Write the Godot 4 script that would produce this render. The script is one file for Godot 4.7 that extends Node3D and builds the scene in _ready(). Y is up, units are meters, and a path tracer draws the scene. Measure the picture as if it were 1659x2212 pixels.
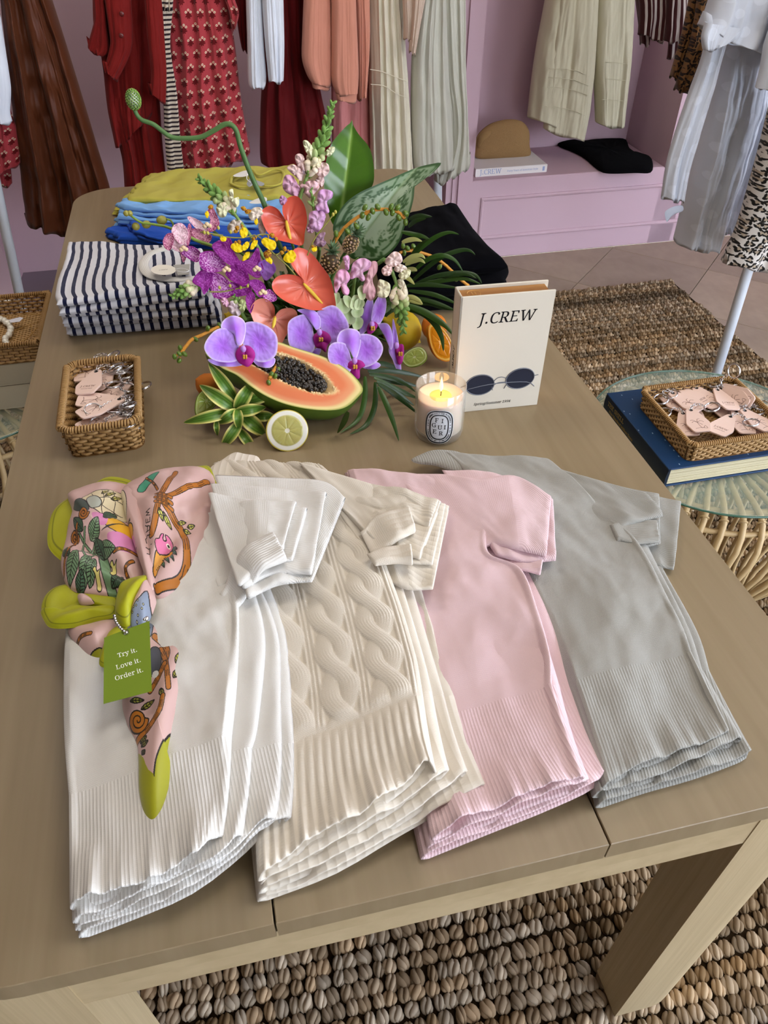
extends Node3D
# A boutique display table: folded knitwear, a scarf, a flower arrangement, key-ring baskets, clothes racks behind.
const FOC := 1600.0
const EYE := Vector3(0, 1.453, 0)
const T := 0.76                      # height of the table top
var view := Basis(Vector3.UP, deg_to_rad(-12.82)) * Basis(Vector3.RIGHT, deg_to_rad(-42.14)) * Basis(Vector3(0, 0, 1), deg_to_rad(0.23))
var M := {}
var taken := {}
var rng := RandomNumberGenerator.new()
var noi := FastNoiseLite.new()

# ---------- measuring: a point of the photograph on a plane of the room
func ray(x: float, y: float) -> Vector3:
	return view * Vector3((x - 829.5) / FOC, -(y - 1106.0) / FOC, -1.0)
func P(x: float, y: float, h: float) -> Vector3:
	var d := ray(x, y)
	return EYE + d * ((h - EYE.y) / d.y)
func PZ(x: float, y: float, z: float) -> Vector3:
	var d := ray(x, y)
	return EYE + d * ((z - EYE.z) / d.z)
func PN(x: float, y: float, o: Vector3, n: Vector3) -> Vector3:
	var d := ray(x, y)
	return EYE + d * ((o - EYE).dot(n) / d.dot(n))
func far(p: Vector3) -> float:       # metres per photo pixel there, times FOC
	return (p - EYE).dot(view * Vector3(0, 0, -1))

# ---------- meshes
class MB:
	var v := PackedVector3Array()
	var uv := PackedVector2Array()
	var c := PackedColorArray()
	var ix := PackedInt32Array()
	var col := Color.WHITE
	func grid(p: PackedVector3Array, t: PackedVector2Array, nu: int, nv: int, closed := false, cols := PackedColorArray()) -> void:
		var o := v.size()
		v.append_array(p)
		uv.append_array(t)
		if cols.size():
			c.append_array(cols)
		else:
			var cc := PackedColorArray()
			cc.resize(p.size())
			cc.fill(col)
			c.append_array(cc)
		var m := nu if closed else nu - 1
		for j in nv - 1:
			for i in m:
				var a := o + j * nu + i
				var b := o + j * nu + (i + 1) % nu
				ix.append_array(PackedInt32Array([a, b, a + nu, b, b + nu, a + nu]))
	func tri(a: Vector3, b: Vector3, d: Vector3) -> void:
		var o := v.size()
		v.append_array(PackedVector3Array([a, b, d]))
		uv.append_array(PackedVector2Array([Vector2(a.x, a.z), Vector2(b.x, b.z), Vector2(d.x, d.z)]))
		c.append_array(PackedColorArray([col, col, col]))
		ix.append_array(PackedInt32Array([o, o + 1, o + 2]))
	func tube(path: PackedVector3Array, rad: Variant, sides := 8, closed := false, flat := 1.0, up := Vector3.UP) -> void:
		var n := path.size()
		var p := PackedVector3Array()
		var t := PackedVector2Array()
		var nrm := up
		var l := 0.0
		var rows := n + (1 if closed else 0)
		for k in rows:
			var i := k % n
			var a := path[(i - 1 + n) % n] if closed or i > 0 else path[i]
			var b := path[(i + 1) % n] if closed or i < n - 1 else path[i]
			var d := (b - a).normalized()
			if absf(d.dot(nrm)) > 0.98 and k == 0:
				nrm = Vector3.RIGHT if absf(d.x) < 0.9 else Vector3(0, 0, 1)
			nrm = (nrm - d * d.dot(nrm)).normalized()
			var s := d.cross(nrm)
			var r: float = rad if rad is float else rad[i]
			if k > 0:
				l += path[i].distance_to(path[(k - 1) % n])
			for q in sides:
				var an := TAU * q / sides
				p.append(path[i] + s * cos(an) * r + nrm * sin(an) * r * flat)
				t.append(Vector2(float(q) / sides * TAU * (rad if rad is float else rad[0]), l))
		grid(p, t, sides, rows, true)
		if not closed:
			for e in 2:
				var o := v.size()
				var base := 0 if e == 0 else (rows - 1) * sides
				v.append(path[0] if e == 0 else path[n - 1])
				uv.append(Vector2.ZERO)
				c.append(col)
				var start := o - p.size() - e
				for q in sides:
					if e == 0:
						ix.append_array(PackedInt32Array([o, start + base + (q + 1) % sides, start + base + q]))
					else:
						ix.append_array(PackedInt32Array([o, start + base + q, start + base + (q + 1) % sides]))
	func lathe(prof: PackedVector2Array, n: int, xf := Transform3D()) -> void:
		var p := PackedVector3Array()
		var t := PackedVector2Array()
		for j in prof.size():
			for i in n:
				var an := -TAU * i / n
				p.append(xf * Vector3(prof[j].x * cos(an), prof[j].y, prof[j].x * sin(an)))
				t.append(Vector2(float(i) / n, float(j) / (prof.size() - 1)))
		grid(p, t, n, prof.size(), true)
	func ball(o: Vector3, r: Vector3, nu := 12, nv := 8, b := Basis()) -> void:
		var pr := PackedVector2Array()
		for j in nv + 1:
			var a := -PI / 2 + PI * j / nv
			pr.append(Vector2(maxf(cos(a), 0.001), sin(a)))
		lathe(pr, nu, Transform3D(b * Basis.from_scale(r), o))
	func prism(poly: PackedVector2Array, h0: float, h1: float, bev := 0.0, xf := Transform3D()) -> void:
		# polygon in local xz, extruded along local y, edges chamfered
		var n := poly.size()
		var area := 0.0
		for i in n:
			area += poly[i].cross(poly[(i + 1) % n])
		if area < 0:
			poly = poly.duplicate()
			poly.reverse()
		var ins := poly
		if bev > 0.0:
			ins = PackedVector2Array()
			for i in n:
				var a := (poly[i] - poly[(i - 1 + n) % n]).normalized()
				var b := (poly[(i + 1) % n] - poly[i]).normalized()
				var na := Vector2(-a.y, a.x)
				var nb := Vector2(-b.y, b.x)
				ins.append(poly[i] + (na + nb) * (bev / maxf(1.0 + na.dot(nb), 0.3)))
		var rows := [[ins, h0], [poly, h0 + bev], [poly, h1 - bev], [ins, h1]] if bev > 0.0 else [[poly, h0], [poly, h1]]
		var p := PackedVector3Array()
		var t := PackedVector2Array()
		for r in rows:
			var l := 0.0
			for i in n + 1:
				var q: Vector2 = r[0][i % n]
				if i > 0:
					l += poly[i % n].distance_to(poly[i - 1])
				p.append(xf * Vector3(q.x, r[1], q.y))
				t.append(Vector2(l, r[1]))
		grid(p, t, n + 1, rows.size())
		var tr := Geometry2D.triangulate_polygon(ins)
		for s in 2:
			var o := v.size()
			for q in ins:
				v.append(xf * Vector3(q.x, h1 if s else h0, q.y))
				uv.append(q)
				c.append(col)
			for k in range(0, tr.size(), 3):
				if s:
					ix.append_array(PackedInt32Array([o + tr[k], o + tr[k + 1], o + tr[k + 2]]))
				else:
					ix.append_array(PackedInt32Array([o + tr[k], o + tr[k + 2], o + tr[k + 1]]))
	func box(o: Vector3, s: Vector3, bev := 0.0, b := Basis()) -> void:
		prism(PackedVector2Array([Vector2(-s.x, -s.z) / 2, Vector2(s.x, -s.z) / 2, Vector2(s.x, s.z) / 2, Vector2(-s.x, s.z) / 2]), -s.y / 2, s.y / 2, bev, Transform3D(b, o))
	func mesh(crease := -1.0) -> ArrayMesh:
		var a := []
		a.resize(Mesh.ARRAY_MAX)
		if crease < 0.0:
			a[Mesh.ARRAY_VERTEX] = v
			a[Mesh.ARRAY_TEX_UV] = uv
			a[Mesh.ARRAY_COLOR] = c
			a[Mesh.ARRAY_INDEX] = ix
			var st := SurfaceTool.new()
			st.create_from_arrays(a)
			st.generate_normals()
			return st.commit()
		var fn := PackedVector3Array()
		var at := {}
		for k in range(0, ix.size(), 3):
			var n := (v[ix[k + 2]] - v[ix[k]]).cross(v[ix[k + 1]] - v[ix[k]])
			fn.append(n)
			for q in 3:
				var key := Vector3i(v[ix[k + q]] * 100000.0)
				if not at.has(key):
					at[key] = []
				at[key].append(k / 3)
		var V := PackedVector3Array()
		var U := PackedVector2Array()
		var N := PackedVector3Array()
		var C := PackedColorArray()
		var lim := cos(deg_to_rad(crease))
		for k in ix.size():
			var me := fn[k / 3].normalized()
			var s := Vector3.ZERO
			for f in at[Vector3i(v[ix[k]] * 100000.0)]:
				if fn[f].normalized().dot(me) > lim:
					s += fn[f]
			V.append(v[ix[k]])
			U.append(uv[ix[k]])
			C.append(c[ix[k]])
			N.append(s.normalized() if s.length() > 1e-14 else Vector3.UP)
		a[Mesh.ARRAY_VERTEX] = V
		a[Mesh.ARRAY_TEX_UV] = U
		a[Mesh.ARRAY_NORMAL] = N
		a[Mesh.ARRAY_COLOR] = C
		var out := ArrayMesh.new()
		out.add_surface_from_arrays(Mesh.PRIMITIVE_TRIANGLES, a)
		return out

# ---------- the tree of things
func numbered(n: String) -> String:
	taken[n] = taken.get(n, -1) + 1
	return n if taken[n] == 0 else "%s_%03d" % [n, taken[n]]
func tag(o: Node, label: String, category := "", group := "", kind := "") -> Node:
	if label: o.set_meta("label", label)
	if category: o.set_meta("category", category)
	if group: o.set_meta("group", group)
	if kind: o.set_meta("kind", kind)
	return o
func thing(called: String, label: String, category: String, at := Vector3.ZERO, group := "", b := Basis()) -> Node3D:
	var o := Node3D.new()
	o.name = numbered(called)
	add_child(o, true)
	o.transform = Transform3D(b, at)
	tag(o, label, category, group)
	return o
func part(called: String, mesh: Mesh, m: Material, parent: Node = null) -> MeshInstance3D:
	# meshes are given in room coordinates; under a thing they are moved to its base
	var o := MeshInstance3D.new()
	o.name = numbered(called) if parent == null else called
	o.mesh = mesh
	o.material_override = null
	for k in mesh.get_surface_count():
		o.set_surface_override_material(k, m)
	if parent == null:
		add_child(o, true)
	else:
		parent.add_child(o, true)
		if parent is Node3D:
			var t := Transform3D()
			var q: Node = parent
			while q is Node3D and q != self:
				t = q.transform * t
				q = q.get_parent()
			o.transform = t.affine_inverse()
	return o
func local(called: String, mesh: Mesh, m: Material, parent: Node3D, xf := Transform3D()) -> MeshInstance3D:
	# a part whose mesh is given in its thing's own axes
	var o := MeshInstance3D.new()
	o.name = called
	o.mesh = mesh
	for k in mesh.get_surface_count():
		o.set_surface_override_material(k, m)
	parent.add_child(o, true)
	o.transform = xf
	return o
func dup(o: Node3D, called: String, xf: Transform3D, label: String, group := "") -> Node3D:
	var r: Node3D = o.duplicate()
	r.name = numbered(called)
	add_child(r, true)
	r.transform = xf
	tag(r, label, "", group)
	return r
func struct(called: String, mesh: Mesh, m: Material, label := "", category := "") -> MeshInstance3D:
	var o := part(called, mesh, m)
	tag(o, label, category, "", "structure")
	return o

# ---------- curves
func v2(a: Array) -> PackedVector2Array:
	var r := PackedVector2Array()
	for i in range(0, a.size(), 2):
		r.append(Vector2(a[i], a[i + 1]))
	return r
func spl(q: PackedVector2Array, n: int, closed := false) -> PackedVector2Array:
	# Catmull-Rom through the points, n points evenly along it
	var dense := PackedVector2Array()
	var m := q.size()
	var segs := m if closed else m - 1
	for s in segs:
		var a := q[(s - 1 + m) % m] if closed or s > 0 else q[s]
		var b := q[s]
		var c := q[(s + 1) % m]
		var d := q[(s + 2) % m] if closed or s + 2 < m else c
		for k in 10:
			dense.append(b.cubic_interpolate(c, a, d, k / 10.0))
	if not closed:
		dense.append(q[m - 1])
	else:
		dense.append(dense[0])
	var acc := PackedFloat32Array([0.0])
	for i in range(1, dense.size()):
		acc.append(acc[i - 1] + dense[i].distance_to(dense[i - 1]))
	var total := acc[acc.size() - 1]
	var out := PackedVector2Array()
	var j := 0
	for i in n:
		var want := total * i / (n if closed else n - 1)
		while j < acc.size() - 2 and acc[j + 1] < want:
			j += 1
		out.append(dense[j].lerp(dense[j + 1], clampf((want - acc[j]) / maxf(acc[j + 1] - acc[j], 1e-9), 0, 1)))
	return out
func spl3(q: PackedVector3Array, n: int, closed := false) -> PackedVector3Array:
	var cu := PackedVector3Array()
	var m := q.size()
	var segs := m if closed else m - 1
	for i in n:
		var f := float(i) * segs / (n if closed else n - 1)
		var s := mini(int(f), segs - 1)
		var a := q[(s - 1 + m) % m] if closed or s > 0 else q[s]
		var d := q[(s + 2) % m] if closed or s + 2 < m else q[(s + 1) % m]
		cu.append(q[s].cubic_interpolate(q[(s + 1) % m], a, d, f - s))
	return cu
func rrect(w: float, d: float, r: float, n := 6) -> PackedVector2Array:
	var o := PackedVector2Array()
	for k in 4:
		var cx := (w / 2 - r) * (1 if k == 0 or k == 3 else -1)
		var cy := (d / 2 - r) * (1 if k < 2 else -1)
		for i in n + 1:
			var a := PI / 2 * (k + float(i) / n)
			o.append(Vector2(cx + cos(a) * r, cy + sin(a) * r))
	return o
func rough(p: Vector3, f: float) -> float:
	return noi.get_noise_3d(p.x * f, p.y * f, p.z * f)

# ---------- materials
func tex(w: int, h: int, fn: Callable) -> ImageTexture:
	var b := PackedByteArray()
	b.resize(w * h * 4)
	var k := 0
	for y in h:
		for x in w:
			var q: Color = fn.call((x + 0.5) / w, (y + 0.5) / h)
			b[k] = int(clampf(q.r, 0, 1) * 255)
			b[k + 1] = int(clampf(q.g, 0, 1) * 255)
			b[k + 2] = int(clampf(q.b, 0, 1) * 255)
			b[k + 3] = int(clampf(q.a, 0, 1) * 255)
			k += 4
	return ImageTexture.create_from_image(Image.create_from_data(w, h, false, Image.FORMAT_RGBA8, b))
func mat(c: Color, rough_ := 0.6, spec := 0.5) -> StandardMaterial3D:
	var m := StandardMaterial3D.new()
	m.albedo_color = c
	m.roughness = rough_
	m.metallic_specular = spec
	return m
func hexm(h: String, rough_ := 0.6, spec := 0.5) -> StandardMaterial3D:
	return mat(Color(h), rough_, spec)
func vcol(rough_ := 0.6, spec := 0.5) -> StandardMaterial3D:
	var m := mat(Color.WHITE, rough_, spec)
	m.vertex_color_use_as_albedo = true
	m.vertex_color_is_srgb = true
	return m
func bump(m: StandardMaterial3D, t: Texture2D, cm: float, scale := Vector3.ONE) -> StandardMaterial3D:
	m.heightmap_enabled = true
	m.heightmap_texture = t
	m.heightmap_scale = cm
	m.uv1_scale = scale
	return m
func sheen(m: StandardMaterial3D, r := 0.5) -> StandardMaterial3D:
	m.rim_enabled = true
	m.rim = r
	m.rim_tint = 0.4
	return m
func glow(m: StandardMaterial3D, k: float) -> StandardMaterial3D:
	m.emission_enabled = true
	m.emission = m.albedo_color
	m.emission_energy_multiplier = k
	return m
func leafy(m: StandardMaterial3D, k := 0.5) -> StandardMaterial3D:
	m.backlight_enabled = true
	m.backlight = Color(k, k, k)
	return m
func gray(x: float) -> Color:
	return Color(x, x, x)
func saw(x: float) -> float:
	return x - floorf(x)
# ---------- setting
func materials() -> void:
	var n1 := FastNoiseLite.new()
	n1.seed = 5
	n1.frequency = 1.0
	n1.fractal_octaves = 4
	var wood := func(u, v):
		var g := n1.get_noise_2d(u * 26.0, v * 2.2) * 0.5 + n1.get_noise_2d(u * 90.0 + 9, v * 5.0) * 0.35 + n1.get_noise_2d(u * 3.0, v * 1.2) * 0.4
		return Color(0.572 + g * 0.055, 0.503 + g * 0.055, 0.388 + g * 0.055)
	var tw := tex(512, 512, wood)
	M.wood = mat(Color(0.96, 0.96, 0.96), 0.42, 0.45)
	M.wood.albedo_texture = tw
	M.wood.uv1_scale = Vector3(1.0, 0.6, 1)
	M.pale_wood = mat(Color(1.22, 1.24, 1.25), 0.5, 0.4)
	M.pale_wood.albedo_texture = tw
	M.pale_wood.uv1_scale = Vector3(0.5, 8.0, 1)
	M.leg_wood = M.pale_wood.duplicate()
	M.leg_wood.uv1_scale = Vector3(4.0, 0.8, 1)
	M.pink_wall = hexm("c2a6b0", 0.7, 0.3)
	M.white_paint = hexm("d8d4d2", 0.8, 0.3)
	M.violet_floor = hexm("857a86", 0.7, 0.3)
	M.pole = hexm("dfe6ee", 0.35, 0.5)
	var st := func(u, v):
		var g := n1.get_noise_2d(u * 4.0, v * 4.0) * 0.6 + n1.get_noise_2d(u * 17.0, v * 9.0) * 0.35
		return Color(0.67 + g * 0.06, 0.60 + g * 0.06, 0.51 + g * 0.055)
	var tst := tex(256, 256, st)
	M.stone = []
	for k in 4:
		var m := mat(Color(0.9 + 0.03 * k, 0.9 + 0.03 * k, 0.9 + 0.03 * k), 0.35, 0.45)
		m.albedo_texture = tst
		m.uv1_triplanar = true
		m.uv1_world_triplanar = true
		m.uv1_scale = Vector3(1.3, 1.3, 1.3)
		m.uv1_offset = Vector3(k * 0.37, 0, k * 0.21)
		M.stone.append(m)
	M.grout = hexm("8a7d6a", 0.8)
	# knit relief
	M.t_jersey = tex(64, 64, func(u, v):
		var x := saw(u * 8.0)
		var s := absf(x - 0.5) * 2.0
		var y := saw(v * 8.0 + s * 0.5)
		return gray(0.5 * sin(PI * y) + 0.5 * sqrt(maxf(0.0, sin(TAU * x) * sin(TAU * x)))))
	M.t_rib = tex(64, 64, func(u, v):
		var x := saw(u * 4.0)
		var r := pow(maxf(0.0, sin(PI * x)), 0.7)
		var y := saw(v * 8.0 + absf(x - 0.5))
		return gray(0.78 * r + 0.2 * sin(PI * y) * r))
	M.t_felt = tex(128, 128, func(u, v):
		return gray(0.5 + 0.3 * n1.get_noise_2d(u * 40, v * 40) + 0.3 * n1.get_noise_2d(u * 90 + 7, v * 90)))
	M.t_linen = tex(64, 64, func(u, v): return gray(0.5 + 0.25 * sin(TAU * u * 16) * (1 if sin(TAU * v * 16) > 0 else -1) + 0.2 * n1.get_noise_2d(u * 30, v * 30)))
	M.white = knit("dad8d3")
	M.cream = knit("dad2c4")
	M.cream[1].uv1_scale = Vector3(1 / 0.036, 1 / 0.024, 1)
	M.cream[1].heightmap_scale = 0.06
	M.pink = knit("dcc0c4")
	M.heather = knit("a9a8a1")
	var he := tex(256, 256, func(u, v):
		var g := n1.get_noise_2d(u * 60, v * 20) * 0.35 + n1.get_noise_2d(u * 9 + 3, v * 9) * 0.25
		return gray(0.93 + g * 0.13))
	M.heather[0].albedo_texture = he
	M.heather[1].albedo_texture = he
	M.heather_top = M.heather[0].duplicate()
	M.heather_top.albedo_texture = tex(256, 256, func(u, v):
		var g := n1.get_noise_2d(u * 60, v * 20) * 0.35 + n1.get_noise_2d(u * 9 + 3, v * 9) * 0.25
		return gray(0.93 + g * 0.13))

func knit(c: String) -> Array:
	var j := bump(sheen(hexm(c, 0.95, 0.15), 0.45), M.t_jersey, 0.035, Vector3(1 / 0.018, 1 / 0.018, 1))
	var r := bump(sheen(hexm(c, 0.95, 0.15), 0.45), M.t_rib, 0.055, Vector3(1 / 0.0134, 1 / 0.0134, 1))
	return [j, r]

func lights() -> void:
	var cam := Camera3D.new()
	cam.name = "camera"
	add_child(cam)
	cam.transform = Transform3D(view, EYE)
	cam.fov = rad_to_deg(2.0 * atan(1106.0 / FOC))
	cam.keep_aspect = Camera3D.KEEP_HEIGHT
	cam.near = 0.05
	cam.current = true
	var e := Environment.new()
	e.background_mode = Environment.BG_SKY
	var sky := Sky.new()
	var sm := ProceduralSkyMaterial.new()
	sm.sky_top_color = Color(0.74, 0.80, 0.90)
	sm.sky_horizon_color = Color(0.93, 0.95, 0.98)
	sm.ground_bottom_color = Color(0.55, 0.53, 0.5)
	sm.ground_horizon_color = Color(0.75, 0.75, 0.74)
	sm.sky_energy_multiplier = 4.0
	sm.ground_energy_multiplier = 2.0
	sky.sky_material = sm
	e.sky = sky
	e.tonemap_mode = Environment.TONE_MAPPER_LINEAR
	e.tonemap_exposure = 0.5
	e.sdfgi_enabled = true
	e.ssao_enabled = true
	e.ssil_enabled = true
	var we := WorldEnvironment.new()
	we.name = "environment"
	we.environment = e
	add_child(we)
	# recessed ceiling panels
	for q in [[Vector3(0.9, 2.98, -0.7), 3.5, "over the wooden table"], [Vector3(0.9, 2.98, 1.3), 1.8, "over the shop floor before the table"], [Vector3(2.6, 2.98, -1.4), 1.3, "over the right clothes rack"], [Vector3(-0.6, 2.98, -1.9), 3.0, "over the far left rack"]]:
		panel_light("ceiling_light", "flat white light panel set into the ceiling " + q[2], q[0], Vector2(1.1, 0.6), Vector3(-PI / 2, 0, 0), q[1], Color(1.0, 0.968, 0.92))
	# daylight from the tall shop windows to the right of and behind the photographer
	window_light(Vector3(3.94, 1.5, 0.5), Vector3(0, PI / 2, 0), Vector2(3.0, 2.4), 5.0)
	window_light(Vector3(2.5, 1.5, 3.14), Vector3(0, 0, 0), Vector2(2.5, 2.4), 6.0)

func panel_light(called: String, label: String, at: Vector3, s: Vector2, turn: Vector3, k: float, c: Color) -> void:
	var t := thing(called, label, "ceiling light", at, "ceiling light panels", Basis.from_euler(turn))
	var g := MB.new()
	g.box(Vector3(0, 0, 0.01), Vector3(s.x, s.y, 0.012), 0.002)
	local("diffuser", g.mesh(), glow(mat(c, 0.5), 1.2), t)
	var l := AreaLight3D.new()
	l.name = "panel_light"
	t.add_child(l)
	l.position.z = -0.012
	l.area_size = s
	l.light_energy = k
	l.light_color = c
	l.shadow_enabled = true
	l.area_range = 12.0

func window_light(at: Vector3, turn: Vector3, s: Vector2, k: float) -> void:
	var l := AreaLight3D.new()
	l.name = "window_daylight"
	add_child(l, true)
	l.transform = Transform3D(Basis.from_euler(turn), at)
	l.area_size = s
	l.light_energy = k
	l.light_color = Color(0.97, 0.98, 1.0)
	l.shadow_enabled = true
	l.area_range = 14.0

func bx(called: String, a: Vector3, b: Vector3, m: Material, bev := 0.0) -> MeshInstance3D:
	var g := MB.new()
	g.box((a + b) / 2, b - a, bev)
	return struct(called, g.mesh(1.0), m)

func room() -> void:
	var w := M.pink_wall as Material
	var fl := bx("floor", Vector3(-2.2, -0.06, -3.2), Vector3(4.1, -0.012, 3.3), M.grout)
	# diagonal stone tiles, laid on the bed with open joints
	var k := 0
	for i in range(-7, 9):
		for j in range(-7, 9):
			var a := -1.331 + 0.64 * i
			var b := 4.391 + 0.64 * j
			var q := PackedVector2Array()
			for o in [[0, 0], [1, 0], [1, 1], [0, 1]]:
				var sa: float = a + 0.64 * o[0]
				var sb: float = b + 0.64 * o[1]
				q.append(Vector2((sa + sb) / 2, (sa - sb) / 2))
			var room_ := PackedVector2Array([Vector2(-2.0, -3.2), Vector2(4.0, -3.2), Vector2(4.0, 0.6), Vector2(-2.0, 0.6)])
			for piece in Geometry2D.intersect_polygons(q, room_):
				for cut in Geometry2D.offset_polygon(piece, -0.0012):
					var g := MB.new()
					g.prism(cut, -0.012, 0.0, 0.001)
					part("stone_tile", g.mesh(1.0), M.stone[(i * 3 + j * 5 + 60) % 4], fl)
					k += 1
	bx("floor_front", Vector3(-2.2, -0.06, 0.6), Vector3(4.1, 0.0, 3.3), M.stone[1])
	bx("ceiling", Vector3(-2.2, 3.0, -3.8), Vector3(4.1, 3.1, 3.3), M.white_paint)
	bx("wall_left", Vector3(-2.2, 0, -3.8), Vector3(-2.0, 3.0, 3.3), hexm("6f6660", 0.8, 0.3))
	bx("wall_right_far", Vector3(4.0, 0, -3.8), Vector3(4.1, 3.0, -1.0), w)
	bx("wall_right_near", Vector3(4.0, 0, 2.0), Vector3(4.1, 3.0, 3.3), M.white_paint)
	bx("wall_right_over", Vector3(4.0, 2.8, -1.0), Vector3(4.1, 3.0, 2.0), M.white_paint)
	bx("wall_right_sill", Vector3(4.0, 0, -1.0), Vector3(4.1, 0.2, 2.0), M.white_paint)
	bx("wall_front_left", Vector3(-2.0, 0, 3.2), Vector3(1.2, 3.0, 3.3), M.white_paint)
	bx("wall_front_right", Vector3(3.8, 0, 3.2), Vector3(4.0, 3.0, 3.3), M.white_paint)
	bx("wall_front_over", Vector3(1.2, 2.8, 3.2), Vector3(3.8, 3.0, 3.3), M.white_paint)
	bx("wall_front_sill", Vector3(1.2, 0, 3.2), Vector3(3.8, 0.2, 3.3), M.white_paint)
	# the tall shop windows: frame and pane in each opening
	var pane := StandardMaterial3D.new()
	pane.albedo_color = Color(0.96, 0.98, 0.97, 0.04)
	pane.transparency = BaseMaterial3D.TRANSPARENCY_ALPHA
	pane.roughness = 0.02
	for q in [[Vector3(4.05, 1.5, 0.5), 3.0, PI / 2], [Vector3(2.5, 1.5, 3.25), 2.6, 0.0]]:
		var fr := MB.new()
		var tb := Basis(Vector3.UP, q[2])
		for o in [[Vector3(0, 1.275, 0), Vector3(q[1], 0.05, 0.06)], [Vector3(0, -1.275, 0), Vector3(q[1], 0.05, 0.06)], [Vector3(q[1] / 2 - 0.025, 0, 0), Vector3(0.05, 2.5, 0.06)], [Vector3(0.025 - q[1] / 2, 0, 0), Vector3(0.05, 2.5, 0.06)], [Vector3.ZERO, Vector3(0.04, 2.5, 0.05)]]:
			fr.box(q[0] + tb * o[0], o[1], 0.004, tb)
		var win := struct("window", fr.mesh(1.0), M.white_paint, "tall white-framed shop window", "window")
		var gp := MB.new()
		gp.box(q[0], Vector3(q[1] - 0.1, 2.5, 0.006), 0.0, tb)
		part("pane", gp.mesh(1.0), pane, win)
	# back wall: two recesses between pilasters
	bx("wall_back", Vector3(-2.0, 0, -3.8), Vector3(4.0, 3.0, -3.6), w)
	bx("wall_back_recess", Vector3(-0.88, 0, -3.6), Vector3(1.0, 3.0, -3.47), w)
	bx("wall_pilaster_left", Vector3(-2.0, 0, -3.6), Vector3(-0.88, 3.0, -3.27), w, 0.003)
	bx("wall_pilaster", Vector3(1.0, 0, -3.6), Vector3(1.12, 3.0, -3.2), w, 0.003)
	bx("trim_1", Vector3(1.052, 0.03, -3.2), Vector3(1.066, 2.9, -3.188), w, 0.003)
	bx("trim_2", Vector3(1.026, 0.03, -3.2), Vector3(1.036, 2.9, -3.192), w, 0.003)
	bx("wall_alcove_side", Vector3(2.04, 0, -3.6), Vector3(2.16, 3.0, -3.2), w, 0.003)
	bx("wall_right_bay", Vector3(2.16, 0, -3.6), Vector3(4.0, 3.0, -3.3), w)
	bx("floor_recess", Vector3(-0.88, 0.0, -3.47), Vector3(1.0, 0.012, -3.17), M.violet_floor, 0.002)
	# the bench of the alcove with its moulded panel
	bx("wall_bench", Vector3(1.12, 0, -3.6), Vector3(2.04, 0.355, -3.2), w, 0.004)
	bx("wall_bench_right", Vector3(2.04, 0, -3.3), Vector3(4.0, 0.355, -3.2), w, 0.004)
	var g := MB.new()
	var pr := [[0.0, 0.0], [0.0, 0.006], [0.006, 0.009], [0.012, 0.007], [0.016, 0.003], [0.016, 0.0]]
	var pts := PackedVector3Array()
	var uvs := PackedVector2Array()
	for c in [[1.165, 0.281, 1, -1], [2.75, 0.281, -1, -1], [2.75, 0.093, -1, 1], [1.165, 0.093, 1, 1], [1.165, 0.281, 1, -1]]:
		for q in pr:
			pts.append(Vector3(c[0] + c[2] * q[0], c[1] + c[3] * q[0], -3.2 + q[1]))
			uvs.append(Vector2.ZERO)
	g.grid(pts, uvs, 6, 5)
	struct("trim_3", g.mesh(25.0), w)
	# jute rug under the table
	rug()

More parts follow.
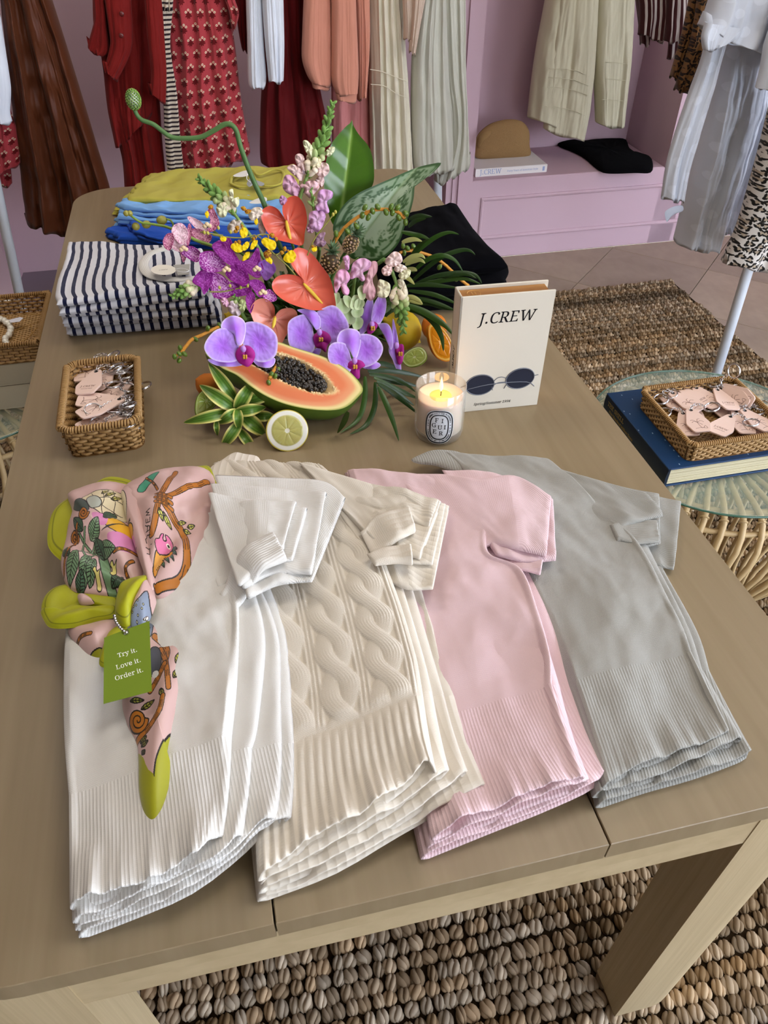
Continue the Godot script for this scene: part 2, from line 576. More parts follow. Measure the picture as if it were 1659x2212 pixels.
func rug() -> void:
	var t := thing("jute_rug", "chunky brown jute rug of rows of twisted knots under the wooden table", "rug", Vector3(0.57, 0, -1.1))
	var g := MB.new()
	g.box(Vector3(0.57, 0.005, -1.1), Vector3(2.74, 0.008, 3.36), 0.002)
	part("backing", g.mesh(1.0), hexm("33271a", 0.95, 0.1), t)
	# knots: a plump twisted bead in four shapes and many shades
	var knots := []
	for kind in 3:
		var m := MB.new()
		for s in 4:
			var path := PackedVector3Array()
			for i in 7:
				var f := i / 6.0 - 0.5
				var a := f * (2.0 if kind != 1 else -1.8) + s * PI / 2 + kind * 0.5
				var rr := 0.24 * sqrt(maxf(0.12, 1 - 3.4 * f * f))
				path.append(Vector3(cos(a) * rr * 1.15, 0.26 + sin(a) * rr, f * 0.86))
			m.tube(path, PackedFloat32Array([0.09, 0.18, 0.215, 0.225, 0.215, 0.18, 0.09]), 7, false, 1.0, Vector3.UP)
		knots.append(m.mesh())
	rng.seed = 11
	var lists := [[], [], []]
	var z := 0.56
	var row := 0
	while z > -2.77:
		var d := 0.0255 if z > -0.9 else 0.0245
		d *= rng.randf_range(0.9, 1.12)
		var shade := rng.randf_range(0.95, 1.25)
		if rng.randf() < 0.2:
			shade *= 0.78
		var x := -0.79 + rng.randf() * 0.02
		var base := rng.randf_range(0.0, 1.0)
		while x < 1.93:
			var w := 0.0225 * rng.randf_range(0.8, 1.25)
			var s2 := shade * rng.randf_range(0.82, 1.12)
			var c := Color(0.50, 0.41, 0.30).lerp(Color(0.55, 0.485, 0.40), clampf(base + rng.randf_range(-0.4, 0.4), 0, 1)) * s2
			c.a = 1.0
			var b := Basis(Vector3.UP, rng.randf_range(-0.2, 0.2)) * Basis.from_scale(Vector3(w * rng.randf_range(1.02, 1.18), 0.023 * rng.randf_range(0.75, 1.15), d * rng.randf_range(1.02, 1.16)))
			lists[rng.randi() % 3].append([Transform3D(b, Vector3(x, 0.008, z + 0.003 * sin(x * 9.0 + row))), c])
			x += w
		z -= d
		row += 1
	# the knots nearest the eye are pieces of their own, the rest one mass
	var all := []
	for k in 3:
		for q in lists[k]:
			var p: Vector3 = q[0].origin
			var cv := view.inverse() * (p - EYE)
			var sx := 829.5 + FOC * cv.x / -cv.z
			var sy := 1106.0 - FOC * cv.y / -cv.z
			var shown := sx > 0 and sx < 1659 and sy > 1830 and sy < 2212 and (p.z > -0.24 or p.x < 0.44)
			all.append([-cv.z if shown else 99.0 + p.z, k, q])
	all.sort_custom(func(x, y): return x[0] < y[0])
	var shades := []
	for i in 10:
		var m := mat(Color(0.62, 0.53, 0.42).lerp(Color(0.66, 0.60, 0.52), (i % 3) / 2.0) * (0.82 + 0.032 * i), 0.9, 0.2)
		m.albedo_color.a = 1.0
		shades.append(m)
	for i in 300:
		var q = all[i]
		var o := MeshInstance3D.new()
		o.name = "knot"
		o.mesh = knots[q[1]]
		o.set_surface_override_material(0, shades[(i * 7) % 10])
		t.add_child(o, true)
		o.transform = t.transform.affine_inverse() * q[2][0]
	var mm := MultiMesh.new()
	mm.transform_format = MultiMesh.TRANSFORM_3D
	mm.use_colors = true
	mm.mesh = knots[0]
	mm.instance_count = all.size() - 300
	for i in range(300, all.size()):
		mm.set_instance_transform(i - 300, all[i][2][0])
		mm.set_instance_color(i - 300, all[i][2][1])
	var mi := MultiMeshInstance3D.new()
	mi.name = "woven_knots"
	mi.multimesh = mm
	mi.material_override = vcol(0.9, 0.2)
	t.add_child(mi, true)
	mi.transform = t.transform.affine_inverse()
	tag(mi, "", "", "", "stuff")

func table() -> void:
	var t := thing("display_table", "long light-brown wooden display table with rounded corners under the folded clothes", "table", Vector3(0.115, 0, -1.21))
	var x0 := -0.353
	var x1 := 0.582
	var zf := -0.25
	var zb := -2.175
	var r := 0.1
	var th := 0.03
	var whole := rrect(x1 - x0, zf - zb, r, 10)
	for i in whole.size():
		whole[i] += Vector2((x0 + x1) / 2, (zf + zb) / 2)
	var q := whole
	for k in [P(594, 2000, T).x, P(1312, 1810, T).x]:
		q = Geometry2D.clip_polygons(q, PackedVector2Array([Vector2(k - 0.0009, -0.62), Vector2(k + 0.0009, -0.62), Vector2(k + 0.0009, 1), Vector2(k - 0.0009, 1)]))[0]
	var gt := MB.new()
	gt.prism(q, T - th, T, 0.0008)
	part("table_top", gt.mesh(40.0), M.wood, t)
	# apron
	var ah := 0.063
	for w in [[Vector3(x0 + 0.11, T - th - ah, zf - 0.026), Vector3(x1 - 0.11, T - th - 0.0015, zf - 0.004)], [Vector3(x0 + 0.11, T - th - ah, zb + 0.004), Vector3(x1 - 0.11, T - th - 0.0015, zb + 0.026)]]:
		var g := MB.new()
		g.box((w[0] + w[1]) / 2, w[1] - w[0], 0.001)
		part("apron", g.mesh(1.0), M.pale_wood, t)
	for w in [[Vector3(x0 + 0.004, T - th - ah, zb + 0.11), Vector3(x0 + 0.026, T - th - 0.0015, zf - 0.11)], [Vector3(x1 - 0.026, T - th - ah, zb + 0.11), Vector3(x1 - 0.004, T - th - 0.0015, zf - 0.11)]]:
		var g := MB.new()
		g.box((w[0] + w[1]) / 2, w[1] - w[0], 0.001)
		part("apron", g.mesh(1.0), M.pale_wood, t)
	# legs follow the rounded corners
	for c in [[1, 1], [-1, 1], [1, -1], [-1, -1]]:
		q = PackedVector2Array()
		var w := 0.130
		q.append(Vector2(-w, 0))
		q.append(Vector2(-w, -0.068))
		q.append(Vector2(0, -0.068))
		for i in 11:
			var a := PI / 2 * i / 10.0
			q.append(Vector2(-0.066 + cos(a) * 0.066, -0.066 + sin(a) * 0.066))
		for i in q.size():
			q[i] = Vector2((x1 - 0.003 if c[0] > 0 else x0 + 0.003) + q[i].x * c[0], (zf - 0.003 if c[1] > 0 else zb + 0.003) + q[i].y * c[1])
		var g := MB.new()
		g.prism(q, 0.024, T - th - 0.0015, 0.0015)
		part("leg", g.mesh(40.0), M.leg_wood, t)
# ---------- folded knitwear
func edge(a: Array, h: float, n: int) -> PackedVector3Array:
	# a line of photo points laid on the plane y = h, evenly sampled
	var q := PackedVector2Array()
	for i in range(0, a.size(), 2):
		var p := P(a[i], a[i + 1], h)
		q.append(Vector2(p.x, p.z))
	var o := PackedVector3Array()
	for p in spl(q, n):
		o.append(Vector3(p.x, h, p.y))
	return o

func flat_tube(L: PackedVector3Array, R: PackedVector3Array, t: float, nu: int, o := {}) -> ArrayMesh:
	# a flattened knitted tube between two edge lines; its first end may be open with a rolled lip
	var nv := L.size()
	var nb := maxi(10, nu / 3)
	var lift = o.get("lift")
	var hem: PackedVector3Array = o.get("hem", PackedVector3Array())
	var v0: float = o.get("v0", 0.0)
	var gape = o.get("gape")
	var mid := PackedVector3Array()
	for j in nv:
		mid.append((L[j] + R[j]) / 2)
	var acc := PackedFloat32Array([v0])
	for j in range(1, nv):
		acc.append(acc[j - 1] + mid[j].distance_to(mid[j - 1]))
	var g := MB.new()
	var rows := []                    # each: [points, uvs]
	for j in nv:
		var p := PackedVector3Array()
		var u := PackedVector2Array()
		var l := L[j]
		var r := R[j]
		var w := maxf(l.distance_to(r), 1e-4)
		var vf := float(j) / (nv - 1)
		for i in nu + nb:
			var top := i < nu
			var f := float(i) / (nu - 1) if top else 1.0 - float(i - nu + 1) / (nb + 1)
			var s := lerpf(f, 0.5 - 0.5 * cos(PI * f), 0.55)
			var e := clampf(minf(s, 1 - s) * w / (t * 0.75), 0, 1)
			var half := t / 2 * sqrt(maxf(0.0, 1 - (1 - e) * (1 - e)))
			var q := l.lerp(r, s)
			if hem.size():
				var k := clampf(1.0 - vf, 0, 1)
				var hf := s * (hem.size() - 1)
				var hi := mini(int(hf), hem.size() - 2)
				var hq := hem[hi].lerp(hem[hi + 1], hf - hi)
				var d := hq - L[0].lerp(R[0], s)
				q += Vector3(d.x, 0, d.z) * k * k
			var y := t / 2 + (half if top else -half)
			if gape != null:
				var gp: float = gape.call(s) * maxf(0.0, 1.0 - vf * 2.2)
				y += gp * e if top else 0.0
			if lift != null:
				y += lift.call(s, vf, s * w, acc[j], w) * (e * e if top else e * e * 0.0)
			q.y += y
			p.append(q)
			u.append(Vector2(s * w, acc[j]))
		rows.append([p, u])
	var pts := PackedVector3Array()
	var uvs := PackedVector2Array()
	var n := 0
	if o.get("open", false):
		# the inside of the tube, seen at the hem
		var wall: float = minf(o.get("wall", 0.0028), t * 0.3)
		var p0: PackedVector3Array = rows[0][0]
		var fw := (L[0] + R[0] - L[mini(3, nv - 1)] - R[mini(3, nv - 1)])
		fw = Vector3(fw.x, 0, fw.z).normalized()
		var across := (R[0] - L[0]).normalized()
		for lev in [[0.016, 2.2], [0.008, 1.3], [0.002, 1.0], [-0.0012, 0.5]]:
			for i in nu + nb:
				var q := p0[i]
				var top := i < nu
				var f := float(i) / (nu - 1) if top else 1.0 - float(i - nu + 1) / (nb + 1)
				var s := lerpf(f, 0.5 - 0.5 * cos(PI * f), 0.55)
				var lm := L[0].y + (R[0].y - L[0].y) * s + t / 2
				var dy := q.y - lm
				if top and lev[0] > 0.001:
					dy = minf(dy, lerpf(dy, t * 0.45, lev[0] / 0.016))
				q.y = lm + signf(dy) * maxf(absf(dy) - wall * lev[1], 0.0)
				var ss := (0.5 - s) * 2.0
				q += across * signf(ss) * wall * lev[1] * pow(absf(ss), 8.0)
				q -= fw * lev[0]
				pts.append(q)
				uvs.append(rows[0][1][i] + Vector2(0, lev[0]))
			n += 1
	for r in rows:
		pts.append_array(r[0])
		uvs.append_array(r[1])
		n += 1
	if o.get("shut", true):
		var last: PackedVector3Array = rows[nv - 1][0]
		var bw := (L[nv - 1] + R[nv - 1] - L[nv - 2] - R[nv - 2]).normalized()
		for k in 4:
			var a := PI / 2 * (k + 1) / 4.0
			for i in nu + nb:
				var q := last[i]
				var lm := minf(L[nv - 1].y, R[nv - 1].y) + t / 2
				q.y = lm + (q.y - lm) * cos(a)
				pts.append(q + bw * t * 0.6 * sin(a))
				uvs.append(rows[nv - 1][1][i])
			n += 1
	g.grid(pts, uvs, nu + nb, n, true)
	return g.mesh()

func sweater(label: String, group: String, mats: Array, o: Dictionary) -> Node3D:
	var h: float = T + o.h
	var hr: float = T + o.get("hr", o.h)
	var t: float = o.get("t", 0.011)
	var nu: int = o.get("nu", 40)
	var nv: int = o.get("nv", 46)
	var base := P(o.L[0], o.L[1], T)
	var th := thing(o.get("name", "folded_sweater"), label, "sweater", base, group)
	var fix := func(a: PackedVector3Array, y: float) -> PackedVector3Array:
		for i in a.size():
			a[i].y = y
		return a
	var bl: PackedVector3Array = fix.call(edge(o.Lb, h + t, 14), h)
	var br: PackedVector3Array = fix.call(edge(o.Rb, hr + t, 14), hr)
	var seed_: float = o.get("seed", 1.0)
	var amp: float = o.get("amp", 0.0035)
	var soft := func(s, vf, um, vm, w):
		var q: float = noi.get_noise_3d(um * 5.0, vm * 4.0, seed_ * 7.0)
		var q2: float = noi.get_noise_3d(um * 13.0, vm * 9.0, seed_ * 3.0)
		return q * amp * 2.0 + q2 * amp * 0.6
	if o.has("lift"):
		soft = o.lift
	var bsoft = soft
	if o.has("lift"):
		bsoft = func(s, vf, um, vm, w): return ribs(um, w, 0.0088) * (1.0 - smoothstep(0.88, 1.0, vf)) + noi.get_noise_3d(um * 5.0, vm * 4.0, 70.0) * 0.007
	var ro := {"open": true, "shut": false, "lift": bsoft, "wall": o.get("wall", 0.0028)}
	if o.has("hem"):
		ro.hem = fix.call(edge(o.hem, h + t, 40), h)
	var gap: float = o.get("gape", 0.003) * 1.5
	ro.gape = func(s): return gap * (1.0 + noi.get_noise_2d(s * 4.0, seed_ * 11.0) * 1.8)
	part("hem_band", flat_tube(bl, br, t, nu, ro), mats[1], th)
	var vb := 0.0
	for j in 13:
		vb += ((bl[j] + br[j]) / 2).distance_to((bl[j + 1] + br[j + 1]) / 2)
	var l: PackedVector3Array = fix.call(edge(o.L, h + t, nv), h)
	var r: PackedVector3Array = fix.call(edge(o.R, hr + t, nv), hr)
	part("body", flat_tube(l, r, t, nu, {"lift": soft, "v0": vb}), o.get("top", mats[0]), th)
	for q in o.get("sleeves", []):
		var sh: float = T + q.h
		var st: float = q.get("t", 0.006)
		var f: float = q.get("f", 0.72)
		var n: int = q.get("n", 30)
		var a: PackedVector3Array = fix.call(edge(q.a, sh + st, n), sh)
		var b: PackedVector3Array = fix.call(edge(q.b, sh + st, n), sh)
		a.reverse()
		b.reverse()
		if q.has("drop"):                # the inner end starts lower, inside the body
			for i in n:
				var k: float = smoothstep(0.35, 1.0, float(i) / (n - 1)) * q.drop
				a[i].y -= k
				b[i].y -= k
		var m := int(n * (1.0 - f))
		var sd: float = q.h * 100 + seed_
		var wav: Callable = func(s, _vf, um, vm, _w): return noi.get_noise_3d(um * 8.0, vm * 14.0, sd) * q.get("amp", 0.006)
		var gp: float = q.get("gape", 0.002)
		if q.get("cab", false):
			wav = func(s, _vf, um, vm, w): return cable(um + 0.012, vm, w) * 0.8 + noi.get_noise_3d(um * 8.0, vm * 14.0, sd) * 0.008
		part("cuff", flat_tube(a.slice(0, m + 1), b.slice(0, m + 1), st, q.get("nu", 26), {"open": true, "shut": false, "lift": wav, "gape": func(s): return gp * (1.0 + noi.get_noise_2d(s * 5.0, sd))}), mats[1], th)
		var cl := 0.0
		for j in m:
			cl += ((a[j] + b[j]) / 2).distance_to((a[j + 1] + b[j + 1]) / 2)
		part("sleeve", flat_tube(a.slice(m), b.slice(m), st, q.get("nu", 26), {"lift": wav, "v0": cl}), q.get("m", mats[0]), th)
	return th

func cable(um: float, vm: float, w: float) -> float:
	# rope cables in columns, counted from the right edge, with thin twisted ribs between
	var x := w - um
	var best := 0.0
	for cx in [0.034, 0.084, 0.134, 0.184]:
		var d: float = x - cx
		if absf(d) < 0.0235:
			var ph: float = vm / 0.053 * PI + cx * 31.0
			for k in 2:
				var a: float = ph + PI * k
				var e: float = (d - 0.0112 * sin(a)) / 0.0120
				if absf(e) < 1.0:
					var st: float = 0.55 + 0.45 * cos(a)
					var lines: float = 0.00030 * cos(e * 24.0)
					best = maxf(best, sqrt(1 - e * e) * (0.0020 + 0.0040 * st) + lines)
	for cx in [0.007, 0.058, 0.108, 0.158, 0.208]:
		for k in [-0.0036, 0.0012, 0.0060]:
			var e: float = (x - cx - k) / 0.0023
			if absf(e) < 1.0:
				best = maxf(best, sqrt(1 - e * e) * 0.0022)
	return best

func ribs(um: float, w: float, p: float) -> float:
	return pow(absf(sin((w - um) / p * PI)), 0.8) * 0.0022

func knitwear() -> void:
	# grey stack, lowest
	var gg := "grey knitted tops folded in a stack on the table"
	sweater("heather-grey short-sleeved top at the bottom of the grey stack", gg, M.heather, {"h": 0.0, "Lb": [1287, 1736, 1240, 1520], "Rb": [1623, 1612, 1536, 1444], "L": [1240, 1520, 1160, 1300, 1060, 1120, 960, 985], "R": [1536, 1444, 1510, 1360, 1450, 1250, 1380, 1130, 1300, 1045], "hem": [1287, 1738, 1400, 1700, 1500, 1672, 1608, 1632, 1623, 1614], "seed": 1.0,
		"sleeves": [{"h": 0.006, "a": [1150, 990, 1302, 1040, 1470, 1080], "b": [1360, 1190, 1400, 1215, 1454, 1228], "f": 0.75}]})
	sweater("heather-grey short-sleeved top in the middle of the grey stack", gg, M.heather, {"h": 0.012, "Lb": [1278, 1712, 1236, 1500], "Rb": [1606, 1590, 1520, 1440], "L": [1236, 1500, 1160, 1290, 1060, 1110, 962, 983], "R": [1520, 1440, 1490, 1350, 1430, 1230, 1370, 1120, 1290, 1040], "seed": 2.0, "hem": [1280, 1716, 1400, 1680, 1500, 1640, 1585, 1600, 1606, 1590],
		"sleeves": [{"h": 0.018, "a": [1140, 990, 1300, 1038, 1422, 1064], "b": [1355, 1165, 1390, 1178, 1426, 1172], "f": 0.7}]})
	grey_top = sweater("heather-grey short-sleeved top lying uppermost on the grey stack", gg, M.heather, {"h": 0.024, "top": M.heather_top, "nu": 90, "nv": 90, "amp": 0.0075, "Lb": [1303, 1694, 1228, 1483], "Rb": [1578, 1571, 1496, 1403], "L": [1228, 1483, 1165, 1290, 1070, 1110, 1000, 1010, 965, 976], "R": [1496, 1403, 1478, 1351, 1440, 1276, 1403, 1202, 1366, 1149, 1321, 1115, 1270, 1060, 1198, 996], "seed": 3.0, "hem": [1303, 1695, 1366, 1659, 1438, 1630, 1534, 1594, 1578, 1572],
		"sleeves": [{"h": 0.030, "a": [1104, 972, 1246, 1020, 1330, 1045, 1384, 1060], "b": [1290, 1150, 1345, 1132, 1433, 1110], "f": 0.72, "t": 0.009, "drop": 0.012, "m": M.heather_top}, {"h": 0.026, "a": [1320, 1130, 1358, 1120, 1416, 1122], "b": [1340, 1165, 1377, 1172, 1424, 1168], "f": 0.4}]})
	neckband("ribbed neckline", M.heather[1], 0.026, [888, 994, 908, 983, 934, 974, 968, 974, 996, 980, 1008, 1000, 1022, 1022, 985, 1020, 940, 1006, 905, 1002], [960, 1020, 940, 975], grey_top)
	# pink stack
	var pg := "pale pink knitted tops folded in a stack on the table"
	sweater("pale pink short-sleeved top at the bottom of the pink stack", pg, M.pink, {"h": 0, "hr": 0.024, "Lb": [896, 1812, 850, 1580], "Rb": [1298, 1681, 1236, 1470], "L": [850, 1580, 800, 1350, 770, 1150, 745, 1022], "R": [1236, 1470, 1200, 1345, 1150, 1230, 1100, 1120, 1060, 1030], "hem": [908, 1850, 1050, 1800, 1180, 1755, 1275, 1715, 1298, 1684], "seed": 4.0,
		"sleeves": [{"h": 0.046, "a": [960, 1012, 1075, 1022, 1193, 1075], "b": [1080, 1200, 1140, 1212, 1199, 1208], "f": 0.72}]})
	sweater("pale pink short-sleeved top in the middle of the pink stack", pg, M.pink, {"h": 0.011, "hr": 0.036, "Lb": [922, 1826, 860, 1570], "Rb": [1262, 1702, 1212, 1480], "L": [860, 1570, 800, 1340, 770, 1150, 748, 1020], "R": [1212, 1480, 1170, 1340, 1130, 1225, 1080, 1120, 1040, 1030], "hem": [922, 1826, 1050, 1780, 1160, 1742, 1240, 1720, 1264, 1704], "seed": 5.0,
		"sleeves": [{"h": 0.043, "a": [1060, 1190, 1110, 1196, 1172, 1203], "b": [1078, 1226, 1112, 1224, 1166, 1238], "f": 0.6, "drop": 0.012}]})
	sweater("pale pink short-sleeved top lying uppermost on the pink stack", pg, M.pink, {"h": 0.022, "hr": 0.047, "nu": 90, "nv": 90, "amp": 0.0075, "gape": 0.004, "Lb": [932, 1806, 880, 1568], "Rb": [1255, 1701, 1194, 1470], "L": [880, 1568, 830, 1350, 785, 1150, 752, 1016], "R": [1194, 1470, 1190, 1407, 1164, 1314, 1127, 1224, 1058, 1190, 1052, 1130, 1040, 1080, 1003, 1032], "hem": [932, 1808, 1053, 1760, 1149, 1726, 1197, 1714, 1255, 1701], "seed": 6.0,
		"sleeves": [{"h": 0.052, "a": [860, 1000, 960, 1010, 1030, 1028, 1115, 1024, 1190, 1068], "b": [1010, 1185, 1060, 1165, 1110, 1180, 1179, 1196], "f": 0.7, "t": 0.01, "drop": 0.014}]})
	# cream cable stack
	var cg := "cream cable-knit tops folded in a stack on the table"
	sweater("cream cable-knit top at the bottom of the cream stack", cg, M.cream, {"t": 0.01, "h": 0, "hr": 0.03, "Lb": [538, 1885, 530, 1660], "Rb": [1046, 1721, 985, 1500], "L": [530, 1660, 500, 1400, 470, 1150, 450, 1030], "R": [985, 1500, 955, 1420, 925, 1310, 885, 1200, 840, 1100], "hem": [553, 1942, 720, 1888, 850, 1820, 960, 1765, 1046, 1724], "seed": 7.0, "wall": 0.004,
		"sleeves": [{"h": 0.058, "a": [650, 1000, 800, 1048, 969, 1090], "b": [800, 1225, 870, 1268, 933, 1270], "f": 0.7}]})
	sweater("cream cable-knit top second from the bottom of the cream stack", cg, M.cream, {"t": 0.01, "h": 0.01, "hr": 0.04, "Lb": [548, 1890, 530, 1650], "Rb": [1006, 1691, 960, 1495], "L": [530, 1650, 500, 1400, 470, 1150, 450, 1030], "R": [960, 1495, 938, 1420, 905, 1310, 870, 1200, 830, 1100], "hem": [556, 1925, 700, 1872, 820, 1815, 930, 1752, 1006, 1693], "seed": 8.0, "wall": 0.004,
		"sleeves": [{"h": 0.064, "a": [650, 998, 800, 1045, 962, 1086], "b": [800, 1190, 870, 1212, 932, 1217], "f": 0.7}]})
	sweater("cream cable-knit top second from the top of the cream stack", cg, M.cream, {"t": 0.01, "h": 0.02, "hr": 0.049, "Lb": [556, 1898, 536, 1640], "Rb": [967, 1689, 935, 1490], "L": [536, 1640, 505, 1400, 472, 1150, 452, 1030], "R": [935, 1490, 915, 1410, 885, 1310, 850, 1200, 815, 1110], "hem": [560, 1905, 690, 1846, 800, 1790, 900, 1735, 967, 1690], "seed": 9.0, "wall": 0.004,
		"sleeves": [{"h": 0.069, "a": [650, 997, 790, 1040, 952, 1083], "b": [810, 1170, 860, 1190, 905, 1205], "f": 0.7}]})
	var cl := func(s, vf, um, vm, w):
		return cable(um, vm, w) * smoothstep(0.0, 0.035, vf) + noi.get_noise_3d(um * 5.0, vm * 4.0, 70.0) * 0.007
	var c := sweater("cream cable-knit top lying uppermost on the cream stack", cg, M.cream, {"t": 0.01, "h": 0.03, "hr": 0.058, "nu": 190, "nv": 250, "gape": 0.004, "wall": 0.004, "Lb": [555, 1897, 538, 1640], "Rb": [940, 1694, 915, 1500], "L": [538, 1640, 520, 1400, 490, 1150, 470, 1040, 462, 1000], "R": [915, 1500, 905, 1440, 896, 1400, 866, 1300, 825, 1190, 806, 1140, 770, 1070, 700, 1005], "hem": [555, 1898, 677, 1821, 765, 1786, 849, 1737, 891, 1706, 917, 1682, 940, 1694], "seed": 10.0,
		"lift": cl,
		"sleeves": [{"h": 0.074, "a": [650, 996, 740, 1020, 800, 1040, 870, 1058, 948, 1083], "b": [770, 1125, 820, 1130, 880, 1120, 925, 1138], "f": 0.74, "drop": 0.016, "amp": 0.01, "cab": true, "nu": 90, "n": 70}, {"h": 0.080, "a": [786, 1125, 810, 1105, 881, 1092], "b": [812, 1176, 850, 1165, 897, 1143], "f": 0.4, "t": 0.010, "drop": 0.01}, {"h": 0.076, "a": [800, 1190, 830, 1178, 885, 1172], "b": [820, 1215, 860, 1212, 890, 1215], "f": 0.4, "t": 0.008}]})
	neckband("ribbed neckline", M.cream[1], 0.044, [448, 1028, 456, 1010, 478, 996, 506, 979, 530, 982, 558, 988, 562, 1006, 545, 1024, 500, 1034, 462, 1036], [470, 1034, 480, 995], c)
	# white stack
	var wg := "white knitted tops folded in a stack on the table"
	sweater("white short-sleeved top at the bottom of the white stack, under the scarf", wg, M.white, {"h": 0, "hr": 0.046, "Lb": [165, 2018, 160, 1780], "Rb": [637, 1806, 634, 1600], "L": [160, 1780, 160, 1500, 180, 1250, 240, 1060], "R": [634, 1600, 628, 1483, 619, 1382, 604, 1320, 560, 1200, 510, 1030], "seed": 11.0, "hem": [165, 2020, 300, 1982, 420, 1942, 520, 1880, 580, 1832, 637, 1808],
		"sleeves": [{"h": 0.076, "a": [470, 1022, 600, 1028, 700, 1036, 745, 1071], "b": [540, 1290, 600, 1262, 671, 1254], "f": 0.66}]})
	sweater("white short-sleeved top second from the bottom of the white stack", wg, M.white, {"h": 0.011, "hr": 0.051, "Lb": [158, 2004, 152, 1765], "Rb": [606, 1806, 608, 1600], "L": [152, 1765, 150, 1500, 175, 1250, 240, 1060], "R": [608, 1600, 606, 1520, 604, 1390, 585, 1315, 550, 1230, 500, 1040], "seed": 12.0, "hem": [158, 2004, 300, 1965, 420, 1920, 510, 1872, 560, 1826, 606, 1806],
		"sleeves": [{"h": 0.081, "a": [460, 1040, 590, 1050, 704, 1062], "b": [530, 1268, 590, 1238, 670, 1238], "f": 0.66}]})
	sweater("white short-sleeved top second from the top of the white stack", wg, M.white, {"h": 0.022, "hr": 0.055, "Lb": [152, 1988, 148, 1750], "Rb": [533, 1832, 543, 1610], "L": [148, 1750, 146, 1500, 172, 1250, 238, 1055], "R": [543, 1610, 556, 1560, 572, 1408, 567, 1334, 544, 1248, 500, 1040], "seed": 13.0, "hem": [152, 1988, 300, 1945, 410, 1902, 480, 1880, 515, 1850, 533, 1832],
		"sleeves": [{"h": 0.086, "a": [455, 1060, 560, 1078, 662, 1094], "b": [520, 1262, 575, 1220, 629, 1208], "f": 0.66}]})
	sweater("white short-sleeved top lying uppermost on the white stack, under the tied scarf", wg, M.white, {"h": 0.033, "hr": 0.06, "nu": 100, "nv": 100, "amp": 0.0075, "gape": 0.004, "Lb": [147, 1957, 145, 1716], "Rb": [491, 1830, 499, 1588], "L": [145, 1716, 136, 1600, 134, 1500, 137, 1380, 150, 1250, 190, 1120, 240, 1050], "R": [499, 1588, 510, 1480, 515, 1371, 513, 1290, 501, 1222, 480, 1150, 468, 1045], "seed": 14.0, "hem": [147, 1958, 300, 1926, 370, 1903, 408, 1884, 440, 1876, 465, 1845, 491, 1829],
		"sleeves": [{"h": 0.089, "a": [420, 1065, 520, 1072, 639, 1080], "b": [470, 1225, 530, 1195, 610, 1182], "f": 0.74, "drop": 0.03, "t": 0.008}, {"h": 0.092, "a": [470, 1222, 505, 1184, 586, 1144], "b": [505, 1258, 555, 1228, 618, 1203], "f": 0.45, "t": 0.012, "drop": 0.034}]})

var grey_top: Node3D
func neckband(called: String, m: Material, h: float, px: Array, along: Array, parent: Node) -> void:
	var g := MB.new()
	patch(g, px, Vector3(0, T + h, 0), Vector3.UP, 0.007, {"back": 0.002, "n": 60, "rings": 12, "pow": 0.45, "along": along})
	tag(part("neckband", g.mesh(), m, parent), called)
# ---------- soft patches: a traced outline laid on a plane of the room and given body
func patch(g: MB, px: Array, o: Vector3, n: Vector3, dome: float, k := {}) -> void:
	n = n.normalized()
	if n.dot(EYE - o) < 0:
		n = -n
	var m: int = k.get("n", 40)
	var rings: int = k.get("rings", 8)
	var line := v2(px)
	if k.get("spl", true):
		line = spl(line, m, true)
	else:
		m = line.size()
	var rim := PackedVector3Array()
	var c := Vector3.ZERO
	for q in line:
		rim.append(PN(q.x, q.y, o, n))
		c += rim[rim.size() - 1]
	c /= m
	if k.has("c"):
		c = PN(k.c[0], k.c[1], o, n)
	var ax := n.cross(Vector3.UP)
	ax = (ax if ax.length() > 0.2 else Vector3.RIGHT).normalized()
	var ay := ax.cross(n).normalized()
	if k.has("along"):               # photo direction of the v axis
		ay = (PN(k.along[2], k.along[3], o, n) - PN(k.along[0], k.along[1], o, n)).normalized()
		ax = ay.cross(n)
	var pw: float = k.get("pow", 0.6)
	var lift = k.get("lift")
	var tint = k.get("tint")
	var uvf = k.get("uv")
	var sides := 2 if k.get("back", 0.0) > 0.0 else 1
	var lo := Vector2(1e9, 1e9)
	var hi := -lo
	for q in rim:
		var w := Vector2((q - c).dot(ax), (q - c).dot(ay))
		lo = lo.min(w)
		hi = hi.max(w)
	for s in sides:
		var p := PackedVector3Array()
		var t := PackedVector2Array()
		var cl := PackedColorArray()
		for j in rings + 1:
			var r := sin(PI / 2 * j / rings) if k.get("even", false) == false else float(j) / rings
			r = maxf(r, 0.001)
			for i in m:
				var q := c.lerp(rim[i], r)
				var w := Vector2((q - c).dot(ax), (q - c).dot(ay))
				var f := Vector2(inverse_lerp(lo.x, hi.x, w.x), inverse_lerp(lo.y, hi.y, w.y))
				var y := dome * pow(maxf(0.0, 1.0 - r * r), pw)
				if lift != null:
					y += lift.call(f, r, w)
				if s == 1:
					y = y * k.get("keep", 0.0) - k.get("back", 0.0) * pow(maxf(0.0, 1.0 - r * r), 0.4)
				p.append(q + n * y)
				t.append(uvf.call(q) if uvf != null else w)
				cl.append(tint.call(f, r, w) if tint != null else g.col)
		g.grid(p, t, m, rings + 1, true, cl)

func flat(h: float) -> Array:
	return [Vector3(0, T + h, 0), Vector3.UP]

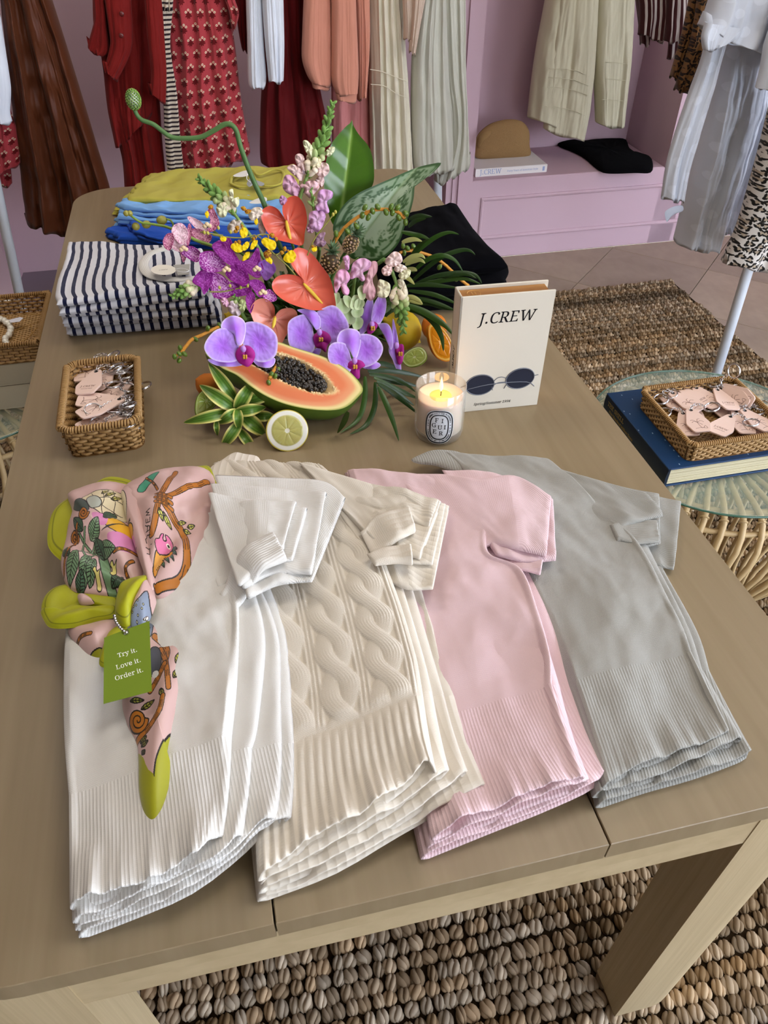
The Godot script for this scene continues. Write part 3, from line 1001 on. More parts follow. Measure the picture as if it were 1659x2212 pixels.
# ---------- drawing prints into an image
func fill(im: Image, q: PackedVector2Array, c: Color) -> void:
	var y0 := im.get_height()
	var y1 := 0
	for p in q:
		y0 = mini(y0, int(p.y))
		y1 = maxi(y1, int(p.y))
	for y in range(maxi(y0, 0), mini(y1 + 1, im.get_height())):
		var xs := []
		for i in q.size():
			var a := q[i]
			var b := q[(i + 1) % q.size()]
			if (a.y <= y + 0.5) != (b.y <= y + 0.5):
				xs.append(a.x + (y + 0.5 - a.y) / (b.y - a.y) * (b.x - a.x))
		xs.sort()
		for i in range(0, xs.size() - 1, 2):
			var xa := maxi(0, roundi(xs[i]))
			var xb := mini(im.get_width(), roundi(xs[i + 1]))
			if xb > xa:
				im.fill_rect(Rect2i(xa, y, xb - xa, 1), c)
func stroke(im: Image, q: PackedVector2Array, w: float, c: Color) -> void:
	for i in q.size() - 1:
		var d := q[i + 1] - q[i]
		var n := Vector2(-d.y, d.x).normalized() * w / 2
		fill(im, PackedVector2Array([q[i] + n, q[i + 1] + n, q[i + 1] - n, q[i] - n]), c)
		dot(im, q[i], w / 2, c)
	dot(im, q[q.size() - 1], w / 2, c)
func dot(im: Image, p: Vector2, r: float, c: Color) -> void:
	for y in range(int(-r), int(r) + 1):
		var w := int(sqrt(maxf(0, r * r - y * y)))
		im.fill_rect(Rect2i(int(p.x) - w, int(p.y) + y, 2 * w + 1, 1).intersection(Rect2i(0, 0, im.get_width(), im.get_height())), c)

const INK := Color("17120d")
var s_uv0 := Vector2.ZERO
var s_uv1 := Vector2.ONE
func scarf_uv(p: Vector3) -> Vector2:
	return Vector2((p.x - s_uv0.x) / (s_uv1.x - s_uv0.x), (p.z - s_uv0.y) / (s_uv1.y - s_uv0.y))
func sp(a: Array, n := 0, closed := false) -> PackedVector2Array:
	# photo points -> print pixels (the print lies in the plane of the table)
	var q := v2(a)
	if n > 0:
		q = spl(q, n, closed)
	for i in q.size():
		q[i] = scarf_uv(P(q[i].x, q[i].y, T + 0.075)) * Vector2(880, 1240)
	return q
func s_rope(im: Image, a: Array, w: float) -> void:
	var q := sp(a, 24)
	stroke(im, q, w + 5, INK)
	stroke(im, q, w, Color("b06a17"))
	for k in [-0.25, 0.2]:
		for i in range(2, 20, 6):
			var d := (q[i + 1] - q[i]).normalized()
			var o: Vector2 = Vector2(-d.y, d.x) * w * k
			stroke(im, PackedVector2Array([q[i] + o, q[i + 2] + o, q[i + 3] + o]), 2, INK)
func s_leaf(im: Image, x0: float, y0: float, x1: float, y1: float, w: float, c: Color, veins := 7) -> void:
	var a := Vector2(x0, y0)
	var b := Vector2(x1, y1)
	var d := b - a
	var n := Vector2(-d.y, d.x).normalized() * w
	var o := []
	for f in [[0.0, 0.0], [0.2, 0.7], [0.45, 1.0], [0.75, 0.65], [1.0, 0.0], [0.75, -0.65], [0.45, -1.0], [0.2, -0.7]]:
		var q: Vector2 = a + d * f[0] + n * f[1]
		o.append_array([q.x, q.y])
	var p := sp(o, 32, true)
	fill(im, p, c)
	p.append(p[0])
	stroke(im, p, 3, INK)
	stroke(im, sp([a.x, a.y, b.x, b.y], 4), 2.5, INK)
	for i in veins:
		var f := 0.12 + 0.72 * i / veins
		for s in [-1, 1]:
			var q0 := a + d * f
			var q1: Vector2 = a + d * (f + 0.13) + n * s * (0.85 * sin(PI * clampf(f + 0.1, 0, 1)))
			stroke(im, sp([q0.x, q0.y, q1.x, q1.y], 3), 2, INK)
func s_poly(im: Image, a: Array, c: Color, line := 3.0) -> void:
	var p := sp(a, 40, true)
	fill(im, p, c)
	if line > 0.0:
		p.append(p[0])
		stroke(im, p, line, INK)
func s_spiral(im: Image, x: float, y: float, r: float) -> void:
	var o := []
	for i in 40:
		var a := i * 0.4
		o.append_array([x + cos(a) * r * (1 - i / 42.0), y + sin(a) * r * 1.1 * (1 - i / 42.0)])
	s_poly(im, o.slice(0, 32), Color("b06a17"))
	stroke(im, sp(o, 60), 3, INK)

func scarf_print() -> ImageTexture:
	var im := Image.create(880, 1240, false, Image.FORMAT_RGBA8)
	im.fill(Color("cfaca6"))
	var lime := Color("9fa014")
	var green := Color("6f8f68")
	# upper right: rope knot, leaves, small lizard
	s_poly(im, [300, 1062, 318, 1040, 345, 1026, 336, 1048, 316, 1066, 302, 1072], Color("3d9a7a"))
	s_rope(im, [318, 1040, 334, 1056, 346, 1078], 7)
	s_rope(im, [380, 1026, 368, 1062, 352, 1098, 342, 1140, 333, 1172], 22)
	s_rope(im, [448, 1042, 420, 1062, 392, 1082, 362, 1098], 19)
	s_rope(im, [360, 1108, 388, 1142, 404, 1180, 400, 1222, 376, 1248, 338, 1262], 22)
	for k in 3:
		s_rope(im, [342, 1090 + k * 9, 358, 1092 + k * 9, 376, 1098 + k * 9], 9)
	for q in [[350, 1122, 356, 1142], [358, 1126, 372, 1150], [384, 1132, 402, 1128], [396, 1146, 412, 1150], [404, 1138, 420, 1132]]:
		s_leaf(im, q[0], q[1], q[2], q[3], 4.5, Color("c9c65a"), 2)
	for q in [[370, 1184, 385, 1194], [372, 1190, 384, 1208], [366, 1196, 378, 1220], [358, 1206, 368, 1224], [350, 1214, 357, 1232]]:
		s_leaf(im, q[0], q[1], q[2], q[3], 3.5, Color("3d9a7a"), 0)
	s_poly(im, [342, 1200, 356, 1200, 370, 1192, 374, 1199, 357, 1213, 347, 1226, 340, 1240, 333, 1246, 332, 1226], Color("dd9a30"))
	s_poly(im, [340, 1186, 349, 1181, 353, 1169, 357, 1167, 356, 1180, 362, 1178, 360, 1167, 366, 1167, 372, 1173, 374, 1182, 369, 1192, 358, 1201, 344, 1204], Color("d9759c"))
	dot(im, sp([365, 1184])[0], 7, Color("f0ead0"))
	dot(im, sp([365, 1184])[0], 4, INK)
	for k in 9:
		dot(im, sp([339 + k * 2.8, 1232 - k * 3.6])[0], 2.6, INK)
	# lettering that runs up beside the rope
	for l in [[321, 1206, 327, 1206, 327, 1197, 319, 1194], [330, 1190, 331, 1190], [320, 1184, 318, 1176, 322, 1170, 329, 1172], [320, 1164, 329, 1163, 329, 1156, 324, 1154, 323, 1163, 324, 1156, 319, 1152], [330, 1148, 321, 1148, 321, 1140], [325, 1148, 325, 1142], [330, 1148, 330, 1139], [330, 1135, 321, 1132, 328, 1129, 321, 1126, 330, 1122]]:
		stroke(im, sp(l), 3, INK)
	# upper left: plants, shell, bright bands
	s_poly(im, [180, 1080, 220, 1062, 262, 1058, 276, 1090, 270, 1126, 240, 1132, 206, 1110, 184, 1098], Color("d9cba6"))
	for q in [[200, 1072, 214, 1092, 236, 1104, 262, 1110], [222, 1064, 228, 1084, 222, 1102, 226, 1124], [244, 1060, 250, 1084, 246, 1108, 252, 1128], [210, 1086, 240, 1082, 268, 1088]]:
		stroke(im, sp(q, 16), 2.5, INK)
	s_poly(im, [190, 1086, 206, 1078, 222, 1090, 216, 1106, 200, 1108], Color("a9aea0"))
	s_poly(im, [220, 1122, 262, 1130, 288, 1142, 284, 1166, 240, 1150], Color("d9a21c"))
	s_poly(im, [204, 1120, 236, 1126, 232, 1142, 212, 1140], Color("cf82ae"), 0)
	s_poly(im, [236, 1162, 286, 1160, 288, 1190, 250, 1194], Color("cf82ae"), 0)
	for k in 5:
		stroke(im, sp([222 + k * 3, 1152 - k * 2, 250 + k * 4, 1142 - k, 284, 1134 - k], 8), 2.5, INK)
	s_rope(im, [248, 1196, 270, 1190, 292, 1188], 9)
	s_rope(im, [276, 1245, 270, 1226, 286, 1208], 8)
	s_poly(im, [206, 1170, 222, 1176, 238, 1230, 246, 1272, 230, 1276, 218, 1230], green)
	for q in [[170, 1150, 190, 1180, 214, 1194], [186, 1146, 176, 1180, 196, 1220], [200, 1142, 204, 1180, 190, 1206], [216, 1150, 200, 1180, 170, 1196], [236, 1188, 214, 1176, 196, 1160]]:
		stroke(im, sp(q, 14), 9, INK)
		stroke(im, sp(q, 14), 5, green)
	s_leaf(im, 168, 1190, 142, 1246, 15, green)
	s_leaf(im, 196, 1196, 168, 1258, 12, green)
	s_leaf(im, 206, 1208, 186, 1252, 11, green)
	s_leaf(im, 196, 1166, 216, 1130, 12, green)
	s_leaf(im, 210, 1184, 252, 1192, 13, green)
	s_leaf(im, 192, 1278, 258, 1284, 11, green, 10)
	for q in [[160, 1262, 176, 1228], [222, 1200, 206, 1160], [180, 1150, 160, 1120], [228, 1130, 250, 1110], [262, 1236, 236, 1254], [280, 1276, 262, 1240], [150, 1200, 132, 1176], [190, 1106, 168, 1084]]:
		s_leaf(im, q[0], q[1], q[2], q[3], 10, Color("46684c"), 6)
	for q in [[222, 1074, 236, 1062], [230, 1080, 250, 1066], [242, 1084, 262, 1074]]:
		s_leaf(im, q[0], q[1], q[2], q[3], 4, Color("b9b25a"), 2)
	s_poly(im, [158, 1092, 174, 1082, 190, 1094, 196, 1112, 178, 1112, 164, 1104], Color("3c4a40"))
	s_spiral(im, 184, 1118, 14)
	s_spiral(im, 158, 1152, 12)
	s_rope(im, [168, 1136, 156, 1170, 140, 1200, 132, 1226], 8)
	for q in [[240, 1212, 252, 1246], [206, 1232, 212, 1252]]:
		s_poly(im, [q[0] - 6, q[1] - 2, q[0] - 2, q[1] + 6, q[0] - 3, q[1] + 24, q[0] + 6, q[1] + 26, q[0] + 8, q[1] + 6, q[0] + 12, q[1] - 4, q[0] + 4, q[1] + 2, q[0] + 1, q[1] - 6], Color("ddd07a"))
	# knot: spotted grey band
	s_poly(im, [276, 1350, 288, 1318, 306, 1300, 322, 1286, 318, 1350], Color("7f8a9c"))
	for k in 12:
		dot(im, sp([284 + (k * 7) % 32, 1304 + (k * 13) % 44])[0], 3.5, INK)
		dot(im, sp([284 + (k * 7) % 32, 1304 + (k * 13) % 44])[0], 1.8, Color("d8d29a"))
	# tail: ropes, leaves, lime corner behind a black line
	s_rope(im, [326, 1350, 348, 1370, 356, 1392, 352, 1420], 17)
	s_rope(im, [340, 1380, 352, 1410, 358, 1440, 362, 1478], 15)
	s_poly(im, [318, 1380, 336, 1378, 344, 1420, 332, 1446, 318, 1440], Color("474a52"))
	s_rope(im, [352, 1420, 336, 1456, 320, 1480], 14)
	for q in [[376, 1420, 386, 1386], [380, 1430, 398, 1408], [384, 1438, 408, 1430], [372, 1456, 384, 1430], [344, 1480, 350, 1500], [276, 1502, 306, 1500], [300, 1520, 330, 1502], [296, 1588, 312, 1578], [298, 1596, 316, 1590], [300, 1614, 308, 1608]]:
		s_leaf(im, q[0], q[1], q[2], q[3], 6, Color("a9a83c"), 3)
	s_rope(im, [350, 1498, 342, 1530, 318, 1560, 284, 1582], 14)
	s_spiral(im, 292, 1542, 25)
	s_poly(im, [420, 1470, 408, 1496, 388, 1540, 356, 1586, 336, 1630, 330, 1668, 340, 1830, 440, 1830, 440, 1480], lime, 0)
	stroke(im, sp([408, 1494, 388, 1540, 356, 1586, 336, 1630, 329, 1668], 30), 5, INK)
	s_poly(im, [250, 1600, 296, 1612, 314, 1650, 330, 1668, 336, 1720, 345, 1830, 250, 1830], lime, 0)
	# lower left fold: lime edge
	s_poly(im, [170, 1398, 200, 1380, 222, 1384, 240, 1450, 180, 1450], lime)
	s_rope(im, [148, 1362, 166, 1352, 190, 1352], 9)
	return ImageTexture.create_from_image(im)

func scarf() -> void:
	var a := P(80, 1000, T + 0.075)
	var b := P(480, 1000, T + 0.075)
	var c := P(80, 1830, T + 0.075)
	s_uv0 = Vector2(minf(a.x, c.x) - 0.005, a.z)
	s_uv1 = Vector2(b.x, c.z)
	var pr := mat(Color.WHITE, 0.42, 0.5)
	pr.albedo_texture = scarf_print()
	pr.rim_enabled = true
	pr.rim = 0.25
	M.lime = sheen(vcol(0.5, 0.4), 0.25)
	var lime: Material = M.lime
	var t := thing("silk_scarf", "printed pink silk scarf with lime border tied in a knot on the white tops", "scarf", P(290, 1340, T + 0.045))
	var hemmed := func(_f, r, _w): return Color("a2a312") if r < 0.86 or r > 0.885 else Color("6d7008")
	var f := func(h, px, dome, m, called, k := {}):
		var g := MB.new()
		k.merge({"back": 0.002, "rings": 16, "n": 72, "uv": scarf_uv})
		if m == M.lime:
			k.merge({"rings": 40, "even": true, "tint": hemmed}, true)
		patch(g, px, Vector3(0, T + h, 0), k.get("nrm", Vector3.UP), dome, k)
		return part(called, g.mesh(), m, t)
	var fold := func(ang: float, freq: float, amp: float, bend: float):
		return func(q, r, w): return amp * (1 - r * r) * sin((w.x * cos(ang) + w.y * sin(ang)) * freq + bend * noi.get_noise_2d(w.x * 9, w.y * 9))
	var radiate := func(cp: Array, h: float, amp: float, freq: float, ph: float):
		var cc := P(cp[0], cp[1], T + h)
		var kk := P(318, 1290, T + h)
		return func(q, r, w):
			var d := Vector2(w.x + cc.x - kk.x, w.y + cc.z - kk.z)
			var an := atan2(d.x, -d.y)
			return amp * sqrt(maxf(0.0, 1 - r * r)) * (absf(sin(an * freq + ph + 1.2 * noi.get_noise_2d(d.x * 12, d.y * 12))) - 0.7) * smoothstep(0.0, 0.05, d.length())
	f.call(0.052, [103, 1176, 112, 1110, 148, 1076, 186, 1058, 222, 1034, 250, 1030, 292, 1042, 306, 1062, 250, 1110, 190, 1160, 146, 1212, 130, 1210], 0.008, lime, "lime_corner", {"lift": fold.call(0.6, 90.0, 0.003, 2.0)})
	f.call(0.060, [366, 1024, 396, 1014, 430, 1007, 452, 1008, 464, 1034, 470, 1060, 420, 1060], 0.005, lime, "lime_corner")
	f.call(0.054, [148, 1076, 176, 1062, 214, 1050, 250, 1046, 286, 1056, 300, 1110, 308, 1180, 312, 1250, 290, 1284, 240, 1292, 190, 1286, 150, 1272, 134, 1236, 138, 1190, 150, 1140, 158, 1110], 0.026, pr, "printed_fold", {"lift": radiate.call([222, 1170], 0.054, 0.020, 5.0, 0.4), "pow": 0.45, "c": [222, 1170]})
	f.call(0.056, [262, 1066, 300, 1040, 340, 1026, 390, 1018, 440, 1018, 464, 1036, 469, 1080, 460, 1130, 440, 1190, 418, 1240, 384, 1282, 350, 1298, 330, 1290, 322, 1264, 306, 1222, 282, 1150, 268, 1100], 0.034, pr, "printed_fold", {"lift": radiate.call([370, 1150], 0.056, 0.020, 3.6, 1.1), "pow": 0.5, "c": [370, 1150]})
	f.call(0.070, [262, 1066, 276, 1052, 296, 1056, 306, 1090, 322, 1150, 336, 1210, 336, 1262, 326, 1276, 308, 1230, 284, 1160, 270, 1110], 0.016, pr, "printed_fold", {"pow": 0.5})
	f.call(0.045, [148, 1362, 196, 1350, 240, 1340, 268, 1346, 262, 1380, 236, 1420, 222, 1436, 192, 1424, 168, 1398], 0.018, pr, "printed_fold", {"lift": fold.call(1.2, 120.0, 0.003, 1.0)})
	f.call(0.058, [214, 1434, 222, 1400, 236, 1366, 262, 1350, 276, 1356, 262, 1372, 246, 1392, 238, 1420, 230, 1442], 0.007, lime, "lime_edge")
	# the loop of the bow: upper and lower leaf, hollow between
	f.call(0.052, [90, 1320, 96, 1290, 122, 1268, 158, 1264, 186, 1280, 230, 1290, 262, 1296, 258, 1318, 200, 1312, 150, 1316, 110, 1330], 0.010, lime, "bow_loop", {"lift": func(q, r, w): return -0.007 * (1 - r * r) * exp(-pow((q.x - 0.45) / 0.3, 2.0)) + 0.003 * sin(w.x * 110.0 + w.y * 60.0) * (1 - r)})
	f.call(0.056, [89, 1318, 120, 1322, 160, 1310, 210, 1312, 258, 1312, 254, 1332, 210, 1342, 160, 1356, 112, 1357, 96, 1342], 0.012, lime, "bow_loop", {"lift": func(q, r, w): return 0.004 * sin(w.y * 190.0 + w.x * 30.0) * (1 - r * r) - 0.004 * (1 - r) * q.x})
	f.call(0.060, [168, 1288, 184, 1286, 204, 1300, 196, 1306, 174, 1306], 0.008, pr, "printed_fold")
	f.call(0.064, [322, 1250, 336, 1290, 336, 1310, 318, 1350, 300, 1356, 282, 1352, 286, 1320, 300, 1290], 0.020, pr, "printed_fold")
	f.call(0.066, [254, 1296, 264, 1270, 290, 1256, 322, 1250, 326, 1262, 314, 1290, 296, 1322, 280, 1352, 262, 1352, 250, 1336], 0.020, lime, "knot", {"lift": fold.call(0.65, 190.0, 0.0035, 1.0), "pow": 0.42})
	f.call(0.052, [318, 1300, 334, 1292, 338, 1306, 328, 1336, 318, 1340], 0.010, lime, "lime_edge")
	# the tail that hangs towards the hem
	f.call(0.050, [318, 1350, 346, 1346, 378, 1362, 398, 1392, 404, 1424, 412, 1452, 410, 1490, 398, 1540, 390, 1580, 382, 1640, 376, 1680, 388, 1712, 376, 1752, 342, 1812, 318, 1782, 302, 1720, 300, 1650, 296, 1612, 276, 1572, 264, 1520, 276, 1460, 300, 1400], 0.020, pr, "scarf_tail", {"n": 110, "rings": 18, "pow": 0.5, "c": [345, 1560], "lift": func(q, r, w): return (1 - r) * 0.006 * sin(w.x * 120 + w.y * 20) - 0.016 * (1 - r * r) * exp(-pow((q.y - 0.12) / 0.10, 2.0))})
	swing_tag(t)

func text(called: String, s: String, font: String, w: float, xf: Transform3D, m: Material, parent: Node, depth := 0.0003, shear := 0.0, bend = null, by_height := false) -> MeshInstance3D:
	# lettering: width w along local x, up local y, facing local z
	var f := SystemFont.new()
	f.font_names = PackedStringArray([font])
	var tm := TextMesh.new()
	tm.font = f
	tm.text = s
	tm.font_size = 64
	tm.pixel_size = 0.01
	tm.depth = 0.01
	tm.curve_step = 2.0
	var a := tm.get_mesh_arrays()
	var v: PackedVector3Array = a[Mesh.ARRAY_VERTEX]
	var lo := Vector3(1e9, 1e9, 1e9)
	var hi := -lo
	for q in v:
		lo = lo.min(q)
		hi = hi.max(q)
	var k := w / ((hi.y - lo.y) if by_height else (hi.x - lo.x))
	var mid := (lo + hi) / 2
	for i in v.size():
		var q := (v[i] - mid) * k
		q.z = (depth if v[i].z > mid.z else 0.0)
		q.x += q.y * shear
		if bend != null:
			v[i] = bend.call(q)
		else:
			v[i] = xf * q
	a[Mesh.ARRAY_VERTEX] = v
	a[Mesh.ARRAY_NORMAL] = null
	a[Mesh.ARRAY_TANGENT] = null
	var st := SurfaceTool.new()
	st.create_from_arrays(a)
	st.deindex()
	st.generate_normals()
	var o := part(called, st.commit(), m, parent)
	return o

func swing_tag(_t: Node) -> void:
	var h := T + 0.098
	var c := [P(225, 1378, h), P(323, 1342, h), P(328, 1493, h - 0.012), P(224, 1521, h - 0.012)]
	var t := thing("swing_tag", "lime green card tag with white lettering hanging on the scarf knot", "tag", (c[0] + c[2]) / 2)
	var ex: Vector3 = (c[1] - c[0] + c[2] - c[3]).normalized()
	var ez: Vector3 = (c[3] - c[0] + c[2] - c[1])
	ez = (ez - ex * ez.dot(ex)).normalized()
	var n := ez.cross(ex)
	var b := Basis(ex, n, ez)
	var o: Vector3 = (c[0] + c[1] + c[2] + c[3]) / 4
	var q := PackedVector2Array()
	for p in c:
		q.append(Vector2((p - o).dot(ex), (p - o).dot(ez)))
	var hole := P(272, 1366, h) - o
	var hc := Vector2(hole.dot(ex), hole.dot(ez))
	# card with a punched hole, cut open by a hairline to the top edge
	var ring := PackedVector2Array()
	for i in 17:
		var an := -PI / 2 + 0.02 + (TAU - 0.04) * i / 16.0
		ring.append(hc + Vector2(cos(an), sin(an)) * 0.0034)
	var top := q[0].lerp(q[1], (hc.x - q[0].x) / (q[1].x - q[0].x))
	var poly := PackedVector2Array([q[0], top + Vector2(-0.00005, 0)])
	ring.reverse()
	poly.append_array(ring)
	poly.append_array(PackedVector2Array([top + Vector2(0.00005, 0), q[1], q[2], q[3]]))
	var g := MB.new()
	g.prism(poly, 0, 0.0006, 0.0, Transform3D(b, o))
	part("card", g.mesh(1.0), hexm("6c8021", 0.7, 0.3), t)
	var white := hexm("f4f2e6", 0.6)
	var k := 0
	for s in ["Try it.", "Love it.", "Order it."]:
		var at := P(275 + k * 1.0, 1411 + k * 20.5, h - 0.004)
		var w: float = [0.0185, 0.0235, 0.0265][k]
		var fb := Basis(ex, -ez, n)
		text("lettering", s, "Droid Serif", w, Transform3D(fb, o + n * 0.0006 + b * Vector3((at - o).dot(ex), 0, (at - o).dot(ez))), white, t, 0.0001)
		k += 1
	var beads := MB.new()
	for line in [[[247, 1330, 250, 1342, 258, 1354, 266, 1362, 273, 1366], 0.1], [[316, 1338, 318, 1334, 312, 1338], 0.08]]:
		var pth := edge(line[0], h + 0.002, 9)
		for p in pth:
			beads.ball(p, Vector3.ONE * 0.0017, 8, 6)
	var steel := hexm("d9d6c8", 0.25)
	steel.metallic = 0.9
	M.steel = steel
	part("bead_chain", beads.mesh(), steel, t)
# ---------- things on and around the table
func scaled(q: PackedVector2Array, sx: float, sy: float) -> PackedVector2Array:
	var o := PackedVector2Array()
	for p in q:
		o.append(Vector2(p.x * sx, p.y * sy))
	return o

func basket(called: String, label: String, at: Vector3, w: float, d: float, h: float, yaw: float, rows: int, taper := 0.9) -> Node3D:
	var b := Basis(Vector3.UP, yaw)
	var t := thing(called, label, "basket", at, "", b)
	var r := 0.02
	var n := int((w + d) * 2 / 0.0095) / 2 * 2
	var rimq := spl(rrect(w - 0.008, d - 0.008, r), n * 2, true)
	var strands := MB.new()
	for k in rows:
		var f := (k + 0.5) / rows
		var s := lerpf(taper, 1.0, f)
		var path := PackedVector3Array()
		for i in n * 2:
			var q := rimq[i] * s
			var nx := rimq[(i + 1) % (n * 2)] - rimq[(i - 1 + n * 2) % (n * 2)]
			var nn := Vector2(nx.y, -nx.x).normalized()
			q += nn * 0.0022 * cos(PI * i * 0.5 * 2.0 / 2.0 + PI * k) * (1.0 if i % 2 == 0 else 0.0)
			path.append(Vector3(q.x, h * f, q.y))
		strands.tube(path, h / rows * 0.43, 5, true)
	tag(local("weave", strands.mesh(), M.cane, t), "", "", "", "stuff")
	var st := MB.new()
	for i in range(0, n * 2, 2):
		var q := rimq[i]
		st.tube(PackedVector3Array([Vector3(q.x * taper, 0.001, q.y * taper), Vector3(q.x, h, q.y)]), 0.0014, 5)
	tag(local("stakes", st.mesh(), M.cane_dark, t), "", "", "", "stuff")
	# plaited bottom
	var bt := MB.new()
	var bw := w * taper / 2
	var bd := d * taper / 2
	var z := -bd + 0.004
	var j := 0
	while z < bd - 0.003:
		var path := PackedVector3Array()
		var m := int(bw * 2 / 0.007)
		for i in m + 1:
			path.append(Vector3(-bw + 0.004 + (bw * 2 - 0.008) * i / m, 0.0026 + 0.0012 * (1 if (i + j) % 2 else -1), z))
		bt.tube(path, 0.0021, 4)
		z += 0.0046
		j += 1
	tag(local("woven_bottom", bt.mesh(), M.cane, t), "", "", "", "stuff")
	var bb := MB.new()
	bb.prism(scaled(rrect(w, d, r), taper, taper), 0.0, 0.002, 0.0)
	local("base", bb.mesh(1.0), M.cane_dark, t)
	# the rim, bound round and round with split cane
	var rim := MB.new()
	var dense := spl(rrect(w - 0.006, d - 0.006, r), 90, true)
	var core := PackedVector3Array()
	for q in dense:
		core.append(Vector3(q.x, h + 0.001, q.y))
	rim.tube(core, 0.0042, 8, true)
	local("rim", rim.mesh(), M.cane_dark, t)
	var wrap_ := MB.new()
	var turns := int((w + d) * 2 / 0.0042)
	var hp := PackedVector3Array()
	var steps := turns * 7
	for i in steps:
		var f := float(i) / steps * 90.0
		var p0 := core[int(f) % 90].lerp(core[(int(f) + 1) % 90], f - int(f))
		var dd := (core[(int(f) + 1) % 90] - core[int(f) % 90]).normalized()
		var side := dd.cross(Vector3.UP)
		var a := TAU * i / 7.0
		hp.append(p0 + side * cos(a) * 0.0048 + Vector3.UP * sin(a) * 0.0048)
	wrap_.tube(hp, 0.0015, 5, true)
	tag(local("rim_binding", wrap_.mesh(), M.cane, t), "", "", "", "stuff")
	return t

func torus(g: MB, c: Vector3, b: Basis, r: float, rr: float, n := 22, sides := 7) -> void:
	var p := PackedVector3Array()
	for i in n:
		p.append(c + b * Vector3(cos(TAU * i / n) * r, 0, sin(TAU * i / n) * r))
	g.tube(p, rr, sides, true, 1.0, b.y)

func key_fob(printed: int, ring_side: float) -> Node3D:
	# leather fob, hole at the origin, body along +z, face up
	var t := thing("key_fob", "x", "key ring")
	var q := PackedVector2Array()
	var shape := [Vector2(-0.006, -0.006), Vector2(0.006, -0.006), Vector2(0.0185, 0.036), Vector2(0.0125, 0.058), Vector2(-0.0125, 0.058), Vector2(-0.0185, 0.036)]
	for i in 6:
		var a: Vector2 = shape[(i + 5) % 6]
		var b: Vector2 = shape[i]
		var c: Vector2 = shape[(i + 1) % 6]
		var r := 0.0045
		var s0 := b + (a - b).normalized() * r
		var s1 := b + (c - b).normalized() * r
		for k in 5:
			var f := k / 4.0
			q.append(s0.lerp(b, f).lerp(b.lerp(s1, f), f))
	var g := MB.new()
	g.prism(q, 0, 0.0026, 0.0004)
	local("leather_tag", g.mesh(40.0), M.blush, t)
	var e := MB.new()
	torus(e, Vector3(0, 0.0026, 0), Basis(), 0.0024, 0.0006, 14, 6)
	var disc := PackedVector2Array()
	for i in 12:
		disc.append(Vector2(cos(TAU * i / 12), sin(TAU * i / 12)) * 0.0022)
	e.prism(disc, 0.0024, 0.0028)
	local("eyelet", e.mesh(), M.dark_hole, t)
	var fb := Basis(Vector3(1, 0, 0), Vector3(0, 0, -1), Vector3(0, 1, 0))
	if printed == 0:
		text("lettering", "J.CREW", "Droid Serif", 0.021, Transform3D(fb, Vector3(0, 0.0026, 0.040)), M.stamp, t, 0.0001)
		text("small_lettering", "nantucket island", "Droid Serif", 0.016, Transform3D(fb, Vector3(0, 0.0026, 0.0455)), M.stamp, t, 0.0001)
	else:
		var p := MB.new()
		var pal := [[Vector2(0.002, 0.05), Vector2(0.0, 0.042), Vector2(-0.001, 0.034)], [Vector2(-0.001, 0.034), Vector2(-0.005, 0.031), Vector2(-0.009, 0.034)], [Vector2(-0.001, 0.034), Vector2(-0.006, 0.027), Vector2(-0.010, 0.028)], [Vector2(-0.001, 0.034), Vector2(0.001, 0.026), Vector2(0.005, 0.025)], [Vector2(-0.001, 0.034), Vector2(0.005, 0.030), Vector2(0.009, 0.034)], [Vector2(-0.001, 0.034), Vector2(0.002, 0.037), Vector2(0.005, 0.041)], [Vector2(-0.008, 0.050), Vector2(0.0, 0.0485), Vector2(0.010, 0.051)], [Vector2(0.004, 0.050), Vector2(0.008, 0.044), Vector2(0.010, 0.050)]]
		for l in pal:
			var pth := PackedVector3Array()
			for s in l:
				pth.append(Vector3(s.x, 0.00262, s.y))
			p.tube(spl3(pth, 7), 0.00035, 4, false, 0.4)
		local("stamped_palm", p.mesh(), M.stamp, t)
	var ch := MB.new()
	var cp := spl3(PackedVector3Array([Vector3(0, 0.003, -0.001), Vector3(0.003 * ring_side, 0.006, -0.006), Vector3(0.012 * ring_side, 0.006, -0.010), Vector3(0.02 * ring_side, 0.006, -0.004)]), 8)
	for i in 8:
		var d := (cp[mini(i + 1, 7)] - cp[maxi(i - 1, 0)]).normalized()
		var bb := Basis(d, Vector3.UP, d.cross(Vector3.UP)).orthonormalized() * Basis(Vector3(1, 0, 0), PI / 2 * (i % 2) + 0.4)
		torus(ch, cp[i], bb * Basis.from_scale(Vector3(1.35, 1, 1)), 0.0020, 0.00055, 10, 5)
	local("chain", ch.mesh(), M.steel, t)
	var rg := MB.new()
	torus(rg, Vector3(0.031 * ring_side, 0.006, 0.002), Basis(Vector3(0, 0, 1), 0.25), 0.0115, 0.0009, 26, 6)
	torus(rg, Vector3(0.031 * ring_side, 0.0074, 0.002), Basis(Vector3(0, 0, 1), 0.25), 0.0113, 0.0009, 26, 6)
	local("split_ring", rg.mesh(), M.steel, t)
	return t

func fobs(list: Array, group: String, where: String, size := 1.0) -> void:
	# each: hole x, y, far end x, y (photo), height, roll, kind, ring side, what tells it apart
	for q in list:
		var hole := P(q[0], q[1], q[4])
		var end := P(q[2], q[3], q[4] + q[5])
		var z := (end - hole).normalized()
		var x := Vector3.UP.cross(z).normalized().rotated(z, q[6])
		var xf := Transform3D(Basis(x, z.cross(x), z) * Basis.from_scale(Vector3.ONE * size), hole)
		var key := "fob%d%d" % [q[7], q[8] + 1]
		if not M.has(key):
			var o := key_fob(q[7], q[8])
			M[key] = o
			o.transform = xf
			tag(o, q[9] + where, "", group)
		else:
			dup(M[key], "key_fob", xf, q[9] + where, group)

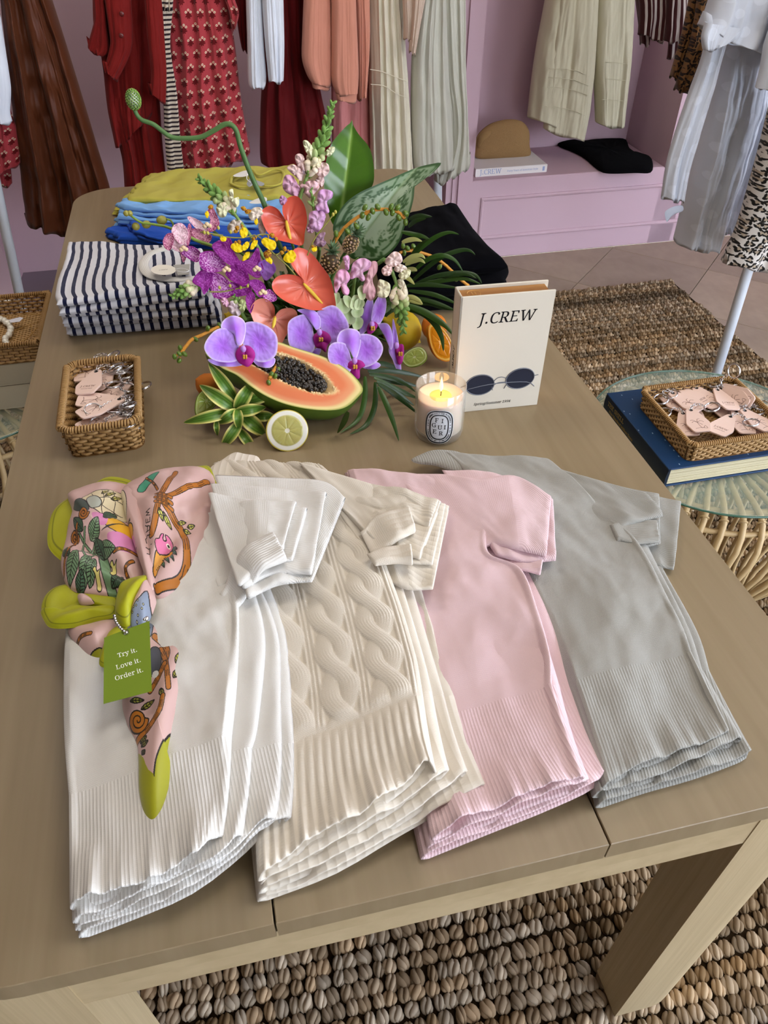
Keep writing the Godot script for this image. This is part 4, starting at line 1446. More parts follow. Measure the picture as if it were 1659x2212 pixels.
func folded(called: String, label: String, cat: String, group: String, m: Material, l: Array, r: Array, h: float, t: float, o := {}) -> Node3D:
	# one folded garment: its left and right edges from back to front, as photo points at its top
	var th := thing(called, label, cat, P(l[0], l[1], T + h), group)
	var n: int = o.get("nv", 30)
	var a := edge(l, T + h + t, n)
	var b := edge(r, T + h + t, n)
	for i in n:
		a[i].y = T + h
		b[i].y = T + h + o.get("tilt", 0.0)
	var sd: float = h * 211.0 + l[0]
	var amp: float = o.get("amp", 0.006)
	var lift := func(s, vf, um, vm, w):
		return noi.get_noise_3d(um * 9.0, vm * 5.0, sd) * amp + noi.get_noise_3d(um * 22.0, vm * 9.0, sd) * amp * 0.35 + o.get("dip", 0.0) * exp(-pow((vf - 0.72) / 0.06, 2.0))
	var layers: int = o.get("layers", 1)
	for k in layers:
		var a2 := a.duplicate()
		var b2 := b.duplicate()
		var tt := t / layers
		for i in n:
			var w: float = o.get("slip", 0.004) * noi.get_noise_2d(i * 0.13 + k * 9.0, sd)
			a2[i] += Vector3(w * 2.0, tt * k, w)
			b2[i] += Vector3(w, tt * k, -w)
		part("fold" if k < layers - 1 else "body", flat_tube(a2, b2, tt * 1.02, o.get("nu", 60), {"lift": lift}), m, th)
	return th

func objects() -> void:
	var grain := bump(hexm("a98450", 0.45, 0.5), M.t_felt, 0.02, Vector3(40, 20, 1))
	M.cane = grain
	M.cane_dark = hexm("6b4a22", 0.6, 0.4)
	M.blush = bump(hexm("e9cdc0", 0.6, 0.35), M.t_felt, 0.01, Vector3(30, 30, 1))
	M.stamp = hexm("7d5f55", 0.8, 0.2)
	M.dark_hole = hexm("1d1512", 0.8)
	M.steel.roughness = 0.2
	M.steel.metallic = 1.0
	M.steel.albedo_color = Color("d2d2d4")
	book_box()
	candle()
	# ---- left basket with leather key rings
	basket("rattan_basket", "small rectangular rattan basket of blush leather key rings on the left of the table", Vector3(-0.2145, T, -1.06), 0.118, 0.200, 0.052, 0.03, 8, 0.93)
	var y := T + 0.024
	fobs([[268, 790, 205, 800, y, 0.0, 0.1, 1, 1, "blush leather key fob deepest at the back"], [276, 830, 226, 868, y, 0.0, 0.0, 1, 1, "blush leather key fob half buried at the right side"], [272, 880, 214, 892, y, 0.0, 0.1, 0, 1, "blush leather key fob under the big middle one"], [280, 905, 216, 922, y, 0.0, 0.0, 1, 1, "blush leather key fob at the front bottom corner"],
		[204, 782, 166, 846, y + 0.010, 0.004, 0.15, 1, 1, "blush leather key fob leaning behind the lettered one"], [238, 798, 196, 856, y + 0.008, 0.0, 0.1, 1, 1, "blush leather key fob right of the lettered one"], [209, 806, 176, 864, y + 0.020, 0.002, 0.1, 0, 1, "blush leather key fob with its lettering upright at the back"],
		[262, 866, 152, 868, y + 0.014, 0.004, 0.0, 1, 1, "blush leather key fob lying crosswise behind the ringed one"], [262, 900, 158, 932, y + 0.010, 0.002, 0.0, 1, 1, "blush leather key fob lying crosswise at the front"], [259, 866, 148, 908, y + 0.022, 0.002, 0.08, 1, 1, "blush leather key fob with a split ring lying across it"]],
		"leather key rings in the left basket", " in the left basket", 1.16)
	var loose := MB.new()
	rng.seed = 4
	for q in [[201, 885, 0.050, 0.4, "on the front fob"], [246, 832, 0.046, 2.4, "beside the lettered fob"], [262, 800, 0.044, -1.8, "behind at the right corner"], [246, 798, 0.040, 3.3, "at the back edge"], [212, 912, 0.042, 0.3, "between the two front fobs"], [272, 812, 0.040, -2.0, "against the right wall"], [276, 838, 0.038, -1.9, "in the heap by the right wall"], [274, 862, 0.038, -1.9, "low in the chain heap"], [274, 884, 0.038, 3.0, "in the front right corner"]]:
		var b := Basis(Vector3.UP, q[3]) * Basis.from_euler(Vector3(rng.randf_range(-0.3, 0.3), 0, rng.randf_range(-0.15, 0.1)))
		var o := thing("split_ring", "steel split ring with chain %s in the left basket" % q[4], "key ring", P(q[0], q[1], T + q[2]), "loose split rings in the left basket", b)
		var g := MB.new()
		torus(g, Vector3.ZERO, Basis(), 0.0125, 0.0009, 28, 6)
		torus(g, Vector3(0, 0.0015, 0), Basis(), 0.0123, 0.0009, 28, 6)
		local("ring", g.mesh(), M.steel, o)
		var ch := MB.new()
		for i in 9:
			var bb := Basis(Vector3.UP, 0.4) * Basis(Vector3(1, 0, 0), PI / 2 * (i % 2) + 0.3) * Basis.from_scale(Vector3(1.35, 1, 1))
			torus(ch, Vector3(0.0125 + i * 0.0036, 0.001 - 0.0006 * i, -0.0016 * i), bb, 0.0021, 0.0006, 10, 5)
		local("chain", ch.mesh(), M.steel, o)
	right_table()
	left_table()
	stacks()
	bench()

func book_box() -> void:
	var w := 0.145
	var hh := 0.203
	var d := 0.036
	var t := thing("book_clutch", "cream linen book-shaped clutch printed with dark round sunglasses, standing beside the candle", "book", Vector3(0.4045, T, -0.972), "", Basis(Vector3.UP, deg_to_rad(-2.5)))
	var linen := bump(hexm("cfc8b8", 0.9, 0.2), M.t_linen, 0.02, Vector3(60, 60, 1))
	var g := MB.new()
	g.box(Vector3(0, hh / 2, d / 2 - 0.0015), Vector3(w, hh, 0.003), 0.0008)
	local("front_cover", g.mesh(1.0), linen, t)
	g = MB.new()
	g.box(Vector3(0, hh / 2, -d / 2 + 0.0015), Vector3(w, hh, 0.003), 0.0008)
	local("back_cover", g.mesh(1.0), linen, t)
	g = MB.new()
	g.box(Vector3(-w / 2 + 0.0015, hh / 2, 0), Vector3(0.003, hh, d), 0.0008)
	local("spine", g.mesh(1.0), linen, t)
	g = MB.new()
	g.box(Vector3(-0.0005, hh / 2 - 0.001, 0), Vector3(w - 0.010, hh - 0.008, d - 0.0062), 0.001)
	var gold := hexm("c08a4a", 0.3)
	gold.metallic = 0.6
	local("page_block", g.mesh(1.0), gold, t)
	g = MB.new()
	torus(g, Vector3(-0.048, hh - 0.0048, 0), Basis(), 0.010, 0.0003, 24, 4)
	g.box(Vector3(-0.0505, hh - 0.0047, 0), Vector3(0.0006, 0.0005, 0.010))
	g.box(Vector3(-0.0455, hh - 0.0047, 0), Vector3(0.0006, 0.0005, 0.010))
	local("stamped_monogram", g.mesh(), hexm("e2b465", 0.4), t)
	var ink := hexm("17161a", 0.85, 0.15)
	var z := d / 2
	var bt := t.transform
	text("title", "J.CREW", "Droid Serif", 0.088, bt * Transform3D(Basis(), Vector3(0.002, 0.163, z)), ink, t, 0.0003, 0.17)
	text("season", "Spring/Summer 1994", "Droid Serif", 0.062, bt * Transform3D(Basis(), Vector3(-0.006, 0.013, z)), ink, t, 0.0003, 0.25)
	text("spine_title", "J.CREW", "Droid Serif", 0.036, bt * Transform3D(Basis(Vector3(0, -1, 0), Vector3(0, 0, 1), Vector3(-1, 0, 0)), Vector3(-w / 2, 0.095, 0)), ink, t, 0.0003, 0.17)
	# the embroidered sunglasses
	var fr := MB.new()
	var le := MB.new()
	for s in [[-0.030, 0.050, 0.0235, 0.0185, -0.06], [0.036, 0.055, 0.0235, 0.0185, 0.10]]:
		var ring := PackedVector3Array()
		var lens := PackedVector2Array()
		for i in 32:
			var a := TAU * i / 32
			var q := Vector2(cos(a) * s[2], sin(a) * s[3]).rotated(s[4]) + Vector2(s[0], s[1])
			ring.append(Vector3(q.x, q.y, z + 0.0005))
			lens.append(q)
		fr.tube(ring, 0.0009, 6, true)
		le.prism(lens, 0.0, 0.0007, 0.0, Transform3D(Basis(Vector3(1, 0, 0), Vector3(0, 0, 1), Vector3(0, 1, 0)), Vector3(0, 0, z)))
	for l in [[-0.008, 0.054, -0.002, 0.060, 0.006, 0.061, 0.0135, 0.057], [-0.007, 0.047, 0.0, 0.051, 0.014, 0.051], [-0.053, 0.052, -0.062, 0.049], [0.059, 0.058, 0.066, 0.059], [-0.050, 0.044, -0.020, 0.049, 0.016, 0.050, 0.050, 0.047, 0.062, 0.038], [-0.010, 0.045, -0.008, 0.038], [0.014, 0.046, 0.011, 0.039]]:
		var p := PackedVector3Array()
		for i in range(0, l.size(), 2):
			p.append(Vector3(l[i], l[i + 1], z + 0.0006))
		fr.tube(spl3(p, 12), 0.0009 if l.size() != 10 else 0.0011, 5, false, 0.6)
	local("printed_lenses", le.mesh(1.0), hexm("2a2c38", 0.8, 0.2), t)
	local("printed_frame", fr.mesh(), hexm("6d7078", 0.7, 0.3), t)

func candle() -> void:
	var c := P(963, 965, T) + Vector3(-0.001, 0, -0.039)
	var r := 0.0385
	var hh := 0.089
	var t := thing("scented_candle", "lit scented candle in a clear glass with an oval black and white label", "candle", c)
	var gl := StandardMaterial3D.new()
	gl.albedo_color = Color(0.95, 0.97, 0.96, 0.10)
	gl.transparency = BaseMaterial3D.TRANSPARENCY_ALPHA
	gl.roughness = 0.03
	gl.metallic_specular = 0.5
	M.glass = gl
	var g := MB.new()
	g.lathe(v2([0.001, 0.0, r * 0.86, 0.0, r * 0.95, 0.003, r, 0.012, r, hh - 0.001, r - 0.001, hh, r - 0.002, hh - 0.001, r - 0.0022, 0.014, r * 0.9, 0.010, 0.001, 0.009]), 64)
	local("glass", g.mesh(), gl, t)
	g = MB.new()
	g.lathe(v2([0.001, 0.0115, r - 0.006, 0.0115, r - 0.0028, 0.015, r - 0.0026, 0.069, r - 0.0035, 0.0705, r - 0.006, 0.070, 0.016, 0.0685, 0.014, 0.0675, 0.001, 0.067]), 64)
	var wax := hexm("d9c8b4", 0.45, 0.4)
	wax.subsurf_scatter_enabled = true
	wax.subsurf_scatter_strength = 0.4
	local("wax", g.mesh(), wax, t)
	g = MB.new()
	g.lathe(v2([0.001, 0.0688, 0.0165, 0.0688, 0.018, 0.0682]), 40)
	local("melted_pool", g.mesh(), hexm("e5c876", 0.05, 0.5), t)
	g = MB.new()
	g.tube(PackedVector3Array([Vector3(0, 0.066, 0), Vector3(0.0004, 0.076, 0), Vector3(0.001, 0.0795, 0)]), 0.0007, 6)
	local("wick", g.mesh(), hexm("1b1512", 0.9), t)
	g = MB.new()
	g.lathe(v2([0.0002, 0.076, 0.0022, 0.079, 0.0031, 0.083, 0.0029, 0.088, 0.0018, 0.094, 0.0007, 0.099, 0.0001, 0.102]), 16)
	var fm := glow(hexm("ffe2a0", 0.5), 3.2)
	local("flame", g.mesh(), fm, t)
	var l := OmniLight3D.new()
	l.name = "flame_light"
	t.add_child(l)
	l.position = Vector3(0, 0.0855, 0)
	l.light_color = Color(1.0, 0.72, 0.38)
	l.light_energy = 0.003
	l.light_size = 0.003
	l.omni_range = 8.0
	l.omni_attenuation = 2.0
	l.shadow_enabled = true
	# label wrapped on the glass, facing the viewer
	var face := atan2(EYE.x - c.x + 0.02, EYE.z - c.z)
	var ro := r + 0.0003
	var on := func(q: Vector3) -> Vector3:
		var a: float = face + q.x / ro
		return c + Vector3(sin(a) * (ro + q.z), q.y, cos(a) * (ro + q.z))
	var mid := 0.037
	var oval := func(a: float, kx: float, ky: float) -> Vector2:
		var ca := cos(a)
		var sa := sin(a)
		return Vector2(signf(ca) * pow(absf(ca), 0.72) * kx, mid + signf(sa) * pow(absf(sa), 0.72) * ky)
	var lab := MB.new()
	var p := PackedVector3Array()
	var u := PackedVector2Array()
	for j in 8:
		for i in 64:
			var q: Vector2 = oval.call(TAU * i / 64.0, 0.0225 * maxf(j / 7.0, 0.01), 0.0305)
			q.y = mid + (q.y - mid) * maxf(j / 7.0, 0.01)
			p.append(on.call(Vector3(q.x, q.y, 0.0002)))
			u.append(q)
	lab.grid(p, u, 64, 8, true)
	part("label", lab.mesh(), hexm("cfd2d4", 0.6, 0.3), t)
	var ink := hexm("14171c", 0.7, 0.2)
	var lines := MB.new()
	for q in [[0.0212, 0.0292, 0.00035], [0.0202, 0.0282, 0.00055], [0.0142, 0.0222, 0.00055], [0.0133, 0.0213, 0.0003]]:
		var path := PackedVector3Array()
		for i in 72:
			var s: Vector2 = oval.call(TAU * i / 72.0, q[0], q[1])
			path.append(on.call(Vector3(s.x, s.y, 0.0003)))
		lines.tube(path, q[2], 5, true)
	part("label_border", lines.mesh(), ink, t)
	for q in [["F", -0.0042, 0.0500], ["I", 0.0045, 0.0490], ["G", -0.0078, 0.0405], ["U", 0.0012, 0.0372], ["I", 0.0088, 0.0372], ["E", -0.0066, 0.0290], ["R", 0.0032, 0.0262]]:
		text("lettering", q[0], "Droid Serif", 0.0072, Transform3D(), ink, t, 0.0003, 0.0, func(v: Vector3): return on.call(v + Vector3(q[1], q[2], 0.0003)), true)
	# the ring of small words round the oval
	var words := "diptyque 34 boulevard saint germain paris 5e  34 boulevard saint germain "
	var shape := []
	for i in words.length():
		if words[i] != " ":
			shape.append(i)
	for i in shape:
		var a: float = PI / 2 + 0.36 - TAU * i / words.length()
		var m: Vector2 = oval.call(a, 0.0172, 0.0252)
		var m2: Vector2 = oval.call(a - 0.03, 0.0172, 0.0252)
		var dir := (m2 - m).normalized()
		text("small_lettering", words[i], "Droid Serif", 0.0022, Transform3D(), ink, t, 0.0002, 0.0, func(v: Vector3): return on.call(Vector3(m.x + v.x * dir.x - v.y * dir.y, m.y + v.x * dir.y + v.y * dir.x, 0.0003 + v.z)), true)

func cane_table(called: String, label: String, c: Vector3) -> Node3D:
	var t := thing(called, label, "side table", c)
	var pale := bump(hexm("bfa578", 0.45, 0.5), M.t_felt, 0.02, Vector3(30, 8, 1))
	M.cane_pale = pale
	for i in 44:
		var a := TAU * i / 44
		var p := PackedVector3Array()
		for q in [[0.05, 0.474], [0.15, 0.476], [0.225, 0.474], [0.262, 0.455], [0.288, 0.40], [0.292, 0.33], [0.272, 0.26], [0.235, 0.19], [0.205, 0.12], [0.2, 0.06], [0.205, 0.012]]:
			var w := a + 0.35 * smoothstep(0.47, 0.1, q[1])
			p.append(Vector3(cos(w) * q[0], q[1], sin(w) * q[0]))
		var g := MB.new()
		g.tube(spl3(p, 22), 0.0062, 7)
		local("cane", g.mesh(), pale, t)
	for q in [[0.225, 0.462, 0.008], [0.262, 0.44, 0.006], [0.20, 0.02, 0.008], [0.05, 0.465, 0.008]]:
		var g := MB.new()
		torus(g, Vector3(0, q[1], 0), Basis(), q[0], q[2], 48, 7)
		local("cane_ring", g.mesh(), pale, t)
	var bind := MB.new()
	for i in 44:
		var a := TAU * i / 44
		torus(bind, Vector3(cos(a) * 0.252, 0.462, sin(a) * 0.252), Basis(Vector3(0, 1, 0), -a) * Basis(Vector3(0, 0, 1), PI / 2 - 0.5), 0.0075, 0.0022, 10, 5)
	tag(local("binding", bind.mesh(), pale, t), "", "", "", "stuff")
	var g := MB.new()
	g.lathe(v2([0.001, 0.484, 0.262, 0.484, 0.264, 0.485, 0.264, 0.491, 0.262, 0.492, 0.001, 0.492]), 72)
	var gm := StandardMaterial3D.new()
	gm.albedo_color = Color(0.80, 0.93, 0.86, 0.12)
	gm.transparency = BaseMaterial3D.TRANSPARENCY_ALPHA
	gm.roughness = 0.02
	local("glass_top", g.mesh(30.0), gm, t)
	g = MB.new()
	torus(g, Vector3(0, 0.488, 0), Basis(), 0.2635, 0.0024, 72, 6)
	local("glass_edge", g.mesh(), hexm("2f5a48", 0.1, 0.6), t)
	return t

func right_table() -> void:
	cane_table("rattan_side_table", "round rattan side table with a glass top, on the right of the wooden table", Vector3(0.985, 0.012, -1.115))
	var bh := 0.505
	var t := thing("blue_book", "thick blue hardback book with gold spine lettering on the glass side table", "book", Vector3(0.91, bh, -1.11))
	var blue := mat(Color.WHITE, 0.45, 0.4)
	blue.albedo_texture = tex(256, 256, func(u, v):
		var k := saw(sin(floorf(u * 128) * 12.9898 + floorf(v * 64) * 78.233) * 43758.5)
		return Color("9fb4c4") if k > 0.996 else Color("16365a"))
	blue.uv1_scale = Vector3(4, 4, 1)
	var g := MB.new()
	g.box(Vector3(0.910, bh + 0.0435, -1.111), Vector3(0.242, 0.0035, 0.276), 0.001)
	part("front_cover", g.mesh(1.0), blue, t)
	g = MB.new()
	g.box(Vector3(0.910, bh + 0.0018, -1.111), Vector3(0.242, 0.0035, 0.276), 0.001)
	part("back_cover", g.mesh(1.0), blue, t)
	g = MB.new()
	var sp_ := PackedVector2Array()
	for i in 9:
		var f := i / 8.0
		sp_.append(Vector2(0.7905 - 0.003 * sin(PI * f), f * 0.0452))
	sp_.append_array(PackedVector2Array([Vector2(0.794, 0.0452), Vector2(0.794, 0)]))
	g.prism(sp_, -0.138, 0.138, 0.0, Transform3D(Basis(Vector3(1, 0, 0), Vector3(0, 0, 1), Vector3(0, 1, 0)), Vector3(0, bh, -1.111)))
	part("spine", g.mesh(30.0), hexm("101c2c", 0.5, 0.4), t)
	g = MB.new()
	for k in 30:
		var o := rng.randf_range(-0.0012, 0.0012)
		g.box(Vector3(0.908 + o, bh + 0.0045 + k * 0.00122, -1.111 + o), Vector3(0.228, 0.0011, 0.268))
	part("page_block", g.mesh(1.0), hexm("c9c0a0", 0.8, 0.2), t)
	var gold := hexm("a98b3e", 0.35)
	gold.metallic = 0.5
	var sb := Basis(Vector3(0, 0, 1), Vector3(0, 1, 0), Vector3(-1, 0, 0))
	text("title", "THE SHELL", "Droid Serif", 0.075, Transform3D(sb, Vector3(0.7874, bh + 0.030, -1.195)), gold, t, 0.0003)
	text("subtitle", "Five Hundred Million Years", "Droid Serif", 0.11, Transform3D(sb, Vector3(0.7874, bh + 0.016, -1.165)), gold, t, 0.0003)
	basket("rattan_basket", "shallow square rattan basket of blush leather key rings on the blue book", Vector3(0.939, bh + 0.0455, -1.088), 0.222, 0.212, 0.040, 0.0, 7, 0.96)
	var y := bh + 0.0455 + 0.014
	fobs([[1425, 853, 1470, 880, y, 0.002, 0.0, 1, 1, "blush leather key fob in the back left corner"], [1470, 868, 1512, 915, y, 0.0, 0.0, 1, 1, "blush leather key fob half hidden in the middle"], [1540, 880, 1590, 905, y, 0.0, 0.1, 1, 1, "blush leather key fob under the chain heap"], [1620, 905, 1655, 945, y, 0.0, 0.0, 1, -1, "blush leather key fob in the front right corner"],
		[1472, 843, 1538, 880, y + 0.010, 0.002, 0.05, 0, -1, "lettered blush leather key fob third from the back corner"], [1453, 852, 1522, 890, y + 0.014, 0.002, 0.1, 1, -1, "blush leather key fob with a palm, second from the back corner"], [1504, 841, 1552, 884, y + 0.012, 0.0, 0.1, 1, 1, "blush leather key fob behind the lettered upright one"],
		[1549, 845, 1590, 895, y + 0.018, 0.002, -0.1, 0, 1, "blush leather key fob with lettering, right of the chain heap"], [1475, 896, 1494, 944, y + 0.008, 0.0, 0.1, 1, -1, "blush leather key fob tucked at the left wall"], [1492, 889, 1524, 945, y + 0.018, 0.002, 0.1, 1, 1, "blush leather key fob with a palm at the front left"],
		[1577, 903, 1536, 952, y + 0.020, 0.0, 0.0, 0, 1, "blush leather key fob with lettering at the front wall"], [1589, 892, 1616, 940, y + 0.010, 0.0, 0.0, 1, 1, "blush leather key fob with a sail print by the front wall"], [1608, 890, 1656, 925, y + 0.016, 0.002, 0.0, 1, 1, "blush leather key fob with a palm at the right"], [1566, 838, 1632, 880, y + 0.022, 0.002, 1.2, 1, 1, "blush leather key fob standing on edge at the back"], [1558, 842, 1620, 886, y + 0.016, 0.002, 1.1, 1, -1, "blush leather key fob standing on edge in front of another"]],
		"leather key rings in the right basket", " in the right basket", 1.3)

func left_table() -> void:
	var t := cane_table("rattan_side_table", "round rattan side table with a glass top under books and a tray, on the left", Vector3(-0.625, 0.012, -1.675))
	t.rotation.y = 0.07
	var k := 0
	var cloth := bump(hexm("a79c85", 0.9, 0.2), M.t_linen, 0.03, Vector3(30, 30, 1))
	for q in [[0.505, 0.058, -0.43, "lower pale cloth-bound book under the tray on the left side table"], [0.564, 0.052, -0.445, "upper pale cloth-bound book directly under the woven tray"]]:
		var b := thing("cloth_book", q[3], "book", Vector3(-0.59, q[0], -1.66), "books under the tray")
		var g := MB.new()
		g.box(Vector3(-0.59, q[0] + q[1] - 0.002, -1.66), Vector3(0.34, 0.004, 0.24), 0.001)
		g.box(Vector3(-0.59, q[0] + 0.002, -1.66), Vector3(0.34, 0.004, 0.24), 0.001)
		part("cover", g.mesh(1.0), cloth, b)
		g = MB.new()
		var sq := PackedVector2Array()
		for i in 9:
			sq.append(Vector2(-1.541 + 0.004 * sin(PI * i / 8.0), q[1] * i / 8.0))
		sq.append_array(PackedVector2Array([Vector2(-1.546, q[1]), Vector2(-1.546, 0)]))
		g.prism(sq, -0.17, 0.17, 0.0, Transform3D(Basis(Vector3(0, 0, 1), Vector3(1, 0, 0), Vector3(0, 1, 0)), Vector3(-0.59, q[0], 0)))
		part("spine", g.mesh(30.0), cloth, b)
		g = MB.new()
		g.box(Vector3(-0.59, q[0] + q[1] / 2, -1.664), Vector3(0.328, q[1] - 0.008, 0.224), 0.001)
		part("page_block", g.mesh(1.0), hexm("d8d0b8", 0.8), b)
		k += 1
	basket("woven_tray", "rectangular woven rattan tray holding a pearl necklace, on the left side table", Vector3(-0.585, 0.6165, -1.655), 0.36, 0.245, 0.045, 0.0, 6, 0.95)
	var n := thing("pearl_necklace", "necklace of irregular white pearls lying in the woven tray", "necklace", P(15, 715, 0.633))
	var pearl := hexm("e6e4d6", 0.22, 0.7)
	pearl.clearcoat_enabled = true
	rng.seed = 8
	var line := edge([-40, 676, -14, 686, 6, 691, 16, 697, 23, 708, 20, 722, 11, 732, 14, 741, 20, 750], 0.631, 15)
	for p in line:
		var g := MB.new()
		g.ball(p, Vector3(rng.randf_range(0.007, 0.010), 0.0072, rng.randf_range(0.0065, 0.009)), 12, 8, Basis(Vector3.UP, rng.randf() * 3))
		part("pearl", g.mesh(), pearl, n)
	var pt := thing("price_tag", "small white folded price tag on a thread in the woven tray", "tag", P(38, 692, 0.64))
	var tg := MB.new()
	var pq := PackedVector2Array()
	for q in [[20, 690], [43, 684], [50, 686], [42, 694], [22, 696]]:
		var w := P(q[0], q[1], 0.642)
		pq.append(Vector2(w.x, w.z))
	tg.prism(pq, 0.6405, 0.6412)
	part("card", tg.mesh(1.0), hexm("d9dbe6", 0.6), pt)
	for l in [[[50, 680, 60, 678, 80, 680, 104, 676], "thread"], [[26, 718, 52, 706, 68, 700, 104, 690], "thread"], [[38, 742, 60, 730, 82, 706], "thread"], [[66, 700, 70, 720, 78, 726, 74, 742], "thread"]]:
		var g := MB.new()
		g.tube(edge(l[0], 0.634, 14), 0.0009, 5)
		part(l[1], g.mesh(), hexm("9a7434", 0.7), pt)

func stacks() -> void:
	# striped tops
	var str_ := bump(sheen(hexm("ffffff", 0.95, 0.15), 0.4), M.t_jersey, 0.03, Vector3(1 / 0.018, 1 / 0.018, 1))
	str_.albedo_texture = tex(64, 8, func(u, v): return Color("161a38") if u > 0.62 else Color("cfcfd4"))
	str_.uv1_scale = Vector3(1 / 0.0178, 1, 1)
	str_.heightmap_enabled = false
	var sg := "navy striped tops in a folded stack"
	var L := [[152, 540, 142, 590, 134, 662, 136, 692], [148, 530, 134, 580, 124, 640, 128, 668], [145, 520, 134, 570, 116, 622, 122, 645]]
	var R := [[452, 560, 464, 600, 474, 640, 476, 668], [446, 545, 456, 590, 462, 630, 458, 644], [438, 534, 446, 570, 446, 600, 440, 606]]
	for k in 3:
		folded("striped_tee", ["navy and white striped top at the bottom of the striped stack", "navy and white striped top in the middle of the striped stack", "navy and white striped top lying uppermost with a round swing tag"][k], "top", sg, str_, L[k], R[k], k * 0.032, 0.032, {"layers": 2, "amp": 0.007, "slip": 0.0012})
	var sw := get_node("striped_tee_002")
	var nb := MB.new()
	nb.tube(edge([400, 525, 370, 534, 335, 544, 318, 556, 310, 572, 318, 590, 340, 600, 380, 604, 440, 600], T + 0.0985, 40), 0.0095, 12, false, 0.3)
	part("neckband", nb.mesh(), M.white[1], sw)
	var rt := thing("round_swing_tag", "white oval swing tag lying on the uppermost striped top", "tag", P(353, 583, T + 0.112))
	var g := MB.new()
	var ov := PackedVector2Array()
	for i in 28:
		var q := P(353 + cos(TAU * i / 28) * 27, 583 + sin(TAU * i / 28) * 11, T + 0.112)
		ov.append(Vector2(q.x, q.z))
	g.prism(ov, T + 0.1115, T + 0.1123)
	part("card", g.mesh(1.0), hexm("e8e4d8", 0.7), rt)
	text("lettering", "J.CREW", "Droid Serif", 0.016, Transform3D(Basis(Vector3(1, 0, 0), Vector3(0, 0, -1), Vector3(0, 1, 0)), P(353, 583, T + 0.1124)), hexm("8b867c", 0.7), rt, 0.0001)
	g = MB.new()
	g.tube(edge([378, 582, 392, 580, 408, 584, 400, 588, 380, 586], T + 0.113, 16), 0.0008, 5)
	part("string", g.mesh(), hexm("e8e8e8", 0.7), rt)
	g = MB.new()
	g.prism(PackedVector2Array([Vector2(P(374, 572, T + 0.108).x, P(374, 572, T + 0.108).z), Vector2(P(410, 570, T + 0.108).x, P(410, 570, T + 0.108).z), Vector2(P(408, 592, T + 0.108).x, P(408, 592, T + 0.108).z), Vector2(P(384, 594, T + 0.108).x, P(384, 594, T + 0.108).z)]), T + 0.107, T + 0.1078)
	part("care_label", g.mesh(1.0), hexm("a5a49e", 0.7), rt)
	# royal blue, light blue, yellow-green
	var rb := bump(sheen(hexm("2450b4", 0.95, 0.15), 0.4), M.t_jersey, 0.03, Vector3(1 / 0.018, 1 / 0.018, 1))
	var lb := bump(sheen(hexm("7fb0e8", 0.95, 0.15), 0.4), M.t_jersey, 0.03, Vector3(1 / 0.018, 1 / 0.018, 1))
	var yg := bump(sheen(hexm("b3aa4b", 0.95, 0.15), 0.4), M.t_jersey, 0.03, Vector3(1 / 0.018, 1 / 0.018, 1))
	for k in 3:
		folded("yellow_green_tee", ["yellow-green top at the bottom, peeping out left of the light blue stack", "yellow-green top in the middle of the stack at the far end", "yellow-green top lying uppermost at the far end of the table"][k], "top", "yellow-green tops in a folded stack", yg, [[300, 400, 262, 430, 243, 447], [322, 378, 282, 410, 266, 438], [342, 369, 302, 392, 271, 428]][k], [[640, 385, 640, 412, 636, 440], [640, 372, 642, 400, 640, 432], [640, 358, 645, 385, 645, 425]][k], k * 0.022, 0.022, {"layers": 2, "amp": 0.008, "slip": 0.008})
	for k in 3:
		folded("light_blue_tee", ["light blue top at the bottom of the light blue stack", "light blue top in the middle of the light blue stack", "light blue top lying uppermost below the yellow-green stack"][k], "top", "light blue tops in a folded stack", lb, [[276, 450, 256, 464, 247, 474], [276, 440, 260, 452, 253, 466], [278, 424, 262, 434, 257, 446]][k], [[636, 455, 640, 476, 640, 500], [636, 445, 640, 466, 640, 490], [640, 425, 640, 445, 640, 468]][k], k * 0.02, 0.02, {"layers": 2, "amp": 0.010, "slip": 0.008})
	for k in 2:
		folded("royal_blue_tee", ["royal blue top with its corner pointing left behind the striped stack", "royal blue top lying uppermost behind the striped stack"][k], "top", "royal blue tops in a folded stack", rb, [[268, 478, 244, 490, 227, 498, 252, 512], [280, 466, 274, 474, 290, 498, 330, 512]][k], [[620, 490, 640, 510, 640, 535], [620, 480, 640, 500, 640, 520]][k], k * 0.016, 0.016, {"layers": 2, "amp": 0.008, "slip": 0.006})
	for q in [["yellow_green_tee_002", [500, 382, 520, 372, 544, 366, 560, 378, 590, 366, 612, 372, 606, 396, 580, 402, 550, 398, 520, 404, 498, 396], 0.074], ]:
		var cn := MB.new()
		cn.tube(edge(q[1], T + q[2], 40), 0.004, 8, true, 0.5)
		part("neckband", cn.mesh(), yg, get_node(q[0]))
	var n := 0
	for q in [[505, 378, 0.080, "white hang tag on the uppermost yellow-green top"], [540, 436, 0.074, "white hang tag on the uppermost light blue top"]]:
		var pt := thing("hang_tag", q[3], "tag", P(q[0], q[1], T + q[2]))
		var pg := MB.new()
		patch(pg, [q[0] - 2, q[1] + 2, q[0] + 18, q[1] - 8, q[0] + 34, q[1] - 10, q[0] + 36, q[1] - 2, q[0] + 20, q[1] + 4], Vector3(0, T + q[2], 0), Vector3.UP, 0.0015, {"back": 0.001, "n": 24, "rings": 3})
		part("card", pg.mesh(), hexm("e4e4e0", 0.7), pt)
		var pg2 := MB.new()
		patch(pg2, [q[0] + 28, q[1] + 18, q[0] + 38, q[1] + 4, q[0] + 46, q[1] + 10, q[0] + 66, q[1] + 18, q[0] + 60, q[1] + 24, q[0] + 44, q[1] + 20, q[0] + 34, q[1] + 26], Vector3(0, T + q[2], 0), Vector3.UP, 0.002, {"back": 0.001, "n": 28, "rings": 3})
